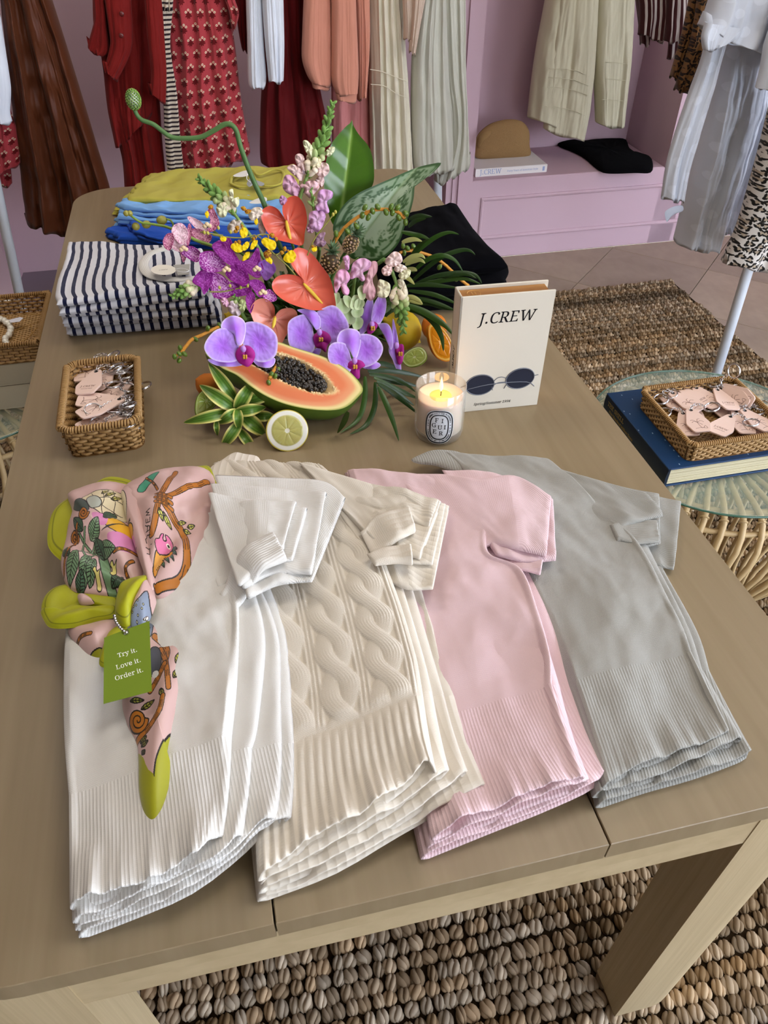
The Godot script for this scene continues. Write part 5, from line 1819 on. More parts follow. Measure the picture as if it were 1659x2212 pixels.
		part("care_label", pg2.mesh(), hexm("9b9fa0", 0.6), pt)
		var sg2 := MB.new()
		sg2.tube(edge([q[0] + 30, q[1] - 4, q[0] + 28, q[1] + 8, q[0] + 36, q[1] + 16], T + q[2] + 0.002, 10), 0.001, 5)
		part("string", sg2.mesh(), hexm("f0f0f0", 0.6), pt)
		n += 1
	# black knitwear at the right edge
	var bk := sheen(hexm("07070a", 0.95, 0.1), 0.06)
	for k in 3:
		folded("black_sweater", ["black sweater at the bottom of the black stack by the book", "black sweater in the middle of the black stack by the book", "black sweater lying uppermost on the black stack by the right table edge"][k], "sweater", "black sweaters in a folded stack", bk, [[800, 500, 810, 560, 830, 640], [800, 480, 810, 540, 830, 610], [800, 478, 815, 520, 830, 560]][k], [[1050, 520, 1076, 560, 1097, 596, 1098, 618], [1030, 490, 1066, 530, 1100, 563, 1092, 590], [992, 435, 1020, 476, 1044, 508, 1090, 548]][k], k * 0.034, 0.036, {"layers": 1, "amp": 0.008, "slip": 0.0})

func bench() -> void:
	var b := thing("boxed_book", "white boxed book lying on the alcove bench under the straw bag", "book", Vector3(1.31, 0.355, -3.36))
	var wm := hexm("ddd8d4", 0.6)
	var g := MB.new()
	g.box(Vector3(1.313, 0.372, -3.36), Vector3(0.335, 0.034, 0.23), 0.002)
	part("cover", g.mesh(1.0), wm, b)
	var blue := hexm("8f9fc4", 0.6)
	var z := -3.245
	text("title", "J.CREW", "Droid Serif", 0.10, Transform3D(Basis(), Vector3(1.215, 0.372, z)), blue, b, 0.0004)
	text("subtitle", "Forty Years of American Style", "Droid Serif", 0.145, Transform3D(Basis(), Vector3(1.365, 0.372, z)), blue, b, 0.0004)
	g = MB.new()
	g.box(Vector3(1.464, 0.372, z), Vector3(0.010, 0.018, 0.0006))
	part("emblem", g.mesh(1.0), blue, b)
	var s := thing("straw_clutch", "rounded straw clutch bag sitting on the white boxed book in the alcove", "bag", Vector3(1.35, 0.39, -3.36))
	g = MB.new()
	var straw := bump(hexm("94754e", 0.9, 0.2), M.t_felt, 0.3, Vector3(3, 26, 1))
	patch(g, [1029, 341, 1027, 312, 1034, 290, 1056, 270, 1084, 260, 1110, 258, 1130, 264, 1142, 282, 1143, 312, 1142, 337, 1085, 342], Vector3(0, 0, -3.35), Vector3(0, 0.1, 1), 0.045, {"back": 0.045, "n": 60, "rings": 12, "pow": 0.45})
	part("body", g.mesh(), straw, s)
	g = MB.new()
	patch(g, [1031, 318, 1032, 296, 1046, 282, 1062, 280, 1060, 292, 1046, 304, 1038, 318], Vector3(0, 0, -3.312), Vector3(-0.2, 0.1, 1), 0.02, {"back": 0.01, "n": 28, "rings": 6})
	part("gusset", g.mesh(), straw, s)
	var k := thing("black_garment", "black folded garment lying spread on the alcove bench", "garment", P(1310, 345, 0.36))
	g = MB.new()
	patch(g, [1203, 306, 1214, 303, 1245, 309, 1290, 304, 1345, 303, 1356, 312, 1360, 324, 1382, 338, 1407, 344, 1407, 372, 1370, 374, 1312, 375, 1290, 366, 1262, 342, 1236, 328, 1206, 316], Vector3(0, 0.358, 0), Vector3.UP, 0.03, {"back": 0.001, "n": 70, "rings": 10, "pow": 0.4, "lift": func(q, r, w): return 0.01 * (1 - r) * noi.get_noise_2d(w.x * 14, w.y * 14)})
	part("body", g.mesh(), sheen(hexm("09090b", 0.95, 0.1), 0.06), k)
# ---------- the flower arrangement with fruit
const BASE := Vector3(0.145, 0.80, -1.20)
func cr(a: Array, o: int) -> Array:
	# points measured in one of the enlargements -> photo points
	var k: Array = [[540, 200, 3.607], [340, 420, 3.95], [640, 440, 3.95], [360, 640, 3.606], [700, 600, 3.072], [250, 160, 4.1475]][o]
	var r := []
	for i in range(0, a.size(), 2):
		r.append(k[0] + a[i] / k[2])
		r.append(k[1] + a[i + 1] / k[2])
	return r
func toeye(p: Vector3, up := 0.0, side := 0.0) -> Vector3:
	var n := (EYE - p).normalized()
	return (n + Vector3.UP * up + Vector3.RIGHT * side).normalized()
func zline(a: Array, z0: float, z1: float, n: int) -> PackedVector3Array:
	var q := PackedVector3Array()
	var m := a.size() / 2
	for i in m:
		q.append(PZ(a[2 * i], a[2 * i + 1], lerpf(z0, z1, float(i) / (m - 1))))
	return spl3(q, n)
func taper(n: int, r0: float, r1: float, tip := false) -> PackedFloat32Array:
	var o := PackedFloat32Array()
	for i in n:
		var f := float(i) / (n - 1)
		o.append(lerpf(r0, r1, f) * (sqrt(maxf(0.02, sin(PI * clampf(f * 0.93 + 0.06, 0, 1)))) if tip else 1.0))
	return o
func stem(t: Node, from: Vector3, r := 0.0022, m: Material = null, called := "stem") -> void:
	var g := MB.new()
	var midp := (from + BASE) / 2 + Vector3(0, 0.01, -0.015)
	g.tube(spl3(PackedVector3Array([from, midp, BASE]), 10), r, 7)
	part(called, g.mesh(), m if m else M.stem, t)
func petal(t: Node, called: String, px: Array, z: float, dome: float, m: Material, k := {}, up := 0.0, side := 0.0) -> MeshInstance3D:
	var o := PZ(px[0], px[1], z)
	var cx := 0.0
	var cy := 0.0
	for i in range(0, px.size(), 2):
		cx += px[i]
		cy += px[i + 1]
	o = PZ(cx / (px.size() / 2), cy / (px.size() / 2), z)
	k.merge({"back": 0.0007, "keep": 0.92, "n": 36, "rings": 7})
	var gr: float = k.get("grow", 1.0)
	if gr != 1.0:
		px = px.duplicate()
		var gx := cx / (px.size() / 2)
		var gy := cy / (px.size() / 2)
		for i in range(0, px.size(), 2):
			px[i] = gx + (px[i] - gx) * gr
			px[i + 1] = gy + (px[i + 1] - gy) * gr
	var g := MB.new()
	patch(g, px, o, toeye(o, up, side), dome, k)
	return part(called, g.mesh(), m, t)
func grad(a: Color, b: Color, p := 1.0) -> Variant:
	return func(_f, r, _w): return a.lerp(b, pow(r, p))

func flowers() -> void:
	M.stem = hexm("54763a", 0.5, 0.4)
	M.petal = leafy(sheen(vcol(0.55, 0.35), 0.2), 0.35)
	M.gloss = leafy(vcol(0.24, 0.5), 0.15)
	M.leaf = leafy(vcol(0.36, 0.45), 0.25)
	M.berry = hexm("557026", 0.28, 0.5)
	M.twig = hexm("c0852f", 0.6, 0.4)
	# dark leaves that fill the foot of the arrangement
	var fo := thing("foliage_base", "dark green foliage packed at the foot of the flower arrangement", "foliage", Vector3(BASE.x, T, BASE.z))
	var g := MB.new()
	rng.seed = 21
	for i in 110:
		var a := rng.randf() * TAU
		var el := rng.randf_range(0.05, 1.25)
		var d := Vector3(cos(a) * cos(el) * 1.25, sin(el), sin(a) * cos(el))
		var p := Vector3(BASE.x, T + 0.01, BASE.z) + d * Vector3(0.09, 0.10, 0.075) * rng.randf_range(0.75, 1.05)
		var up := (d + Vector3(rng.randf_range(-0.6, 0.6), 0.3, rng.randf_range(-0.6, 0.6))).normalized()
		var s := up.cross(Vector3(rng.randf_range(-1, 1), rng.randf_range(-1, 1), rng.randf_range(-1, 1))).normalized()
		g.col = Color(0.16, 0.24, 0.10).lerp(Color(0.30, 0.40, 0.18), rng.randf())
		var pts := PackedVector3Array()
		var uvs := PackedVector2Array()
		for j in 5:
			var f := j / 4.0
			var w := 0.013 * sin(PI * (0.06 + 0.92 * f))
			for q in [-1, 0, 1]:
				pts.append(p + up * 0.055 * f + s * w * q + up.cross(s) * (0.004 * absf(q) + 0.010 * f * f))
				uvs.append(Vector2(q, f))
		g.grid(pts, uvs, 3, 5)
	tag(part("leaves", g.mesh(), M.leaf, fo), "", "", "", "stuff")
	allium()
	big_leaves()
	anthuriums()
	orchids()
	vandas()
	oncidium()
	snapdragons()
	berries()
	pineapples()
	palms()
	hydrangea()
	fruit()
	rosette()

func allium() -> void:
	var t := thing("allium_stem", "green round allium head on a long snaking stem above the striped tops", "flower", BASE)
	var path := zline([290, 236, 297, 250, 308, 260, 330, 268, 348, 281, 370, 296, 400, 299, 434, 296, 462, 282, 484, 269, 500, 270, 511, 284, 518, 312, 532, 352, 550, 396, 566, 430, 576, 456, 600, 520], -1.22, -1.2, 70)
	path.append(BASE)
	var g := MB.new()
	g.tube(path, taper(path.size(), 0.0030, 0.0042), 9)
	part("stem", g.mesh(), hexm("4d6f3d", 0.5, 0.4), t)
	var c := PZ(288, 215, -1.22)
	var k := far(c) / FOC
	var h := MB.new()
	h.ball(c, Vector3(13, 18, 13) * k, 16, 12)
	for i in 150:
		var y := 1 - 2 * (i + 0.5) / 150.0
		var a := i * 2.39996
		var d := Vector3(cos(a) * sqrt(1 - y * y), y, sin(a) * sqrt(1 - y * y))
		h.col = Color("8aa64e").lerp(Color("5c8038"), rng.randf())
		h.ball(c + d * Vector3(15, 20, 15) * k, Vector3(2.0, 2.0, 2.0) * k * 1.1, 6, 5)
	tag(part("flower_head", h.mesh(), M.leaf, t), "", "", "", "stuff")

func leaf_tint(c0: Color, rib: Color, margin: Color, half: float) -> Variant:
	return func(f, r, w):
		var x: float = absf(w.x) / half
		var v: float = pow(absf(sin(w.y * 150.0 - x * 5.0)), 12.0) * 0.35 * smoothstep(0.05, 0.3, x)
		var c := c0.lerp(rib, clampf(1.0 - x * 12.0, 0, 1) * 0.8 + v * 0.12)
		return c.lerp(margin, smoothstep(0.72, 0.95, r))

func big_leaves() -> void:
	var t := thing("broad_leaf", "broad glossy dark green leaf standing upright behind the flowers", "leaf", BASE)
	var a := cr([797, 205, 812, 265, 850, 330, 910, 410, 945, 500, 958, 620, 952, 720, 900, 800, 820, 880, 740, 1000, 690, 1060, 640, 1010, 600, 900, 580, 800, 574, 700, 580, 600, 600, 500, 628, 415, 684, 335, 750, 262, 785, 232], 0)
	petal(t, "blade", a, -1.27, 0.0, M.gloss, {"n": 90, "rings": 16, "keep": 1.0, "even": true, "c": cr([760, 560], 0), "along": cr([700, 960, 792, 230], 0), "tint": leaf_tint(Color("44691f"), Color("8fae5a"), Color("3a5c1c"), 0.055), "lift": func(f, r, w): return 0.30 * absf(w.x) - 1.2 * w.y * w.y + 0.0012 * sin(w.y * 150.0 - absf(w.x) * 90.0)}, 0.15, 0.1)
	stem(t, PZ(730, 500, -1.26), 0.004)
	t = thing("variegated_leaf", "silver and dark green variegated leaf pointing to the right", "leaf", BASE)
	a = cr([1488, 520, 1445, 585, 1385, 640, 1310, 668, 1284, 720, 1276, 830, 1252, 940, 1212, 1050, 1182, 1150, 1130, 1230, 1050, 1296, 950, 1318, 860, 1300, 790, 1290, 720, 1200, 670, 1120, 655, 1060, 690, 965, 760, 872, 850, 800, 960, 742, 1080, 680, 1200, 612, 1300, 560, 1400, 532], 0)
	petal(t, "blade", a, -1.21, 0.0, M.leaf, {"n": 110, "rings": 26, "keep": 1.0, "even": true, "c": cr([980, 980], 0), "along": cr([820, 1280, 1300, 640], 0), "lift": func(f, r, w): return 0.35 * absf(w.x) - 1.0 * w.y * w.y - 0.3 * maxf(0, w.y - 0.05) * 0.6, "tint": func(f, r, w):
		var v: float = noi.get_noise_2d(w.x * 95.0, w.y * 26.0) + 0.5 * noi.get_noise_2d(w.x * 200.0, w.y * 60.0)
		var k := smoothstep(0.55, 0.62, r + v * 0.30) * (1.0 - 0.75 * smoothstep(0.72, 0.78, r + v * 0.55))
		k = maxf(k, smoothstep(0.93, 0.96, r))
		return Color("8b9c82").lerp(Color("2d4a26"), k).lerp(Color("6f8560"), clampf(1.0 - absf(w.x) * 300.0, 0, 1))}, 0.2, -0.1)
	stem(t, PZ(775, 560, -1.21), 0.004)

func anthuriums() -> void:
	var list := [
		["coral red anthurium, the upper one of the two red ones", [616, 474, 606, 458, 595, 449, 583, 447, 569, 455, 566, 468, 572, 488, 583, 506, 603, 519, 626, 525, 654, 530, 659, 503, 664, 478, 660, 450, 650, 431, 639, 424, 623, 429, 613, 443, 612, 460], [618, 476, 623, 500, 630, 526], -1.19, Color("dc6c58"), Color("cf5846"), [622, 482], 0.1, -0.1],
		["coral red anthurium, the larger lower one above the orchids", [655, 609, 641, 600, 618, 597, 598, 601, 587, 614, 589, 630, 606, 648, 631, 662, 669, 672, 702, 671, 723, 669, 720, 635, 711, 602, 694, 577, 674, 552, 654, 540, 636, 541, 625, 558, 628, 577, 641, 595], [655, 612, 676, 634, 698, 658], -1.12, Color("de7763"), Color("d4604e"), [660, 618], 0.25, 0.15],
		["pale salmon anthurium hanging low behind the lilac orchids", [593, 683, 593, 663, 583, 648, 565, 641, 550, 648, 541, 665, 545, 683, 553, 698, 568, 709, 583, 724, 602, 745, 623, 714, 640, 693, 641, 673, 629, 664, 608, 666, 597, 675], [594, 683, 592, 697, 589, 709], -1.10, Color("dd8f7e"), Color("d98875"), [593, 692], -0.2, 0.0]]
	for q in list:
		var t := thing("anthurium", q[0], "flower", BASE, "anthuriums in the arrangement")
		var vein := func(f, r, w):
			var a := atan2(w.x, w.y)
			var s := pow(absf(sin(a * 4.5)), 10.0)
			return 0.010 * r * r - 0.0026 * s * (1 - r) * smoothstep(0.1, 0.35, r) * 2.0 + 0.004 * sin(w.x * 60.0)
		petal(t, "spathe", q[1], q[3], -0.004, M.gloss, {"n": 80, "rings": 16, "c": q[6], "even": true, "keep": 1.0, "lift": vein, "tint": grad(q[4], q[5])}, q[7], q[8])
		var c := PZ(q[6][0], q[6][1], q[3])
		var n := toeye(c)
		var p := PackedVector3Array()
		for i in 3:
			p.append(PZ(q[2][2 * i], q[2][2 * i + 1], q[3]) + n * (0.004 + 0.008 * i))
		var sp_ := spl3(p, 12)
		var g := MB.new()
		var k := far(c) / FOC
		g.tube(sp_, taper(12, 4.6 * k, 3.6 * k, true), 10)
		part("spadix", g.mesh(), hexm("e4c23c", 0.5), t)
		stem(t, PZ(q[1][0], q[1][1], q[3] - 0.004), 0.0024)

func orchids() -> void:
	var lil := Color("a97ce0")
	var pale := Color("cdb4f2")
	var pt := func(f, r, w): return Color("a566dd").lerp(Color("b892ec"), smoothstep(0.15, 0.75, r)).lerp(Color("dccdf6"), smoothstep(0.86, 1.0, r)).lerp(Color("9a5fd0"), 0.12 * pow(absf(sin(atan2(w.x, w.y) * 14.0)), 6.0))
	var sets := [
		["lilac moth orchid bloom on the left above the papaya", 3, -1.0, [[430, 250, 450, 185, 520, 155, 590, 180, 615, 240, 600, 340, 575, 380, 545, 370, 520, 290], [330, 490, 440, 500, 540, 490, 600, 530, 500, 548, 400, 540, 340, 515], [670, 490, 760, 500, 835, 480, 840, 520, 800, 555, 720, 545]], [[300, 420, 310, 350, 380, 270, 460, 250, 520, 270, 530, 340, 565, 400, 572, 450, 540, 500, 460, 512, 360, 490], [585, 260, 620, 210, 700, 205, 790, 240, 850, 300, 862, 380, 845, 460, 780, 505, 700, 500, 655, 440, 605, 385]], [535, 450, 560, 400, 600, 385, 650, 390, 688, 440, 680, 500, 640, 548, 600, 540, 555, 510], [597, 410], [608, 465]],
		["lilac moth orchid bloom in the middle under the red anthurium", 3, -1.075, [[1020, 110, 1100, 100, 1160, 120, 1195, 170, 1195, 240, 1165, 262, 1130, 215, 1080, 150], [1080, 460, 1140, 420, 1190, 400, 1195, 440, 1150, 488, 1100, 480]], [[945, 290, 950, 210, 1000, 165, 1080, 145, 1122, 180, 1140, 290, 1152, 370, 1135, 430, 1080, 455, 1000, 430, 955, 370], [1165, 150, 1190, 115, 1290, 75, 1360, 120, 1415, 220, 1400, 300, 1340, 360, 1280, 370, 1240, 310, 1200, 245]], [1140, 320, 1165, 285, 1205, 265, 1265, 295, 1282, 345, 1250, 390, 1240, 438, 1200, 410, 1160, 395], [1190, 280], [1200, 330]],
		["lilac moth orchid bloom on the right beside the papaya tip", 4, -1.02, [[90, 430, 110, 360, 170, 340, 230, 360, 242, 430, 215, 530, 195, 530, 160, 470], [70, 580, 140, 600, 165, 635, 120, 628], [262, 590, 340, 560, 374, 580, 340, 606, 285, 606]], [[26, 510, 40, 450, 90, 430, 150, 450, 172, 520, 185, 580, 150, 640, 90, 600, 40, 560], [190, 430, 215, 390, 280, 375, 350, 400, 389, 460, 375, 520, 330, 570, 260, 590, 215, 550]], [150, 590, 165, 555, 200, 540, 250, 552, 273, 585, 240, 608, 236, 665, 200, 665, 165, 625], [203, 550], [205, 585]],
		["lilac moth orchid seen from the side beside the lemon", 4, -1.09, [[238, 372, 250, 250, 285, 155, 318, 140, 330, 220, 312, 290, 280, 350]], [[314, 285, 330, 180, 380, 108, 410, 150, 405, 230, 372, 300, 340, 302]], [282, 340, 300, 300, 325, 285, 357, 312, 330, 360, 290, 378], [318, 310], [322, 330]],
		["lilac moth orchid seen edge-on in front of the lime half", 4, -1.07, [[362, 312, 420, 308, 450, 360, 456, 440, 440, 472, 400, 385]], [[456, 276, 480, 360, 500, 480, 510, 622, 488, 626, 455, 545, 428, 480, 448, 380]], [470, 480, 500, 442, 526, 446, 530, 490, 520, 560, 490, 572], [480, 450], [505, 500]]]
	for q in sets:
		var t := thing("moth_orchid", q[0], "flower", BASE, "lilac moth orchids in the arrangement")
		var o: int = q[1]
		var z: float = q[2]
		for s in q[3]:
			petal(t, "sepal", cr(s, o), z - 0.008, 0.002, M.petal, {"tint": pt, "n": 44, "rings": 9, "grow": 1.04, "lift": func(f, r, w): return 0.002 * cos(w.x * 260.0)}, 0.1)
		var k := 0
		for s in q[4]:
			petal(t, "petal", cr(s, o), z, 0.0015, M.petal, {"tint": pt, "n": 64, "rings": 16, "even": true, "grow": 1.03, "lift": func(f, r, w): return 0.005 * r * r - 0.0025 * r * r * r * r + 0.0011 * noi.get_noise_2d(w.x * 70.0, w.y * 70.0) + 0.0003 * sin(atan2(w.x, w.y) * 22.0) * r}, 0.05, 0.12 if k == 0 else -0.12)
			k += 1
		petal(t, "lip", cr(q[5], o), z + 0.010, 0.008, M.petal, {"tint": grad(Color("8f1470"), Color("a01a80")), "n": 44, "rings": 9, "lift": func(f, r, w): return -0.005 * (1 - r) + 0.003 * absf(sin(atan2(w.x, w.y) * 1.5))})
		var c := cr(q[6], o)
		var e := cr(q[7], o)
		var p := PZ(c[0], c[1], z + 0.016)
		var kk := far(p) / FOC
		var g := MB.new()
		g.ball(p, Vector3(6, 8, 6) * kk, 12, 8)
		part("column", g.mesh(), hexm("b886d8", 0.4), t)
		var y := MB.new()
		for i in 4:
			y.ball(PZ(e[0] + (i % 2) * 5 - 2, e[1] + (i / 2) * 4, z + 0.021), Vector3(2.6, 3.4, 2.4) * kk, 8, 6)
		part("callus", y.mesh(), hexm("c8952e", 0.5), t)
		stem(t, PZ(c[0], c[1], z - 0.010), 0.0018)

func vandas() -> void:
	var spot := func(a: Color, b: Color, s: float) -> Variant:
		return func(f, r, w):
			var v: float = noi.get_noise_2d(w.x * 420.0, w.y * 420.0)
			return a.lerp(b, smoothstep(0.0, 0.10, v + (r - 0.6) * 0.5 + s))
	var pur := spot.call(Color("d9a5d6"), Color("8c1f86"), 0.05)
	var deep := spot.call(Color("a44aa4"), Color("7c1a78"), 0.12)
	var pk := spot.call(Color("e5c3cb"), Color("b5708c"), -0.22)
	var ro := spot.call(Color("d295a8"), Color("8d3a60"), 0.0)
	var sets := [
		["large purple spotted orchid bloom beside the striped tops", -1.13, [[365, 560, 380, 510, 470, 500, 540, 560, 572, 620, 520, 652, 430, 655, 380, 620], [480, 460, 515, 415, 590, 400, 630, 470, 692, 580, 640, 602, 565, 560], [310, 742, 380, 660, 460, 680, 455, 760, 400, 842, 372, 790], [458, 690, 540, 695, 620, 760, 655, 800, 600, 872, 500, 872, 465, 800], [600, 770, 680, 758, 780, 780, 792, 840, 720, 862, 640, 862], [600, 670, 660, 612, 740, 640, 777, 720, 740, 772, 660, 742, 612, 705]], [pur, deep, deep, pur, deep, deep], [590, 645]],
		["pale pink spotted orchid bloom lying over the striped tops", -1.17, [[245, 405, 258, 280, 280, 264, 288, 330, 265, 425], [130, 330, 150, 270, 210, 260, 252, 320, 242, 400, 190, 412], [103, 420, 140, 360, 200, 400, 240, 440, 200, 482, 150, 472], [55, 402, 80, 350, 130, 343, 137, 400, 110, 468, 70, 452], [200, 480, 240, 480, 246, 540, 222, 572], [220, 500, 280, 450, 350, 480, 372, 540, 330, 572, 270, 542]], [ro, pk, pk, ro, ro, pur], [225, 470]],
		["rose spotted orchid bloom below the green snapdragon", -1.19, [[265, 212, 290, 200, 370, 240, 422, 300, 400, 312, 330, 290], [430, 152, 470, 130, 500, 180, 522, 250, 480, 302, 430, 302, 452, 220], [283, 312, 350, 302, 450, 350, 430, 412, 380, 422, 310, 370]], [pk, ro, ro], [425, 270]],
		["small purple orchid bloom left of the large anthurium", -1.11, [[788, 752, 860, 740, 912, 790, 905, 850, 870, 872, 830, 830], [905, 850, 960, 818, 1012, 880, 985, 912, 920, 902], [760, 880, 800, 840, 830, 880, 800, 1000, 770, 960]], [deep, pur, deep], [900, 840]],
		["violet orchid petals tucked under the yellow sprays", -1.16, [[692, 575, 780, 560, 850, 470, 870, 560, 892, 640, 850, 702, 760, 652], [868, 600, 950, 568, 1002, 640, 940, 722, 900, 702], [490, 440, 560, 400, 610, 380, 640, 460, 600, 520, 540, 500]], [deep, grad(Color("a678d0"), Color("8a55b4")), deep], [850, 640]]]
	for q in sets:
		var t := thing("spotted_orchid", q[0], "flower", BASE, "spotted orchids in the arrangement")
		var i := 0
		for s in q[2]:
			petal(t, "petal", cr(s, 1), q[1] + 0.004 * i, 0.002, M.petal, {"tint": q[3][i], "n": 56, "rings": 18, "even": true, "grow": 1.14, "lift": func(f, r, w): return 0.004 * r * r + 0.002 * noi.get_noise_2d(w.x * 60.0, w.y * 60.0)}, 0.1, 0.15 - 0.08 * i)
			i += 1
		var c := cr(q[4], 1)
		var p := PZ(c[0], c[1], q[1] + 0.026)
		var k := far(p) / FOC
		var g := MB.new()
		for j in 3:
			g.ball(p + Vector3(j - 1, (j % 2) * 0.8, 0) * k * 5, Vector3(5, 4.5, 5) * k, 10, 7)
		part("column", g.mesh(), hexm("e3c9a0", 0.5), t)
		stem(t, PZ(c[0], c[1], q[1] - 0.005), 0.002)
	# budded tip of an orchid spray over the blue tops
	var t := thing("orchid_bud_spray", "green orchid spray with closed buds over the royal blue tops", "flower", BASE)
	var g := MB.new()
	var a := cr([1000, 1600, 880, 1545, 720, 1490, 600, 1420, 500, 1385, 430, 1362, 330, 1345, 230, 1330, 150, 1280, 105, 1240], 5)
	g.tube(zline(a, -1.16, -1.22, 40), taper(40, 0.0028, 0.0016), 7)
	g.tube(zline(cr([505, 1385, 515, 1350, 490, 1310, 455, 1300], 5), -1.21, -1.21, 10), 0.0016, 6)
	part("stem", g.mesh(), hexm("7f9a3e", 0.5), t)
	for q in [[412, 1310, 48, 40], [275, 1348, 42, 34], [180, 1365, 36, 34], [95, 1248, 28, 26], [128, 1248, 24, 26]]:
		var c := cr([q[0], q[1]], 5)
		var p := PZ(c[0], c[1], -1.212)
		var k := far(p) / FOC / 4.1475
		var b := MB.new()
		b.ball(p, Vector3(q[2], q[3], q[3]) * k, 12, 8, Basis(Vector3(0, 0, 1), 0.1))
		part("bud", b.mesh(), hexm("958f3e", 0.45), t)

func oncidium() -> void:
	var yl := func(f, r, w): return Color("f0d208").lerp(Color("e6c000"), r)
	var br := func(f, r, w): return Color("7a3312") if noi.get_noise_2d(w.x * 700.0, w.y * 700.0) > 0.02 else Color("d0a51c")
	var sets := [
		["yellow dancing-lady orchid flower lowest on the left", [[625, 450, 640, 420, 690, 415, 722, 440, 728, 482, 690, 497, 650, 480], [718, 445, 765, 400, 787, 430, 760, 472, 725, 478]], [[680, 400, 700, 385, 716, 410, 700, 430], [650, 410, 670, 395, 682, 420]]],
		["yellow dancing-lady orchid flower at the top of the spray", [[700, 320, 735, 280, 770, 308, 766, 350, 725, 372]], [[660, 280, 690, 265, 700, 290, 680, 310], [650, 310, 670, 300, 690, 320, 664, 332], [715, 250, 735, 270, 715, 285]]],
		["yellow dancing-lady orchid flower beside the upper anthurium", [[886, 402, 915, 368, 960, 380, 1005, 402, 1013, 450, 980, 477, 925, 452]], [[955, 350, 975, 325, 1000, 345, 985, 372], [1000, 360, 1025, 372, 1028, 398, 1004, 396], [935, 340, 955, 360, 945, 376]]],
		["yellow dancing-lady orchid flower touching the large anthurium", [[1074, 552, 1098, 505, 1148, 474, 1184, 520, 1160, 577, 1110, 582]], [[1070, 460, 1090, 440, 1104, 470, 1085, 488], [1045, 490, 1065, 478, 1082, 500, 1060, 516], [1100, 480, 1120, 470, 1124, 492]]],
		["small yellow dancing-lady orchid flower seen edge-on", [[722, 562, 748, 502, 786, 490, 782, 532, 742, 566], [790, 462, 812, 402, 852, 388, 852, 422, 816, 468]], [[805, 370, 825, 360, 835, 385, 815, 395], [830, 350, 850, 365, 840, 380]]],
		["tiny yellow dancing-lady orchid flower at the far left of the spray", [[405, 160, 425, 140, 440, 165, 432, 200, 415, 195], [535, 375, 560, 358, 590, 372, 580, 400, 548, 400], [825, 230, 850, 205, 860, 240, 842, 262]], [[430, 110, 455, 85, 480, 105, 455, 130], [710, 110, 740, 100, 760, 130, 730, 140], [745, 130, 800, 130, 790, 160, 755, 165]]],
		["half-open yellow dancing-lady orchid flower below the spray", [[920, 555, 950, 530, 980, 560, 975, 595, 945, 580]], [[905, 500, 940, 475, 975, 500, 960, 540, 920, 545], [935, 480, 950, 460, 965, 478]]],
		["tiny yellow dancing-lady orchid flower right of the upper anthurium", [[1315, 465, 1340, 448, 1364, 462, 1350, 488, 1325, 486]], [[1310, 440, 1330, 432, 1340, 450, 1320, 456], [1345, 440, 1362, 445, 1355, 460]]]]
	for q in sets:
		var t := thing("dancing_lady_orchid", q[0], "flower", BASE, "yellow dancing-lady orchids")
		for s in q[1]:
			petal(t, "lip", cr(s, 1), -1.10, 0.001, M.petal, {"tint": yl, "n": 44, "rings": 8, "even": true, "lift": func(f, r, w): return 0.0022 * noi.get_noise_2d(w.x * 130.0, w.y * 130.0) * r}, 0.05)
		for s in q[2]:
			petal(t, "speckled_sepal", cr(s, 1), -1.104, 0.002, M.petal, {"tint": br, "n": 20, "rings": 6, "even": true})
	var t := thing("orchid_spray_stem", "thin branching green stem of the yellow orchid spray", "stem", BASE)
	var g := MB.new()
	for l in [[470, 345, 600, 365, 740, 370, 850, 350, 940, 450, 1010, 520, 1110, 610, 1180, 690], [850, 350, 900, 340, 960, 345], [700, 470, 760, 430, 850, 350], [1010, 520, 1060, 490], [1280, 520, 1340, 380, 1440, 250, 1520, 150], [370, 320, 430, 330, 560, 350], [440, 830, 560, 830, 700, 800, 790, 790]]:
		var a := cr(l, 1)
		g.tube(zline(a, -1.108, -1.112, 16), 0.0010, 6)
	part("stem", g.mesh(), hexm("8a8a3c", 0.5), t)
	var b := MB.new()
	for q in [[400, 325], [430, 330], [520, 285], [545, 372], [625, 320], [1520, 150], [1500, 170], [530, 795], [620, 780], [710, 795], [770, 780]]:
		var c := cr(q, 1)
		b.ball(PZ(c[0], c[1], -1.106), Vector3(0.0022, 0.003, 0.0022), 8, 6)
	tag(part("tiny_buds", b.mesh(), hexm("b7b04a", 0.5), t), "", "", "", "stuff")

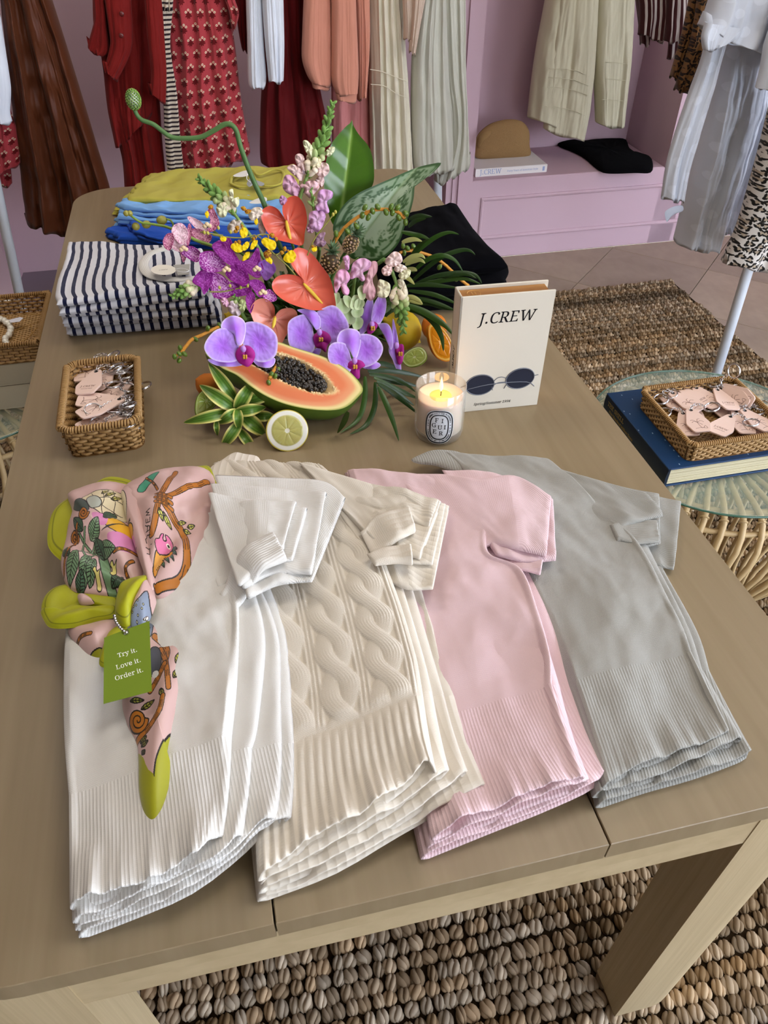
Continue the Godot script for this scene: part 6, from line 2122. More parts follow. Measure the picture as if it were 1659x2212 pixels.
func spike(label: String, axis: Array, z0: float, z1: float, n: int, f_open: float, wide: float, pinks: Array, zb: float) -> void:
	# axis from tip to foot
	var t := thing("snapdragon", label, "flower", BASE, "snapdragon spikes")
	var path := zline(axis, z0, z1, 40)
	var g := MB.new()
	g.tube(path, taper(40, 0.0016, 0.0034), 8)
	part("stem", g.mesh(), hexm("78994e", 0.5), t)
	var kk := far(path[0]) / FOC
	for i in n:
		var f := pow(float(i) / n, 0.85) * f_open
		var p := path[int(f * 39)]
		var d := (path[maxi(int(f * 39) - 1, 0)] - path[mini(int(f * 39) + 1, 39)]).normalized()
		var a := i * 2.39996
		var e := toeye(p)
		var s := d.cross(e).normalized()
		var out := (s * cos(a) + e * sin(a)).normalized()
		var sz := lerpf(0.45, 1.0, smoothstep(0.0, 0.75, f / f_open)) * wide * kk
		var dir := (out * 0.75 + d * 0.75).normalized()
		var bb := Basis(dir.cross(Vector3(0.3, 0.2, 0.9)).normalized(), dir, dir.cross(Vector3(0.3, 0.2, 0.9)).normalized().cross(dir))
		var open := smoothstep(0.55, 0.95, f / f_open)
		var b := MB.new()
		b.col = Color("6f9448").lerp(Color("e6e6b4"), open).lerp(Color("edd2cc"), maxf(0.0, open - 0.6) * 1.4)
		b.ball(p + dir * sz * 0.75, Vector3(0.40, 0.80, 0.40) * sz, 10, 7, bb)
		if open > 0.5:
			b.ball(p + dir * sz * 1.25 + d * sz * 0.15, Vector3(0.46, 0.36, 0.44) * sz, 10, 6, bb)
		var bud := part("bud", b.mesh(), M.petal, t)
		var c := MB.new()
		c.col = Color("6d9243")
		for j in 3:
			var aj := TAU * j / 3
			var off := (bb.x * cos(aj) + bb.z * sin(aj)) * sz * 0.32
			c.ball(p + dir * sz * 0.25 + off, Vector3(0.20, 0.42, 0.12) * sz, 7, 5, bb)
		part("calyx", c.mesh(), M.leaf, bud)
	for q in pinks:
		var ox: int = q[0]
		var col: Color = q[2]
		petal(t, "bloom", cr(q[1], ox), zb + q[3], 0.010, M.petal, {"n": 44, "rings": 10, "tint": grad(col.lerp(Color("f3e3d8"), 0.35), col), "lift": func(f, r, w): return 0.006 * r * r * r * sin(atan2(w.x, w.y) * 6.0 + noi.get_noise_2d(w.x * 60, w.y * 60) * 3.0) + 0.004 * noi.get_noise_2d(w.x * 110, w.y * 110) - 0.006 * exp(-pow((f.y - 0.45) / 0.13, 2.0)) * (1 - r)})
	stem(t, path[39], 0.0032)

func snapdragons() -> void:
	var pk := Color("dba2c4")
	var lp := Color("e4c2bf")
	spike("tall snapdragon spike, green tip above pale pink bells, left of the broad leaf", [718, 224, 711, 250, 703, 284, 690, 320, 676, 352, 662, 385, 650, 420, 640, 456], -1.27, -1.23, 38, 0.72, 17.0, [[0, [350, 500, 375, 476, 415, 490, 432, 560, 440, 610, 400, 600, 365, 560], lp, 0.0], [0, [412, 385, 440, 372, 480, 410, 502, 470, 480, 500, 440, 470], Color("dfe3b8"), 0.0], [0, [585, 470, 620, 425, 660, 425, 655, 460, 615, 500], Color("dfe3b8"), 0.004], [0, [288, 590, 330, 560, 385, 585, 418, 640, 400, 690, 350, 650], lp, 0.004], [0, [500, 590, 560, 545, 610, 560, 616, 620, 570, 660, 520, 640], lp, 0.004], [0, [255, 740, 270, 650, 325, 645, 360, 690, 395, 760, 370, 810, 300, 790], pk, 0.008], [0, [390, 725, 450, 690, 510, 690, 542, 735, 500, 790, 470, 825, 430, 790], Color("e7b9c0"), 0.012], [0, [480, 530, 520, 505, 556, 530, 545, 580, 490, 585], Color("e5dcb4"), 0.008], [0, [510, 680, 560, 640, 580, 690, 560, 735, 520, 730], lp, 0.003]], -1.25)
	spike("green snapdragon spike leaning left over the blue tops", [430, 386, 450, 404, 474, 426, 498, 452, 524, 486, 548, 520, 572, 560, 596, 600], -1.22, -1.16, 30, 0.5, 16.0, [[5, [900, 1200, 950, 1150, 1000, 1180, 990, 1270, 930, 1280], Color("d9dcae"), 0.0], [5, [1010, 1060, 1050, 1030, 1060, 1120, 1100, 1100, 1105, 1170, 1060, 1190], Color("dfe0b6"), 0.0], [1, [775, 170, 820, 115, 880, 110, 905, 150, 880, 190, 810, 225], Color("e6d9c6"), 0.0], [1, [595, 280, 640, 220, 700, 215, 740, 260, 690, 320, 620, 330], Color("dccdbd"), 0.0], [1, [860, 240, 880, 160, 905, 200, 930, 300, 900, 360, 870, 320], Color("e3c6c0"), -0.01]], -1.19)
	spike("pink snapdragon spike hanging down over the lemon", [871, 716, 869, 690, 866, 668, 862, 645, 858, 622, 852, 600, 842, 576, 830, 560], -1.07, -1.10, 30, 0.62, 17.0, [[2, [755, 490, 830, 410, 890, 430, 905, 490, 860, 530, 800, 540], Color("e6cbc6"), 0.0], [2, [728, 560, 780, 520, 820, 550, 800, 610, 745, 610], lp, 0.004], [2, [830, 560, 880, 515, 940, 540, 935, 570, 880, 590], Color("e6d6c8"), 0.004], [2, [870, 610, 930, 560, 975, 570, 965, 620, 910, 650], Color("e2e2b6"), 0.008], [2, [690, 780, 700, 660, 735, 650, 800, 690, 790, 780, 740, 806], Color("dcd9b4"), 0.008], [2, [860, 660, 910, 650, 950, 740, 945, 790, 905, 770], Color("e5ddc0"), 0.006]], -1.09)
	spike("short snapdragon spike pointing left over the striped tops", [374, 640, 388, 634, 402, 628, 418, 622, 436, 618, 470, 615], -1.12, -1.13, 24, 0.8, 15.0, [], -1.12)
	spike("pink snapdragon in full bloom between the two broad leaves", [672, 410, 676, 440, 680, 470, 684, 500, 690, 540], -1.18, -1.18, 6, 0.4, 10.0, [[0, [520, 860, 530, 780, 570, 752, 640, 770, 640, 820, 600, 850, 618, 930, 570, 940, 500, 900], Color("c893c6"), 0.0], [0, [458, 960, 480, 925, 560, 920, 590, 960, 580, 1000, 560, 1060, 520, 1090, 470, 1040], Color("cf9bcb"), 0.006], [0, [490, 1150, 540, 1100, 588, 1090, 575, 1140, 596, 1170, 560, 1205, 510, 1190], Color("b98fb0"), 0.004], [0, [228, 830, 250, 800, 290, 830, 270, 870, 240, 875], Color("b47fb0"), -0.01], [0, [440, 1060, 470, 1010, 500, 1080, 460, 1095], pk, 0.0]], -1.18)
	spike("pink snapdragon blooms low on the right, above the side-on orchid", [770, 560, 768, 590, 764, 620, 760, 650], -1.11, -1.12, 5, 0.5, 9.0, [[2, [395, 460, 440, 440, 455, 480, 450, 560, 420, 560, 410, 500], Color("d49ac8"), -0.004], [2, [320, 700, 340, 600, 390, 555, 440, 580, 460, 640, 430, 690, 455, 740, 440, 780, 400, 770, 370, 700, 340, 770], Color("dc9cc4"), 0.008], [2, [475, 530, 500, 490, 570, 462, 640, 500, 620, 560, 570, 590, 590, 640, 560, 665, 520, 630, 460, 640], Color("d3a0c4"), 0.0], [2, [600, 620, 640, 500, 690, 500, 690, 580, 650, 650, 680, 750, 640, 830, 590, 800, 565, 730], Color("dca6b4"), 0.006]], -1.10)
	spike("pale snapdragon blooms tucked low on the left, under the purple orchid", [505, 640, 512, 655, 520, 672, 530, 690], -1.10, -1.11, 8, 0.5, 10.0, [[1, [600, 960, 640, 900, 690, 930, 715, 1010, 680, 1040, 620, 1010], Color("d9c5cf"), 0.0], [1, [540, 900, 580, 880, 610, 930, 580, 965], pk, 0.0], [1, [690, 930, 730, 890, 760, 940, 730, 1010, 700, 980], Color("a9b878"), 0.002]], -1.10)

func berries() -> void:
	for q in [["arching orange twig of green berries in front of the variegated leaf", 0, -1.16, -1.13, [650, 1180, 680, 1130, 740, 1050, 840, 970, 950, 920, 1050, 910, 1150, 930, 1205, 985], [670, 1100, 760, 1080, 830, 1040, 875, 955, 895, 895, 922, 972, 955, 922, 995, 890, 1060, 932, 1100, 890, 1150, 895, 1110, 935, 1160, 975, 1215, 942, 1212, 1010], 25],
		["orange twig of green berries reaching left towards the basket", 3, -1.12, -1.02, [560, 200, 430, 232, 380, 250, 280, 300, 200, 335, 150, 390, 120, 430], [105, 402, 100, 447, 140, 450, 62, 470, 98, 500, 320, 250, 410, 225, 225, 335], 22],
		["orange twig of green berries hanging over the papaya seeds", 3, -1.10, -0.99, [1040, 330, 975, 400, 900, 470, 850, 550, 800, 640], [920, 400, 980, 412, 905, 530, 870, 572, 815, 607, 845, 622, 795, 672, 915, 490], 22],
		["orange twig of green berries trailing right behind the palm leaves", 2, -1.16, -1.2, [880, 420, 960, 400, 1070, 420, 1180, 460, 1280, 530, 1380, 630, 1470, 700], [910, 360, 950, 380, 1000, 365, 920, 420, 1222, 540, 1370, 640], 24]]:
		var t := thing("berry_twig", q[0], "twig", BASE, "twigs of green berries")
		var path := zline(cr(q[4], q[1]), q[2], q[3], 40)
		var g := MB.new()
		g.tube(path, 0.0026, 7)
		for i in range(2, 40, 3):
			g.ball(path[i], Vector3(0.0034, 0.0026, 0.003), 6, 5)
		part("twig", g.mesh(), M.twig, t)
		var sc: float = [3.607, 3.95, 3.95, 3.606][q[1]]
		for i in range(0, q[5].size(), 2):
			var c := cr([q[5][i], q[5][i + 1]], q[1])
			var best := path[0]
			var p := PZ(c[0], c[1], q[2])
			for w in path:
				if PZ(c[0], c[1], w.z).distance_to(w) < PZ(c[0], c[1], best.z).distance_to(best):
					best = w
			p = PZ(c[0], c[1], best.z + 0.003)
			var k: float = far(p) / FOC / sc * q[6]
			var b := MB.new()
			b.ball(p, Vector3(0.82, 1.15, 0.82) * k, 10, 8, Basis(Vector3(0, 0, 1), sin(i * 3.7) * 0.7))
			var o := part("berry", b.mesh(), M.berry, t)
			var cp := MB.new()
			cp.ball(p + (best - p).normalized() * k * 0.9, Vector3(0.45, 0.4, 0.45) * k, 7, 5)
			part("cap", cp.mesh(), M.twig, o)

func pineapples() -> void:
	for q in [["miniature pineapple with a grey-green crown, the lower front one", 622, 1325, 82, 78, 650, 1195, -1.15, -0.15], ["miniature pineapple with a grey-green crown, the one farther back", 785, 1178, 62, 76, 845, 1075, -1.18, 0.35]]:
		var t := thing("mini_pineapple", q[0], "pineapple", BASE, "miniature pineapples")
		var c := cr([q[1], q[2]], 0)
		var u := cr([q[5], q[6]], 0)
		var p := PZ(c[0], c[1], q[7])
		var k := far(p) / FOC / 3.607
		var ax := (PZ(u[0], u[1], q[7] + 0.012) - p).normalized()
		var sx := ax.cross(Vector3(0, 0.3, 1)).normalized()
		var b := Basis(sx, ax, sx.cross(ax))
		var g := MB.new()
		g.ball(p, Vector3(q[3] * 0.9, q[4] * 1.15, q[3] * 0.9) * k, 18, 14, b)
		part("body", g.mesh(), hexm("4d3a1e", 0.6), t)
		var s := MB.new()
		for row in 8:
			var y := -0.85 + row * 0.235
			var rr := sqrt(1 - y * y)
			var m := maxi(4, int(13 * rr))
			for i in m:
				var a := TAU * (i + 0.5 * (row % 2)) / m
				var d := Vector3(cos(a) * rr, y, sin(a) * rr)
				var pp := p + b * (d * Vector3(q[3] * 0.92, q[4] * 1.17, q[3] * 0.92) * k)
				var nn := (b * d).normalized()
				var ss := nn.cross(ax).normalized()
				s.col = Color("cfae9c").lerp(Color("b59a58"), rng.randf())
				s.ball(pp, Vector3(11.5, 6, 10.5) * k, 4, 4, Basis(ss, nn, ss.cross(nn)))
		tag(part("scales", s.mesh(20.0), M.petal, t), "", "", "", "stuff")
		var top: Vector3 = p + ax * q[4] * 1.1 * k
		for i in 26:
			var f := i / 26.0
			var a := i * 2.39996
			var tilt := lerpf(1.1, 0.15, f)
			var dir := (b * Vector3(cos(a) * sin(tilt), cos(tilt), sin(a) * sin(tilt))).normalized()
			var side := dir.cross(ax + Vector3(0.01, 0, 0.02)).normalized()
			var l := MB.new()
			var pts := PackedVector3Array()
			var uvs := PackedVector2Array()
			var ln: float = lerpf(62, 95, f) * k * 1.1
			l.col = Color("8ba184").lerp(Color("5c7a52"), rng.randf())
			for j in 6:
				var h := j / 5.0
				for e in [-1, 0, 1]:
					pts.append(top + ax * f * 30 * k + dir * ln * h + side * e * 15 * k * (1 - h * h) + side.cross(dir) * (absf(e) * 5 * k - h * h * 14 * k))
					uvs.append(Vector2(e, h))
			l.grid(pts, uvs, 3, 6)
			part("crown_leaf", l.mesh(), M.leaf, t)
		stem(t, p, 0.003)

func blade(t: Node, called: String, line: Array, z0: float, z1: float, w: float, m: Material) -> void:
	var path := zline(line, z0, z1, 22)
	var pts := PackedVector3Array()
	var uvs := PackedVector2Array()
	for i in 22:
		var f := i / 21.0
		var d := (path[mini(i + 1, 21)] - path[maxi(i - 1, 0)]).normalized()
		var e := toeye(path[i], 0.3)
		var s := d.cross(e).normalized()
		var ww := w * pow(sin(PI * clampf(0.08 + 0.92 * f, 0, 1)), 0.7) * (1.0 - 0.35 * f)
		for q in [-1, 0, 1]:
			pts.append(path[i] + s * ww * q + e * (0.35 * ww * (1 - absf(q))))
			uvs.append(Vector2(q, f))
	var g := MB.new()
	g.col = Color("213a16").lerp(Color("38581f"), rng.randf())
	g.grid(pts, uvs, 3, 22)
	part(called, g.mesh(), m, t)

func palms() -> void:
	var t := thing("palm_frond", "dark green palm frond arching right over the black sweaters", "palm leaf", BASE)
	for q in [[930, 530, 1040, 400, 1180, 290, 1300, 245, 1390, 262], [960, 690, 1100, 560, 1250, 450, 1400, 398, 1480, 400, 1528, 438], [1000, 692, 1200, 615, 1400, 590, 1530, 610, 1586, 685], [940, 702, 1100, 690, 1250, 702, 1400, 722], [960, 742, 1150, 770, 1280, 815, 1385, 862], [950, 800, 1100, 820, 1250, 866, 1385, 925], [920, 600, 1000, 430, 1070, 340, 1135, 300], [960, 132, 1050, 104, 1160, 112], [955, 196, 1020, 146, 1110, 126], [990, 590, 1100, 490, 1230, 440, 1350, 480, 1425, 585], [1020, 692, 1250, 655, 1430, 640, 1575, 685], [930, 860, 1120, 850, 1260, 890, 1380, 905], [900, 240, 1000, 262, 1080, 280, 1140, 305], [1150, 690, 1280, 620, 1440, 600, 1540, 640]]:
		blade(t, "leaflet", cr(q, 2), -1.14, -1.10, 0.0046, M.leaf)
	for q in [[900, 880, 1080, 935, 1180, 1020, 1240, 1140, 1256, 1262], [880, 850, 1050, 905, 1180, 975, 1280, 1050, 1350, 1135]]:
		blade(t, "leaflet", cr(q, 2), -1.12, -1.05, 0.0068, M.leaf)
	t = thing("palm_frond", "dark green palm frond spread on the table between papaya and candle", "palm leaf", BASE)
	for q in [[290, 620, 420, 615, 560, 635, 690, 668], [300, 632, 450, 685, 560, 705, 632, 722], [330, 662, 480, 738, 560, 775, 632, 805], [360, 722, 410, 830, 460, 960, 497, 1086], [340, 692, 336, 850, 280, 975, 168, 1040], [272, 655, 270, 800, 225, 940, 105, 1030], [360, 702, 450, 760, 540, 830, 632, 912], [160, 890, 130, 960, 88, 1032], [280, 600, 380, 570, 480, 600, 560, 640], [300, 640, 420, 660, 520, 690, 610, 760], [350, 690, 440, 740, 520, 790, 600, 850]]:
		var a := cr(q, 4)
		var line := edge(a, T + 0.012, 22)
		var h := []
		for i in a.size() / 2:
			var f := float(i) / (a.size() / 2 - 1)
			h.append(P(a[2 * i], a[2 * i + 1], T + 0.055 * (1 - f) * (1 - f) + 0.004).z)
		blade(t, "leaflet", a, h[0], h[h.size() - 1], 0.0052, M.leaf)
	t = thing("spider_plant_leaves", "thin cream-striped leaves arching out behind the palm on the right", "leaf", BASE)
	var st := leafy(hexm("a9ac62", 0.45), 0.3)
	for q in [[900, 330, 960, 310, 1020, 305, 1075, 322], [910, 500, 980, 455, 1060, 440, 1100, 470], [930, 520, 1000, 490, 1060, 480, 1100, 510], [940, 560, 1000, 560, 1030, 575], [920, 620, 960, 640, 1010, 690], [900, 800, 980, 795, 1040, 820, 1080, 860], [890, 830, 960, 820, 1020, 840, 1075, 862]]:
		blade(t, "leaf", cr(q, 2), -1.13, -1.11, 0.0045, st)

func hydrangea() -> void:
	var t := thing("hydrangea", "pale green hydrangea floret cluster right of the red anthurium", "flower", BASE)
	var i := 0
	for q in [[345, 850, 390, 820, 440, 830, 460, 870, 420, 920, 370, 900], [410, 800, 450, 800, 480, 850, 455, 880, 420, 850], [470, 870, 490, 800, 530, 800, 540, 850, 500, 890], [510, 840, 550, 815, 575, 850, 550, 890, 510, 890], [400, 920, 450, 890, 490, 930, 490, 1000, 450, 1010, 410, 970], [480, 920, 520, 890, 560, 900, 550, 950, 500, 960], [480, 990, 520, 970, 560, 1000, 545, 1050, 500, 1060], [530, 740, 560, 710, 585, 740, 580, 800, 545, 800], [325, 780, 360, 770, 370, 820, 335, 850]]:
		petal(t, "petal", cr(q, 2), -1.10 + 0.003 * (i % 4), 0.001, M.petal, {"n": 28, "rings": 8, "even": true, "grow": 1.3, "tint": grad(Color("a9c382"), Color("d3e2b6"), 0.6), "lift": func(f, r, w): return 0.003 * r * r - 0.002 * exp(-w.x * w.x * 60000.0)}, 0.05, 0.1 - 0.05 * (i % 5))
		i += 1
	stem(t, PZ(755, 680, -1.12), 0.002)

func citrus_tint(flesh: Color, wall: Color, rind: Color, n: int, r0: float, r1: float) -> Variant:
	return func(f, r, w):
		var a := atan2(w.x, w.y) / TAU * n
		var d := absf(saw(a) - 0.5) * 2.0
		var line := smoothstep(0.90, 0.97, d * (0.75 + 0.25 * r)) if r > 0.1 else 1.0
		var grain := 0.12 * noi.get_noise_2d(a * 6.0, r * 4.0)
		var c: Color = flesh.lerp(wall, clampf(line * 0.8 + grain + 0.05, 0, 1))
		c = c.lerp(wall, smoothstep(r0 - 0.02, r0 + 0.02, r))
		return c.lerp(rind, smoothstep(r1 - 0.015, r1 + 0.015, r))

func half_fruit(called: String, label: String, cat: String, px: Array, o: Vector3, n: Vector3, depth: float, tint, skin: Material) -> Node3D:
	var t := thing(called, label, cat, Vector3(o.x, T, o.z))
	var g := MB.new()
	patch(g, px, o, n, 0.0006, {"n": 120, "rings": 30, "even": true, "tint": tint, "lift": func(f, r, w):
		var s := absf(sin(atan2(w.x, w.y) * 4.5))
		return 0.0007 * pow(s, 0.4) * smoothstep(0.05, 0.2, r) * (1.0 - smoothstep(0.68, 0.74, r)) - 0.0006 * smoothstep(0.93, 1.0, r)})
	var wet := vcol(0.22, 0.5)
	wet.subsurf_scatter_enabled = true
	wet.subsurf_scatter_strength = 0.15
	part("cut_face", g.mesh(), wet, t)
	g = MB.new()
	patch(g, px, o, n, -depth, {"n": 60, "rings": 12, "pow": 0.5})
	part("peel", g.mesh(), skin, t)
	return t

func circle(x: float, y: float, rx: float, ry: float, turn := 0.0, n := 16) -> Array:
	var o := []
	for i in n:
		var q := Vector2(cos(TAU * i / n) * rx, sin(TAU * i / n) * ry).rotated(turn)
		o.append_array([x + q.x, y + q.y])
	return o

func fruit() -> void:
	# papaya
	var o := P(640, 815, T + 0.078)
	var n := Vector3(0.05, 0.88, 0.46).normalized()
	var t := thing("papaya", "halved papaya with orange flesh and black seeds lying before the flowers", "papaya", P(620, 860, T))
	var rim := cr([300, 440, 380, 520, 440, 565, 540, 612, 640, 690, 760, 770, 900, 832, 1050, 870, 1200, 888, 1330, 884, 1420, 850, 1500, 775, 1530, 730, 1510, 680, 1450, 610, 1380, 552, 1260, 485, 1150, 446, 1000, 400, 850, 350, 650, 330, 450, 340, 340, 380], 3)
	var hole := v2(cr([560, 470, 680, 545, 780, 600, 880, 655, 1000, 705, 1130, 745, 1230, 752, 1310, 735, 1270, 660, 1210, 600, 1100, 525, 1000, 480, 900, 450, 760, 430, 640, 430], 3))
	hole = spl(hole, 60, true)
	var hole3 := PackedVector3Array()
	for q in hole:
		hole3.append(PN(q.x, q.y, o, n))
	var pc := PN(cr([930, 590], 3)[0], cr([930, 590], 3)[1], o, n)
	var pax := n.cross(Vector3.UP).normalized()
	pax = n.cross(Vector3.UP)
	pax = (pax if pax.length() > 0.2 else Vector3.RIGHT).normalized()
	var pay := pax.cross(n).normalized()
	var hr := PackedFloat32Array()
	for i in 180:
		var an := TAU * i / 180.0 - PI
		var best := 9.0
		var rr := 0.03
		for q in hole3:
			var w := Vector2((q - pc).dot(pax), (q - pc).dot(pay))
			var d := absf(angle_difference(w.angle(), an))
			if d < best:
				best = d
				rr = w.length()
		hr.append(rr)
	var inside := func(w: Vector2) -> float:
		return w.length() / hr[int((w.angle() + PI) / TAU * 179.9)]
	var g := MB.new()
	patch(g, rim, o, n, 0.0, {"n": 130, "rings": 50, "even": true, "c": cr([930, 590], 3), "lift": func(f, r, w): return 0.0012 * (1 - r) - 0.010 * smoothstep(1.04, 0.80, inside.call(w)), "tint": func(f, r, w):
		var c := Color("cf8a52").lerp(Color("cf6d40"), smoothstep(0.3, 0.6, r)).lerp(Color("d58a5c"), smoothstep(0.72, 0.86, r))
		c = c.lerp(Color("d9c684"), smoothstep(0.86, 0.94, r)).lerp(Color("7f8a34"), smoothstep(0.97, 0.99, r))
		var iv: float = inside.call(w)
		return c.lerp(Color("dfbd88"), smoothstep(1.12, 1.02, iv + 0.06 * noi.get_noise_2d(w.x * 200, w.y * 200))).lerp(Color("8a6a48"), smoothstep(0.85, 0.7, iv))})
	part("flesh", g.mesh(), vcol(0.4, 0.45), t)
	g = MB.new()
	patch(g, rim, o, n, -0.086, {"n": 90, "rings": 22, "pow": 0.42, "c": cr([930, 590], 3), "tint": func(f, r, w): return Color("3a5a1c").lerp(Color("6f8434"), smoothstep(0.8, 1.0, r) * 0.4 + 0.12 * noi.get_noise_2d(w.x * 30, w.y * 30))})
	part("skin", g.mesh(), vcol(0.35, 0.5), t)
	rng.seed = 31
	g = MB.new()
	var hp := hole
	var made := 0
	while made < 330:
		var q := Vector2(rng.randf_range(510, 728), rng.randf_range(758, 850))
		if Geometry2D.is_point_in_polygon(Vector2(622, 802) + (q - Vector2(622, 802)) * 1.16, hp):
			var p := PN(q.x, q.y, o, n) - n * rng.randf_range(0.0015, 0.005)
			var s := rng.randf_range(0.0024, 0.0033)
			g.col = Color("1e1b1a").lerp(Color("4a443c"), rng.randf())
			g.ball(p, Vector3(s, s * 1.2, s), 7, 6, Basis.from_euler(Vector3(rng.randf() * 3, rng.randf() * 3, 0)))
			made += 1
	tag(part("seeds", g.mesh(), vcol(0.25, 0.5), t), "shiny black seeds", "", "", "stuff")
	g = MB.new()
	for i in 150:
		var k := rng.randi() % 60
		var p := hole3[k].lerp(hole3[(k + 1) % 60], rng.randf()) - n * rng.randf_range(0.001, 0.006)
		g.col = Color("dfb98a").lerp(Color("e7cf9c"), rng.randf())
		g.ball(p, Vector3(0.0022, 0.0034, 0.0022), 5, 4, Basis.from_euler(Vector3(rng.randf() * 3, rng.randf() * 3, rng.randf() * 3)))
	tag(part("pulp", g.mesh(), vcol(0.4, 0.4), t), "", "", "", "stuff")
	# citrus
	var yel := bump(hexm("d8b51e", 0.4, 0.45), M.t_felt, 0.05, Vector3(20, 20, 1))
	var lim := bump(hexm("7f9a30", 0.4, 0.45), M.t_felt, 0.05, Vector3(20, 20, 1))
	var ora := bump(hexm("d97b1c", 0.45, 0.45), M.t_felt, 0.05, Vector3(20, 20, 1))
	var lo := P(620, 972, T) + Vector3(0, 0.031, -0.012)
	half_fruit("lemon_half", "halved lemon facing forward in front of the papaya", "lemon", circle(620.5, 930, 46, 45), lo, toeye(lo, -0.15), 0.03, citrus_tint(Color("b3ad62"), Color("ece8dc"), Color("cbb83a"), 10, 0.74, 0.965), yel)
	var l1 := P(440, 900, T + 0.026)
	half_fruit("lime_half", "halved lime behind the striped-leaf rosette, beside the small orange", "lime", cr([222, 880, 240, 780, 296, 722, 350, 702, 388, 740, 384, 850, 300, 912, 240, 936], 3), l1, toeye(l1, 0.1, 0.3), 0.024, citrus_tint(Color("97a748"), Color("b7c173"), Color("84a03a"), 9, 0.88, 0.95), lim)
	var l2 := P(894, 790, T + 0.034)
	half_fruit("lime_half", "halved lime on the right below the orange half", "lime", cr([515, 535, 545, 495, 600, 463, 650, 463, 682, 505, 676, 545, 630, 580, 570, 592, 530, 570], 4), l2, toeye(l2, 0.35, -0.2), 0.028, citrus_tint(Color("93a350"), Color("c3cb9a"), Color("84a03a"), 9, 0.86, 0.94), lim)
	var l3 := P(950, 745, T + 0.042)
	half_fruit("orange_half", "halved orange standing beside the book-shaped clutch", "orange", cr([690, 345, 705, 305, 745, 300, 800, 345, 845, 415, 862, 480, 848, 540, 805, 556, 745, 525, 705, 445], 4), l3, toeye(l3, -0.05, 0.35), 0.036, citrus_tint(Color("cf7d10"), Color("e8b458"), Color("dd8a2a"), 10, 0.84, 0.955), ora)
	for q in [["lemon", "whole yellow lemon behind the hanging snapdragon", 868, 714, 43, -1.16, yel, 1.15, "lemon"], ["orange", "small whole orange peeping out behind the orange half", 938, 706, 28, -1.19, ora, 1.0, "orange"], ["small_orange", "small whole orange behind the rosette on the left", 449, 832, 26, -1.09, ora, 1.0, "orange"], ["lemon", "whole lemon almost hidden under the flowers on the left", 506, 690, 20, -1.17, yel, 1.1, "lemon"]]:
		var p := PZ(q[2], q[3], q[5])
		var k: float = far(p) / FOC * q[4]
		var f := thing(q[0], q[1], q[8], Vector3(p.x, T, p.z))
		g = MB.new()
		g.lathe(v2([0.001, -1.12 * q[7], 0.16, -1.07, 0.45, -0.9, 0.75, -0.66, 0.95, -0.3, 1.0, 0.0, 0.95, 0.3, 0.75, 0.66, 0.45, 0.9, 0.16, 1.05, 0.1, 1.1 * q[7], 0.001, 1.13 * q[7]]), 28, Transform3D(Basis(Vector3(0, 0, 1), 0.9).scaled(Vector3(k, k, k)), p))
		part("peel", g.mesh(), q[6], f)

func rosette() -> void:
	var t := thing("dracaena_rosette", "rosette of pointed green leaves with yellow margins beside the lemon half", "plant", P(505, 900, T))
	var c := cr([535, 900], 3)
	var o0 := P(c[0], c[1], T + 0.03)
	var i := 0
	for q in [[395, 1088, 388, 965, 22, 0.0], [842, 930, 690, 935, 40, 0.0], [640, 1010, 740, 1078, 26, 0.0], [325, 518, 535, 800, 46, 0.2], [855, 752, 610, 820, 46, 0.25], [255, 690, 540, 880, 52, 0.3], [130, 985, 500, 900, 44, 0.35], [695, 1208, 565, 1040, 38, 0.4], [420, 1192, 570, 980, 44, 0.45], [775, 1082, 590, 930, 58, 0.5], [675, 665, 545, 880, 52, 0.6], [775, 862, 540, 905, 44, 0.75], [400, 992, 550, 895, 44, 0.85], [565, 1045, 550, 880, 38, 0.95]]:
		var tip := cr([q[0], q[1]], 3)
		var bs := cr([q[2], q[3]], 3)
		var b: Vector3 = PN(bs[0], bs[1], o0, toeye(o0)) + toeye(o0) * (0.016 * q[5])
		var d2: Vector3 = PN(tip[0], tip[1], o0, toeye(o0)) + toeye(o0) * (0.012 * q[5]) - b
		var e := toeye(o0)
		var ln := d2.length()
		var d := d2.normalized()
		var s := d.cross(e).normalized()
		var k: float = far(b) / FOC / 3.606 * q[4]
		var pts := PackedVector3Array()
		var uvs := PackedVector2Array()
		var cols := PackedColorArray()
		for j in 18:
			var f := j / 17.0
			var w: float = k * pow(sin(PI * (0.10 + 0.90 * f)), 0.62) * (1.22 - 0.36 * f)
			if j == 17:
				w = 0.0002
			for x in 13:
				var u := (x - 6) / 6.0
				pts.append(b + d * ln * f + s * w * u + e * (0.016 * sin(PI * f) + absf(u) * w * 0.45 - 0.008 * f * f))
				uvs.append(Vector2(u, f))
				var stripe := 0.5 + 0.5 * sin(u * 22.0)
				cols.append(Color("456c25").lerp(Color("6a9038"), stripe).lerp(Color("d6ce78"), smoothstep(0.62, 0.72, absf(u))))
		var g := MB.new()
		g.grid(pts, uvs, 13, 18, false, cols)
		part("leaf", g.mesh(), M.leaf, t)
		i += 1
# ---------- clothes on the racks
func zedge(a: Array, z: float, n: int) -> PackedVector3Array:
	var q := PackedVector2Array()
	for i in range(0, a.size(), 2):
		var p := PZ(a[i], a[i + 1], z)
		q.append(Vector2(p.x, p.y))
	var o := PackedVector3Array()
	for p in spl(q, n):
		o.append(Vector3(p.x, p.y, z))
	return o

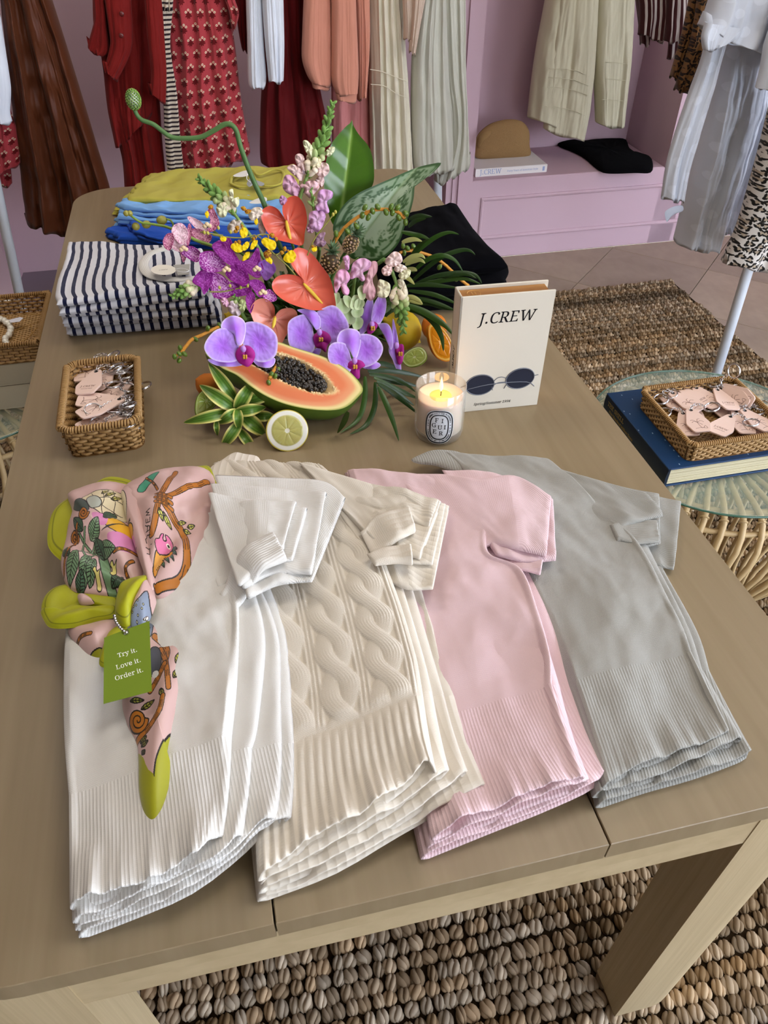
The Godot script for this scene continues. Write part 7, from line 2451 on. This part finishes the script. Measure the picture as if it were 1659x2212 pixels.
func drape(t: Node, called: String, l: Array, r: Array, z: float, deep: float, folds: float, amp: float, m: Material, k := {}) -> MeshInstance3D:
	# hanging cloth between two traced edges (top to hem), pleated, with thickness all round
	var nv: int = k.get("nv", 44)
	var nu: int = k.get("nu", 90)
	var a := zedge(l, z, nv)
	var b := zedge(r, z, nv)
	var up: float = k.get("top", 0.0)
	if up > 0.0:                      # goes on above the picture to the rail
		var cx := (a[0].x + b[0].x) / 2
		var w0 := (b[0].x - a[0].x) / 2
		var pre_a := PackedVector3Array()
		var pre_b := PackedVector3Array()
		for i in 10:
			var f := i / 10.0
			var w: float = w0 * lerpf(k.get("neck", 0.7), 1.0, f)
			pre_a.append(Vector3(cx - w, lerpf(up, a[0].y, f), z))
			pre_b.append(Vector3(cx + w, lerpf(up, b[0].y, f), z))
		pre_a.append_array(a)
		pre_b.append_array(b)
		a = pre_a
		b = pre_b
	var n := a.size()
	var g := MB.new()
	var p := PackedVector3Array()
	var u := PackedVector2Array()
	var sd: float = l[0] * 0.37 + z
	var nb := nu / 2
	var v := 0.0
	for j in n:
		if j > 0:
			v += ((a[j] + b[j]) / 2).distance_to((a[j - 1] + b[j - 1]) / 2)
		var grow: float = lerpf(k.get("calm", 0.45), 1.0, float(j) / n)
		var w := a[j].distance_to(b[j])
		for i in nu + nb:
			var front := i < nu
			var s := float(i) / (nu - 1) if front else 1.0 - float(i - nu + 1) / (nb + 1)
			var q := a[j].lerp(b[j], s)
			var x := (2 * s - 1)
			var body := deep / 2 * sqrt(maxf(0.0, 1 - x * x * x * x))
			if front:
				var ph := noi.get_noise_2d(s * 3.0 + sd, v * 1.1) * 2.2
				var f := sin(TAU * folds * s + ph + sd)
				var f2 := sin(TAU * folds * 2.3 * s + ph * 1.7)
				q.z += body + amp * grow * (f * 0.9 + f2 * 0.18) * (1 - pow(absf(x), 6.0))
				q.z += noi.get_noise_3d(q.x * 14, q.y * 9, sd) * amp * 0.5
			else:
				q.z -= body
			if j == n - 1:
				q.y += k.get("wave", 0.006) * sin(TAU * folds * s + sd)
			p.append(q)
			u.append(Vector2(s * w, v))
	g.grid(p, u, nu + nb, n, true)
	# underside of the hem
	var o := p.size() - (nu + nb)
	var hp := PackedVector3Array()
	var hu := PackedVector2Array()
	for e in 2:
		for i in nu + nb:
			var q := p[o + i]
			if e == 1:
				q = Vector3(q.x, q.y + 0.03, z + (q.z - z) * 0.5)
			hp.append(q)
			hu.append(u[o + i])
	g.grid(hp, hu, nu + nb, 2, true)
	return part(called, g.mesh(), m, t)

func garment(called: String, label: String, cat: String, at: Vector3, group := "") -> Node3D:
	return thing(called, label, cat, at, group)

func hanger(t: Node, x: float, y: float, z: float, along := false) -> void:
	var g := MB.new()
	var d := Vector3(0, 0, 1) if along else Vector3(1, 0, 0)
	var p := Vector3(x, y, z)
	g.tube(spl3(PackedVector3Array([p - d * 0.17 + Vector3(0, -0.07, 0), p - d * 0.06 + Vector3(0, -0.02, 0), p, p + d * 0.06 + Vector3(0, -0.02, 0), p + d * 0.17 + Vector3(0, -0.07, 0)]), 14), 0.006, 7)
	g.tube(spl3(PackedVector3Array([p, p + Vector3(0, 0.03, 0), p + Vector3(0, 0.05, 0.015), p + Vector3(0, 0.065, 0), p + Vector3(0, 0.05, -0.015)]), 14), 0.002, 6)
	part("hanger", g.mesh(), M.pole, t)

func leopard(ground: Color, spot: Color, core: Color) -> ImageTexture:
	var pts := []
	rng.seed = 77
	for y in 7:
		for x in 7:
			pts.append(Vector3((x + 0.5 + rng.randf_range(-0.3, 0.3) + 0.5 * (y % 2)) / 7.0, (y + 0.5 + rng.randf_range(-0.25, 0.25)) / 7.0, rng.randf() * TAU))
	var n1 := FastNoiseLite.new()
	n1.frequency = 1.0
	return tex(192, 192, func(u, v):
		var best := 9.0
		var which := Vector3.ZERO
		var off := Vector2.ZERO
		for p in pts:
			var d := Vector2(u - p.x, v - p.y)
			d.x -= roundf(d.x)
			d.y -= roundf(d.y)
			if d.length() < best:
				best = d.length()
				which = p
				off = d
		var a := atan2(off.y, off.x)
		var r: float = best * 7.0 * (1.0 + 0.22 * sin(a * 3.0 + which.z) + 0.10 * sin(a * 5.0 + which.z * 3.0))
		if r > 0.20 and r < 0.46 and sin(a * 2.0 + which.z * 2.0) > -0.88:
			return spot
		if r <= 0.20:
			return core
		return ground)

func garments() -> void:
	var cloth := func(c: String, r := 0.8, sp_ := 0.25):
		return bump(sheen(hexm(c, r, sp_), 0.25), M.t_linen, 0.02, Vector3(40, 40, 1))
	var white: Material = cloth.call(_c(0), 0.8, 0.25)
	var brown: Material = cloth.call(_c(1), 0.5, 0.35)
	var red: Material = cloth.call(_c(2), 0.75, 0.25)
	var dark_red: Material = cloth.call(_c(3), 0.7, 0.25)
	var coral: Material = bump(sheen(hexm("c98974", 0.95, 0.1), 0.7), M.t_felt, 0.12, Vector3(20, 20, 1))
	var rose: Material = cloth.call(_c(4), 0.8, 0.25)
	var ivory: Material = cloth.call(_c(5), 0.8, 0.25)
	var linen: Material = cloth.call(_c(6), 0.85, 0.25)
	var cream: Material = cloth.call(_c(7), 0.8, 0.25)
	var beige: Material = bump(sheen(hexm("c8b3a2", 0.95, 0.1), 0.4), M.t_rib, 0.15, Vector3(40, 40, 1))
	var block := cloth.call(_c(8), 0.8, 0.25) as StandardMaterial3D
	block.albedo_texture = tex(128, 128, func(u, v):
		var row := floorf(v * 2.0)
		var x := saw(u * 2.0 + 0.5 * row) - 0.5
		var y := saw(v * 2.0) - 0.5
		for q in [[-0.20, -0.14], [0.02, -0.28], [0.20, -0.12]]:
			var d: float = Vector2(x - q[0], y - q[1]).length()
			if d < 0.035:
				return Color("7a1a20")
			if d < 0.095:
				return Color("d6c2a6")
		var a := atan2(y - 0.12, x)
		if Vector2(x, (y - 0.10) * 1.1).length() < 0.24 + 0.06 * sin(a * 7.0):
			return Color("5f0e12")
		if absf(x) < 0.02 and y > -0.3:
			return Color("6d1418")
		return Color("a53a40"))
	block.uv1_scale = Vector3(1 / 0.072, 1 / 0.072, 1)
	var band := cloth.call(_c(8), 0.8, 0.25) as StandardMaterial3D
	band.albedo_texture = tex(8, 64, func(u, v): return Color("2b2024") if saw(v * 2.0) < 0.45 else Color("c9bba8"))
	band.uv1_scale = Vector3(10, 1 / 0.026, 1)
	var mstripe := cloth.call(_c(8), 0.75, 0.25) as StandardMaterial3D
	mstripe.albedo_texture = tex(64, 8, func(u, v): return Color("3f1a1c") if saw(u * 2.0) < 0.5 else Color("bdb2ac"))
	mstripe.uv1_scale = Vector3(1 / 0.036, 1, 1)
	var leo_b := cloth.call(_c(8), 0.6, 0.3) as StandardMaterial3D
	leo_b.albedo_texture = leopard(Color("7c5730"), Color("1b120c"), Color("54371c"))
	leo_b.uv1_scale = Vector3(1 / 0.14, 1 / 0.14, 1)
	var leo_w := cloth.call(_c(8), 0.6, 0.3) as StandardMaterial3D
	leo_w.albedo_texture = leopard(Color("cfc9c2"), Color("15120f"), Color("aa9a86"))
	leo_w.uv1_scale = Vector3(1 / 0.16, 1 / 0.16, 1)
	var dots := cloth.call(_c(0), 0.7, 0.25) as StandardMaterial3D
	dots.albedo_texture = tex(64, 64, func(u, v):
		var d := minf(Vector2(u - 0.25, v - 0.25).length(), Vector2(u - 0.75, v - 0.75).length())
		return gray(1.0) if d < 0.17 else gray(0.955))
	dots.uv1_scale = Vector3(1 / 0.085, 1 / 0.085, 1)

	# ---- the white rack before the recess
	var z := -2.86
	var rk := thing("garment_rack", "white metal clothes rack behind the far end of the table", "rack", Vector3(0.08, 0, z))
	var g := MB.new()
	g.tube(PackedVector3Array([Vector3(-0.80, 1.46, z), Vector3(0.95, 1.46, z)]), 0.013, 12)
	part("rail", g.mesh(), M.pole, rk)
	for q in [[PZ(46, 655, -2.75), PZ(2, 450, -2.75)], [Vector3(0.90, 0.2, -2.95), PZ(946, 405, -2.95)]]:
		var d: Vector3 = (q[1] - q[0]).normalized()
		var f := MB.new()
		f.tube(PackedVector3Array([q[0] - d * (q[0].y / d.y), q[0] + d * ((1.46 - q[0].y) / d.y)]), 0.017, 14)
		part("leg", f.mesh(), M.pole, rk)
	var up := 1.40
	var t := garment("white_shirt", "pale blue-white shirt hanging at the far left edge", "shirt", Vector3(-0.7, 0.8, -2.72))
	drape(t, "body", [-60, 40, -60, 150, -60, 275], [2, 40, 14, 120, 24, 190, 22, 240, 27, 262], -2.70, 0.06, 3, 0.008, white, {"top": up})
	hanger(t, -0.68, up, -2.70)
	t = garment("printed_skirt", "dark red block-printed skirt hem at the far left edge", "skirt", Vector3(-0.7, 0.8, -2.78))
	drape(t, "body", [-60, 270, -60, 330, -60, 395], [34, 270, 42, 320, 44, 352], -2.76, 0.05, 3, 0.006, block, {"top": up})
	drape(t, "underskirt", [-40, 340, -30, 402], [22, 345, 27, 400], -2.79, 0.03, 2, 0.004, block, {"nv": 12})
	hanger(t, -0.66, up, -2.76)
	t = garment("brown_dress", "long dark rust-brown satin dress hanging on the left", "dress", Vector3(-0.5, 0.8, z))
	drape(t, "body", [2, 0, 14, 120, 26, 230, 40, 340, 56, 474], [112, 0, 150, 120, 184, 230, 214, 330, 240, 420, 252, 520], -2.80, 0.16, 2.6, 0.034, brown, {"top": up, "nu": 150, "wave": 0.01, "neck": 0.8})
	hanger(t, -0.48, up, -2.80)
	t = garment("red_shirt_dress", "long brick-red linen shirt dress left of the printed dress", "dress", Vector3(-0.25, 0.8, z))
	drape(t, "skirt", [226, 140, 236, 230, 256, 310, 266, 360, 270, 440], [340, 140, 346, 230, 352, 320, 366, 440], -2.88, 0.10, 2.2, 0.02, red, {"nu": 110})
	drape(t, "body", [200, 0, 203, 60, 220, 130, 232, 235, 250, 320], [338, 0, 338, 100, 336, 180, 330, 240], -2.86, 0.09, 1.6, 0.016, red, {"top": up, "nu": 110, "neck": 0.7})
	drape(t, "sleeve", [202, 0, 204, 40, 190, 95, 192, 104], [228, 0, 232, 60, 236, 110, 222, 122], -2.80, 0.05, 0.8, 0.006, red, {"top": 1.3})
	drape(t, "sleeve", [226, 0, 236, 70, 237, 100, 224, 152], [284, 0, 286, 90, 276, 130, 254, 172], -2.77, 0.05, 0.9, 0.008, red, {"top": 1.3})
	drape(t, "sleeve", [312, 0, 318, 80, 326, 150, 323, 200], [350, 0, 356, 90, 360, 160, 358, 222], -2.74, 0.05, 0.9, 0.007, red, {"top": 1.3})
	var bt := MB.new()
	for q in [[263, 30], [262, 77]]:
		bt.lathe(v2([0.001, 0.003, 0.006, 0.003, 0.007, 0.0, 0.006, -0.002]), 14, Transform3D(Basis(Vector3(1, 0, 0), PI / 2), PZ(q[0], q[1], -2.725)))
	part("button", bt.mesh(), hexm("5a1d1a", 0.4), t)
	hanger(t, -0.2, up, z)
	t = garment("printed_dress", "red block-printed dress with a black striped border", "dress", Vector3(0.02, 0.8, z))
	drape(t, "body", [352, 0, 362, 100, 362, 200, 372, 300, 384, 374], [492, 0, 508, 100, 522, 220, 541, 332], -2.84, 0.12, 4, 0.016, block, {"top": up, "nu": 150, "neck": 0.7, "wave": 0.008})
	drape(t, "underskirt", [400, 300, 404, 376], [520, 300, 504, 352], -2.87, 0.06, 4, 0.01, block, {"nv": 14})
	drape(t, "striped_border", [344, 18, 346, 100, 352, 200, 356, 300, 362, 374], [374, 18, 368, 100, 382, 200, 390, 300, 398, 372], -2.765, 0.02, 1.3, 0.004, band, {"nu": 30})
	drape(t, "gathered_cuff", [340, -20, 342, 18], [376, -20, 373, 20], -2.75, 0.03, 3, 0.006, band, {"nu": 30, "nv": 10})
	drape(t, "sleeve", [486, 0, 496, 30, 500, 62], [508, 0, 516, 30, 508, 62], -2.77, 0.04, 1.5, 0.006, block, {"top": 1.3})
	drape(t, "sleeve", [508, 0, 514, 60, 522, 104], [536, 0, 536, 60, 534, 112], -2.82, 0.04, 1.5, 0.006, dark_red, {"top": 1.3})
	hanger(t, 0.03, up, z)
	t = garment("white_cardigan", "white fine-knit top with two long hanging sleeves", "top", Vector3(0.24, 0.9, z))
	drape(t, "sleeve", [531, 0, 534, 100, 536, 176, 543, 190], [566, 0, 570, 90, 575, 160, 573, 184], -2.76, 0.06, 1.2, 0.007, white, {"top": 1.36})
	drape(t, "sleeve", [566, 0, 572, 90, 578, 150, 580, 174], [612, 0, 614, 90, 613, 150, 612, 176], -2.73, 0.06, 1.4, 0.007, white, {"top": 1.36})
	hanger(t, 0.22, 1.37, -2.75)
	t = garment("dark_red_skirt", "long deep red gathered skirt between the white top and the coral sweater", "skirt", Vector3(0.33, 0.8, z))
	drape(t, "body", [570, 0, 566, 150, 562, 260, 562, 340, 568, 356], [668, 0, 682, 140, 704, 250, 724, 356], -2.89, 0.12, 3.4, 0.016, dark_red, {"top": up, "nu": 150, "neck": 0.8})
	hanger(t, 0.32, up, -2.89)
	t = garment("coral_sweater", "fuzzy coral sweater with long hanging sleeves", "sweater", Vector3(0.5, 0.9, z))
	drape(t, "sleeve", [656, 0, 653, 70, 652, 125, 662, 160, 674, 180], [714, 0, 717, 80, 717, 150, 714, 180], -2.76, 0.08, 0.7, 0.004, coral, {"top": 1.34})
	drape(t, "cuff", [673, 178, 676, 191], [714, 178, 712, 188], -2.755, 0.06, 0.7, 0.002, coral, {"nv": 8})
	drape(t, "sleeve", [716, 0, 716, 100, 716, 170, 725, 200], [768, 0, 772, 100, 774, 160, 771, 202], -2.73, 0.08, 0.7, 0.004, coral, {"top": 1.34})
	drape(t, "cuff", [724, 200, 728, 217], [771, 200, 769, 216], -2.725, 0.06, 0.7, 0.002, coral, {"nv": 8})
	drape(t, "body", [766, 0, 770, 100, 772, 212], [798, 0, 798, 100, 790, 210], -2.80, 0.06, 1.0, 0.006, coral, {"top": 1.34})
	hanger(t, 0.5, 1.36, -2.78)
	t = garment("rose_skirt", "rose pink skirt hanging below the coral sweater", "skirt", Vector3(0.5, 0.7, z))
	drape(t, "body", [714, 120, 716, 220, 718, 350], [798, 120, 800, 220, 803, 350], -2.90, 0.06, 3, 0.008, rose, {"top": up, "neck": 1.0})
	hanger(t, 0.54, up, -2.90)
	t = garment("ivory_dress", "ivory tiered dress with gathered seams", "dress", Vector3(0.68, 0.8, z))
	drape(t, "body", [794, 0, 797, 120, 799, 240, 802, 375], [868, 0, 876, 120, 884, 240, 891, 375], -2.84, 0.11, 5, 0.014, ivory, {"top": up, "nu": 120, "neck": 0.8})
	for q in [[[799, 150, 822, 154, 846, 163, 880, 176], 0.0013], [[800, 182, 830, 186, 860, 204, 884, 211], 0.0011]]:
		var sm := MB.new()
		sm.tube(zline(q[0], -2.772, -2.772, 20), q[1], 6)
		part("gathered_seam", sm.mesh(), ivory, t)
	hanger(t, 0.66, up, -2.84)
	t = garment("beige_cardigan", "beige ribbed cardigan with short cuffs showing beside the ivory dress", "cardigan", Vector3(0.76, 0.9, z))
	drape(t, "sleeve", [870, 0, 872, 50, 872, 82], [896, 0, 894, 50, 888, 86], -2.76, 0.04, 2, 0.004, beige, {"top": 1.34})
	drape(t, "sleeve", [892, 0, 888, 60, 884, 112], [918, 0, 908, 50, 896, 118], -2.74, 0.04, 2, 0.004, beige, {"top": 1.34})
	hanger(t, 0.77, 1.36, -2.76)
	t = garment("linen_trousers", "off-white linen trousers at the right end of the white rack", "trousers", Vector3(0.88, 0.8, z))
	drape(t, "leg", [906, 0, 892, 100, 888, 220, 890, 330, 896, 376], [962, 0, 968, 150, 976, 280, 980, 360], -2.83, 0.10, 3, 0.011, linen, {"top": up, "nu": 110})
	drape(t, "leg", [946, 0, 956, 160, 968, 290, 938, 396], [1003, 0, 1004, 160, 1010, 290, 1014, 352], -2.86, 0.10, 3, 0.011, linen, {"top": up, "nu": 110, "wave": 0.01})
	hanger(t, 0.86, up, -2.83)
	# ---- alcove
	t = garment("pleated_skirt", "long cream skirt with tucked bands hanging in the pink alcove", "skirt", Vector3(1.6, 0.9, -3.4))
	drape(t, "body", [1180, 0, 1160, 100, 1148, 180, 1140, 252], [1262, 0, 1270, 100, 1275, 200, 1262, 290], -3.40, 0.12, 1.4, 0.016, cream, {"top": 1.5, "nu": 110, "neck": 0.8})
	drape(t, "panel", [1204, 0, 1190, 110, 1180, 200, 1174, 280], [1292, 0, 1286, 120, 1276, 220, 1261, 304], -3.36, 0.08, 1.2, 0.012, cream, {"top": 1.5, "nu": 90, "neck": 0.8})
	drape(t, "panel", [1286, 0, 1282, 120, 1286, 210, 1288, 268], [1368, 0, 1364, 90, 1356, 180, 1345, 273], -3.38, 0.10, 1.2, 0.012, cream, {"top": 1.5, "nu": 90, "neck": 0.8})
	for q in [[1186, 148, 1240, 152, 1274, 166], [1184, 168, 1236, 172, 1272, 186], [1182, 188, 1232, 193, 1270, 206], [1178, 230, 1228, 236, 1266, 250], [1308, 134, 1356, 138], [1306, 170, 1352, 174], [1300, 215, 1348, 218]]:
		var tk := MB.new()
		tk.tube(zline(q, -3.312 if q[0] < 1280 else -3.325, -3.312 if q[0] < 1280 else -3.325, 14), 0.0017, 6, false, 0.5)
		part("tuck", tk.mesh(), cream, t)
	g = MB.new()
	g.tube(PackedVector3Array([Vector3(1.12, 1.56, -3.4), Vector3(2.04, 1.56, -3.4)]), 0.012, 10)
	struct("trim_4", g.mesh(), M.pole, "white hanging rail across the pink alcove", "rail")
	hanger(t, 1.6, 1.5, -3.4)
	# ---- the rack on the right, seen along its length
	var rr := thing("garment_rack", "white metal clothes rack on the right with a straight post on the jute rug", "rack", Vector3(1.704, 0, -2.02))
	var foot := P(1545, 815, 0.016)
	g = MB.new()
	var head := PZ(1620, 570, -2.0)
	var dd := (head - foot).normalized()
	g.tube(PackedVector3Array([foot, foot + dd * (1.55 / dd.y)]), 0.017, 16)
	part("post", g.mesh(), M.pole, rr)
	var topp := foot + dd * (1.55 / dd.y)
	g = MB.new()
	g.tube(PackedVector3Array([topp, Vector3(topp.x, topp.y, -3.3)]), 0.013, 12)
	part("rail", g.mesh(), M.pole, rr)
	g = MB.new()
	g.lathe(v2([0.001, 0.0, 0.021, 0.0, 0.022, 0.004, 0.019, 0.012, 0.001, 0.013]), 20, Transform3D(Basis(), foot - Vector3(0, 0.004, 0)))
	part("foot", g.mesh(40.0), M.pole, rr)
	var ry := topp.y - 0.06
	t = garment("striped_shirt", "maroon and white striped shirt on the right rack", "shirt", Vector3(1.66, 1, -2.78))
	drape(t, "sleeve", [1372, -20, 1380, 40, 1384, 74, 1386, 96], [1404, -20, 1404, 40, 1402, 72, 1398, 98], -2.84, 0.05, 1, 0.005, mstripe, {"top": ry})
	drape(t, "body", [1380, -10, 1382, 30, 1380, 72], [1444, -10, 1442, 40, 1432, 92], -2.80, 0.06, 2, 0.010, mstripe, {"top": ry, "nu": 80})
	drape(t, "body", [1440, -10, 1438, 40, 1434, 90], [1498, -10, 1492, 40, 1480, 84], -2.76, 0.06, 2, 0.010, mstripe, {"top": ry, "nu": 80})
	drape(t, "tail", [1446, 70, 1444, 100, 1442, 124], [1490, 70, 1482, 100, 1466, 128], -2.79, 0.03, 1, 0.005, mstripe, {"nv": 14})
	hanger(t, 1.68, ry, -2.80, false)
	t = garment("leopard_blouse", "brown leopard-print blouse sleeve between the striped shirt and the white dress", "blouse", Vector3(1.68, 1, -2.6))
	drape(t, "sleeve", [1490, 0, 1478, 60, 1462, 120, 1449, 168], [1528, 0, 1514, 60, 1494, 120, 1472, 173], -2.60, 0.05, 1.5, 0.007, leo_b, {"top": ry})
	drape(t, "sleeve", [1508, 0, 1496, 80, 1476, 150, 1458, 194], [1546, 0, 1522, 90, 1502, 150, 1484, 200], -2.56, 0.05, 1.5, 0.007, leo_b, {"top": ry})
	hanger(t, 1.70, ry, -2.58)
	t = garment("white_dotted_dress", "white dress with woven dots hanging on the right rack, its care label showing", "dress", Vector3(1.65, 0.9, -2.25))
	drape(t, "skirt", [1552, 90, 1524, 260, 1492, 400, 1474, 480, 1462, 528], [1660, 90, 1640, 220, 1600, 360, 1568, 450, 1546, 526], -2.26, 0.14, 2, 0.02, dots, {"nu": 120})
	drape(t, "back_panel", [1590, 100, 1600, 250, 1580, 380, 1560, 470, 1548, 494], [1720, 100, 1700, 250, 1640, 400, 1600, 480, 1584, 500], -2.36, 0.10, 3, 0.012, dots, {"nu": 90})
	drape(t, "sash", [1532, 50, 1520, 120, 1494, 190, 1466, 270, 1442, 350, 1430, 428], [1580, 50, 1556, 120, 1538, 200, 1510, 290, 1490, 360, 1476, 433], -2.20, 0.05, 2, 0.010, dots, {"nu": 70})
	drape(t, "bodice", [1540, -10, 1526, 30, 1512, 56], [1700, -10, 1690, 90, 1664, 136], -2.16, 0.12, 1.4, 0.014, dots, {"top": ry, "nu": 110})
	drape(t, "ruffle", [1524, 48, 1516, 80, 1520, 110], [1600, 60, 1590, 80, 1560, 96], -2.12, 0.04, 1, 0.006, dots, {"nv": 14})
	var cl := MB.new()
	patch(cl, [1436, 462, 1440, 454, 1456, 446, 1474, 444, 1475, 456, 1458, 462, 1444, 474, 1440, 480], Vector3(0, 0, -2.18), Vector3(0, 0, 1), 0.004, {"back": 0.001, "n": 30, "rings": 5})
	part("care_label", cl.mesh(), hexm("b9bfcc", 0.6), t)
	hanger(t, 1.72, ry, -2.2)
	t = garment("white_blouse", "white blouse with a ruffled hem at the right edge", "blouse", Vector3(1.75, 0.95, -2.05))
	drape(t, "sleeve", [1652, 100, 1644, 150, 1634, 190], [1740, 100, 1730, 160, 1720, 210], -2.05, 0.06, 3, 0.008, white, {"top": ry})
	hanger(t, 1.82, ry, -2.05)
	t = garment("leopard_skirt", "black and white leopard-print skirt at the right edge above the rack post", "skirt", Vector3(1.68, 0.8, -1.98))
	drape(t, "body", [1668, 240, 1650, 310, 1624, 400, 1596, 490, 1562, 566], [1860, 200, 1850, 330, 1840, 450, 1830, 580], -1.97, 0.14, 4, 0.014, leo_w, {"top": ry, "nu": 130, "neck": 0.9})
	hanger(t, 1.85, ry, -1.97)

func _c(i: int) -> String:
	return ["d9dee8", "4f240b", "761916", "5a0b0e", "c98280", "d5ceba", "c0bfb2", "c2bca2", "ffffff"][i]
func _ready() -> void:
	noi.seed = 3
	noi.frequency = 1.0
	noi.fractal_octaves = 3
	materials()
	lights()
	room()
	table()
	knitwear()
	scarf()
	objects()
	flowers()
	garments()
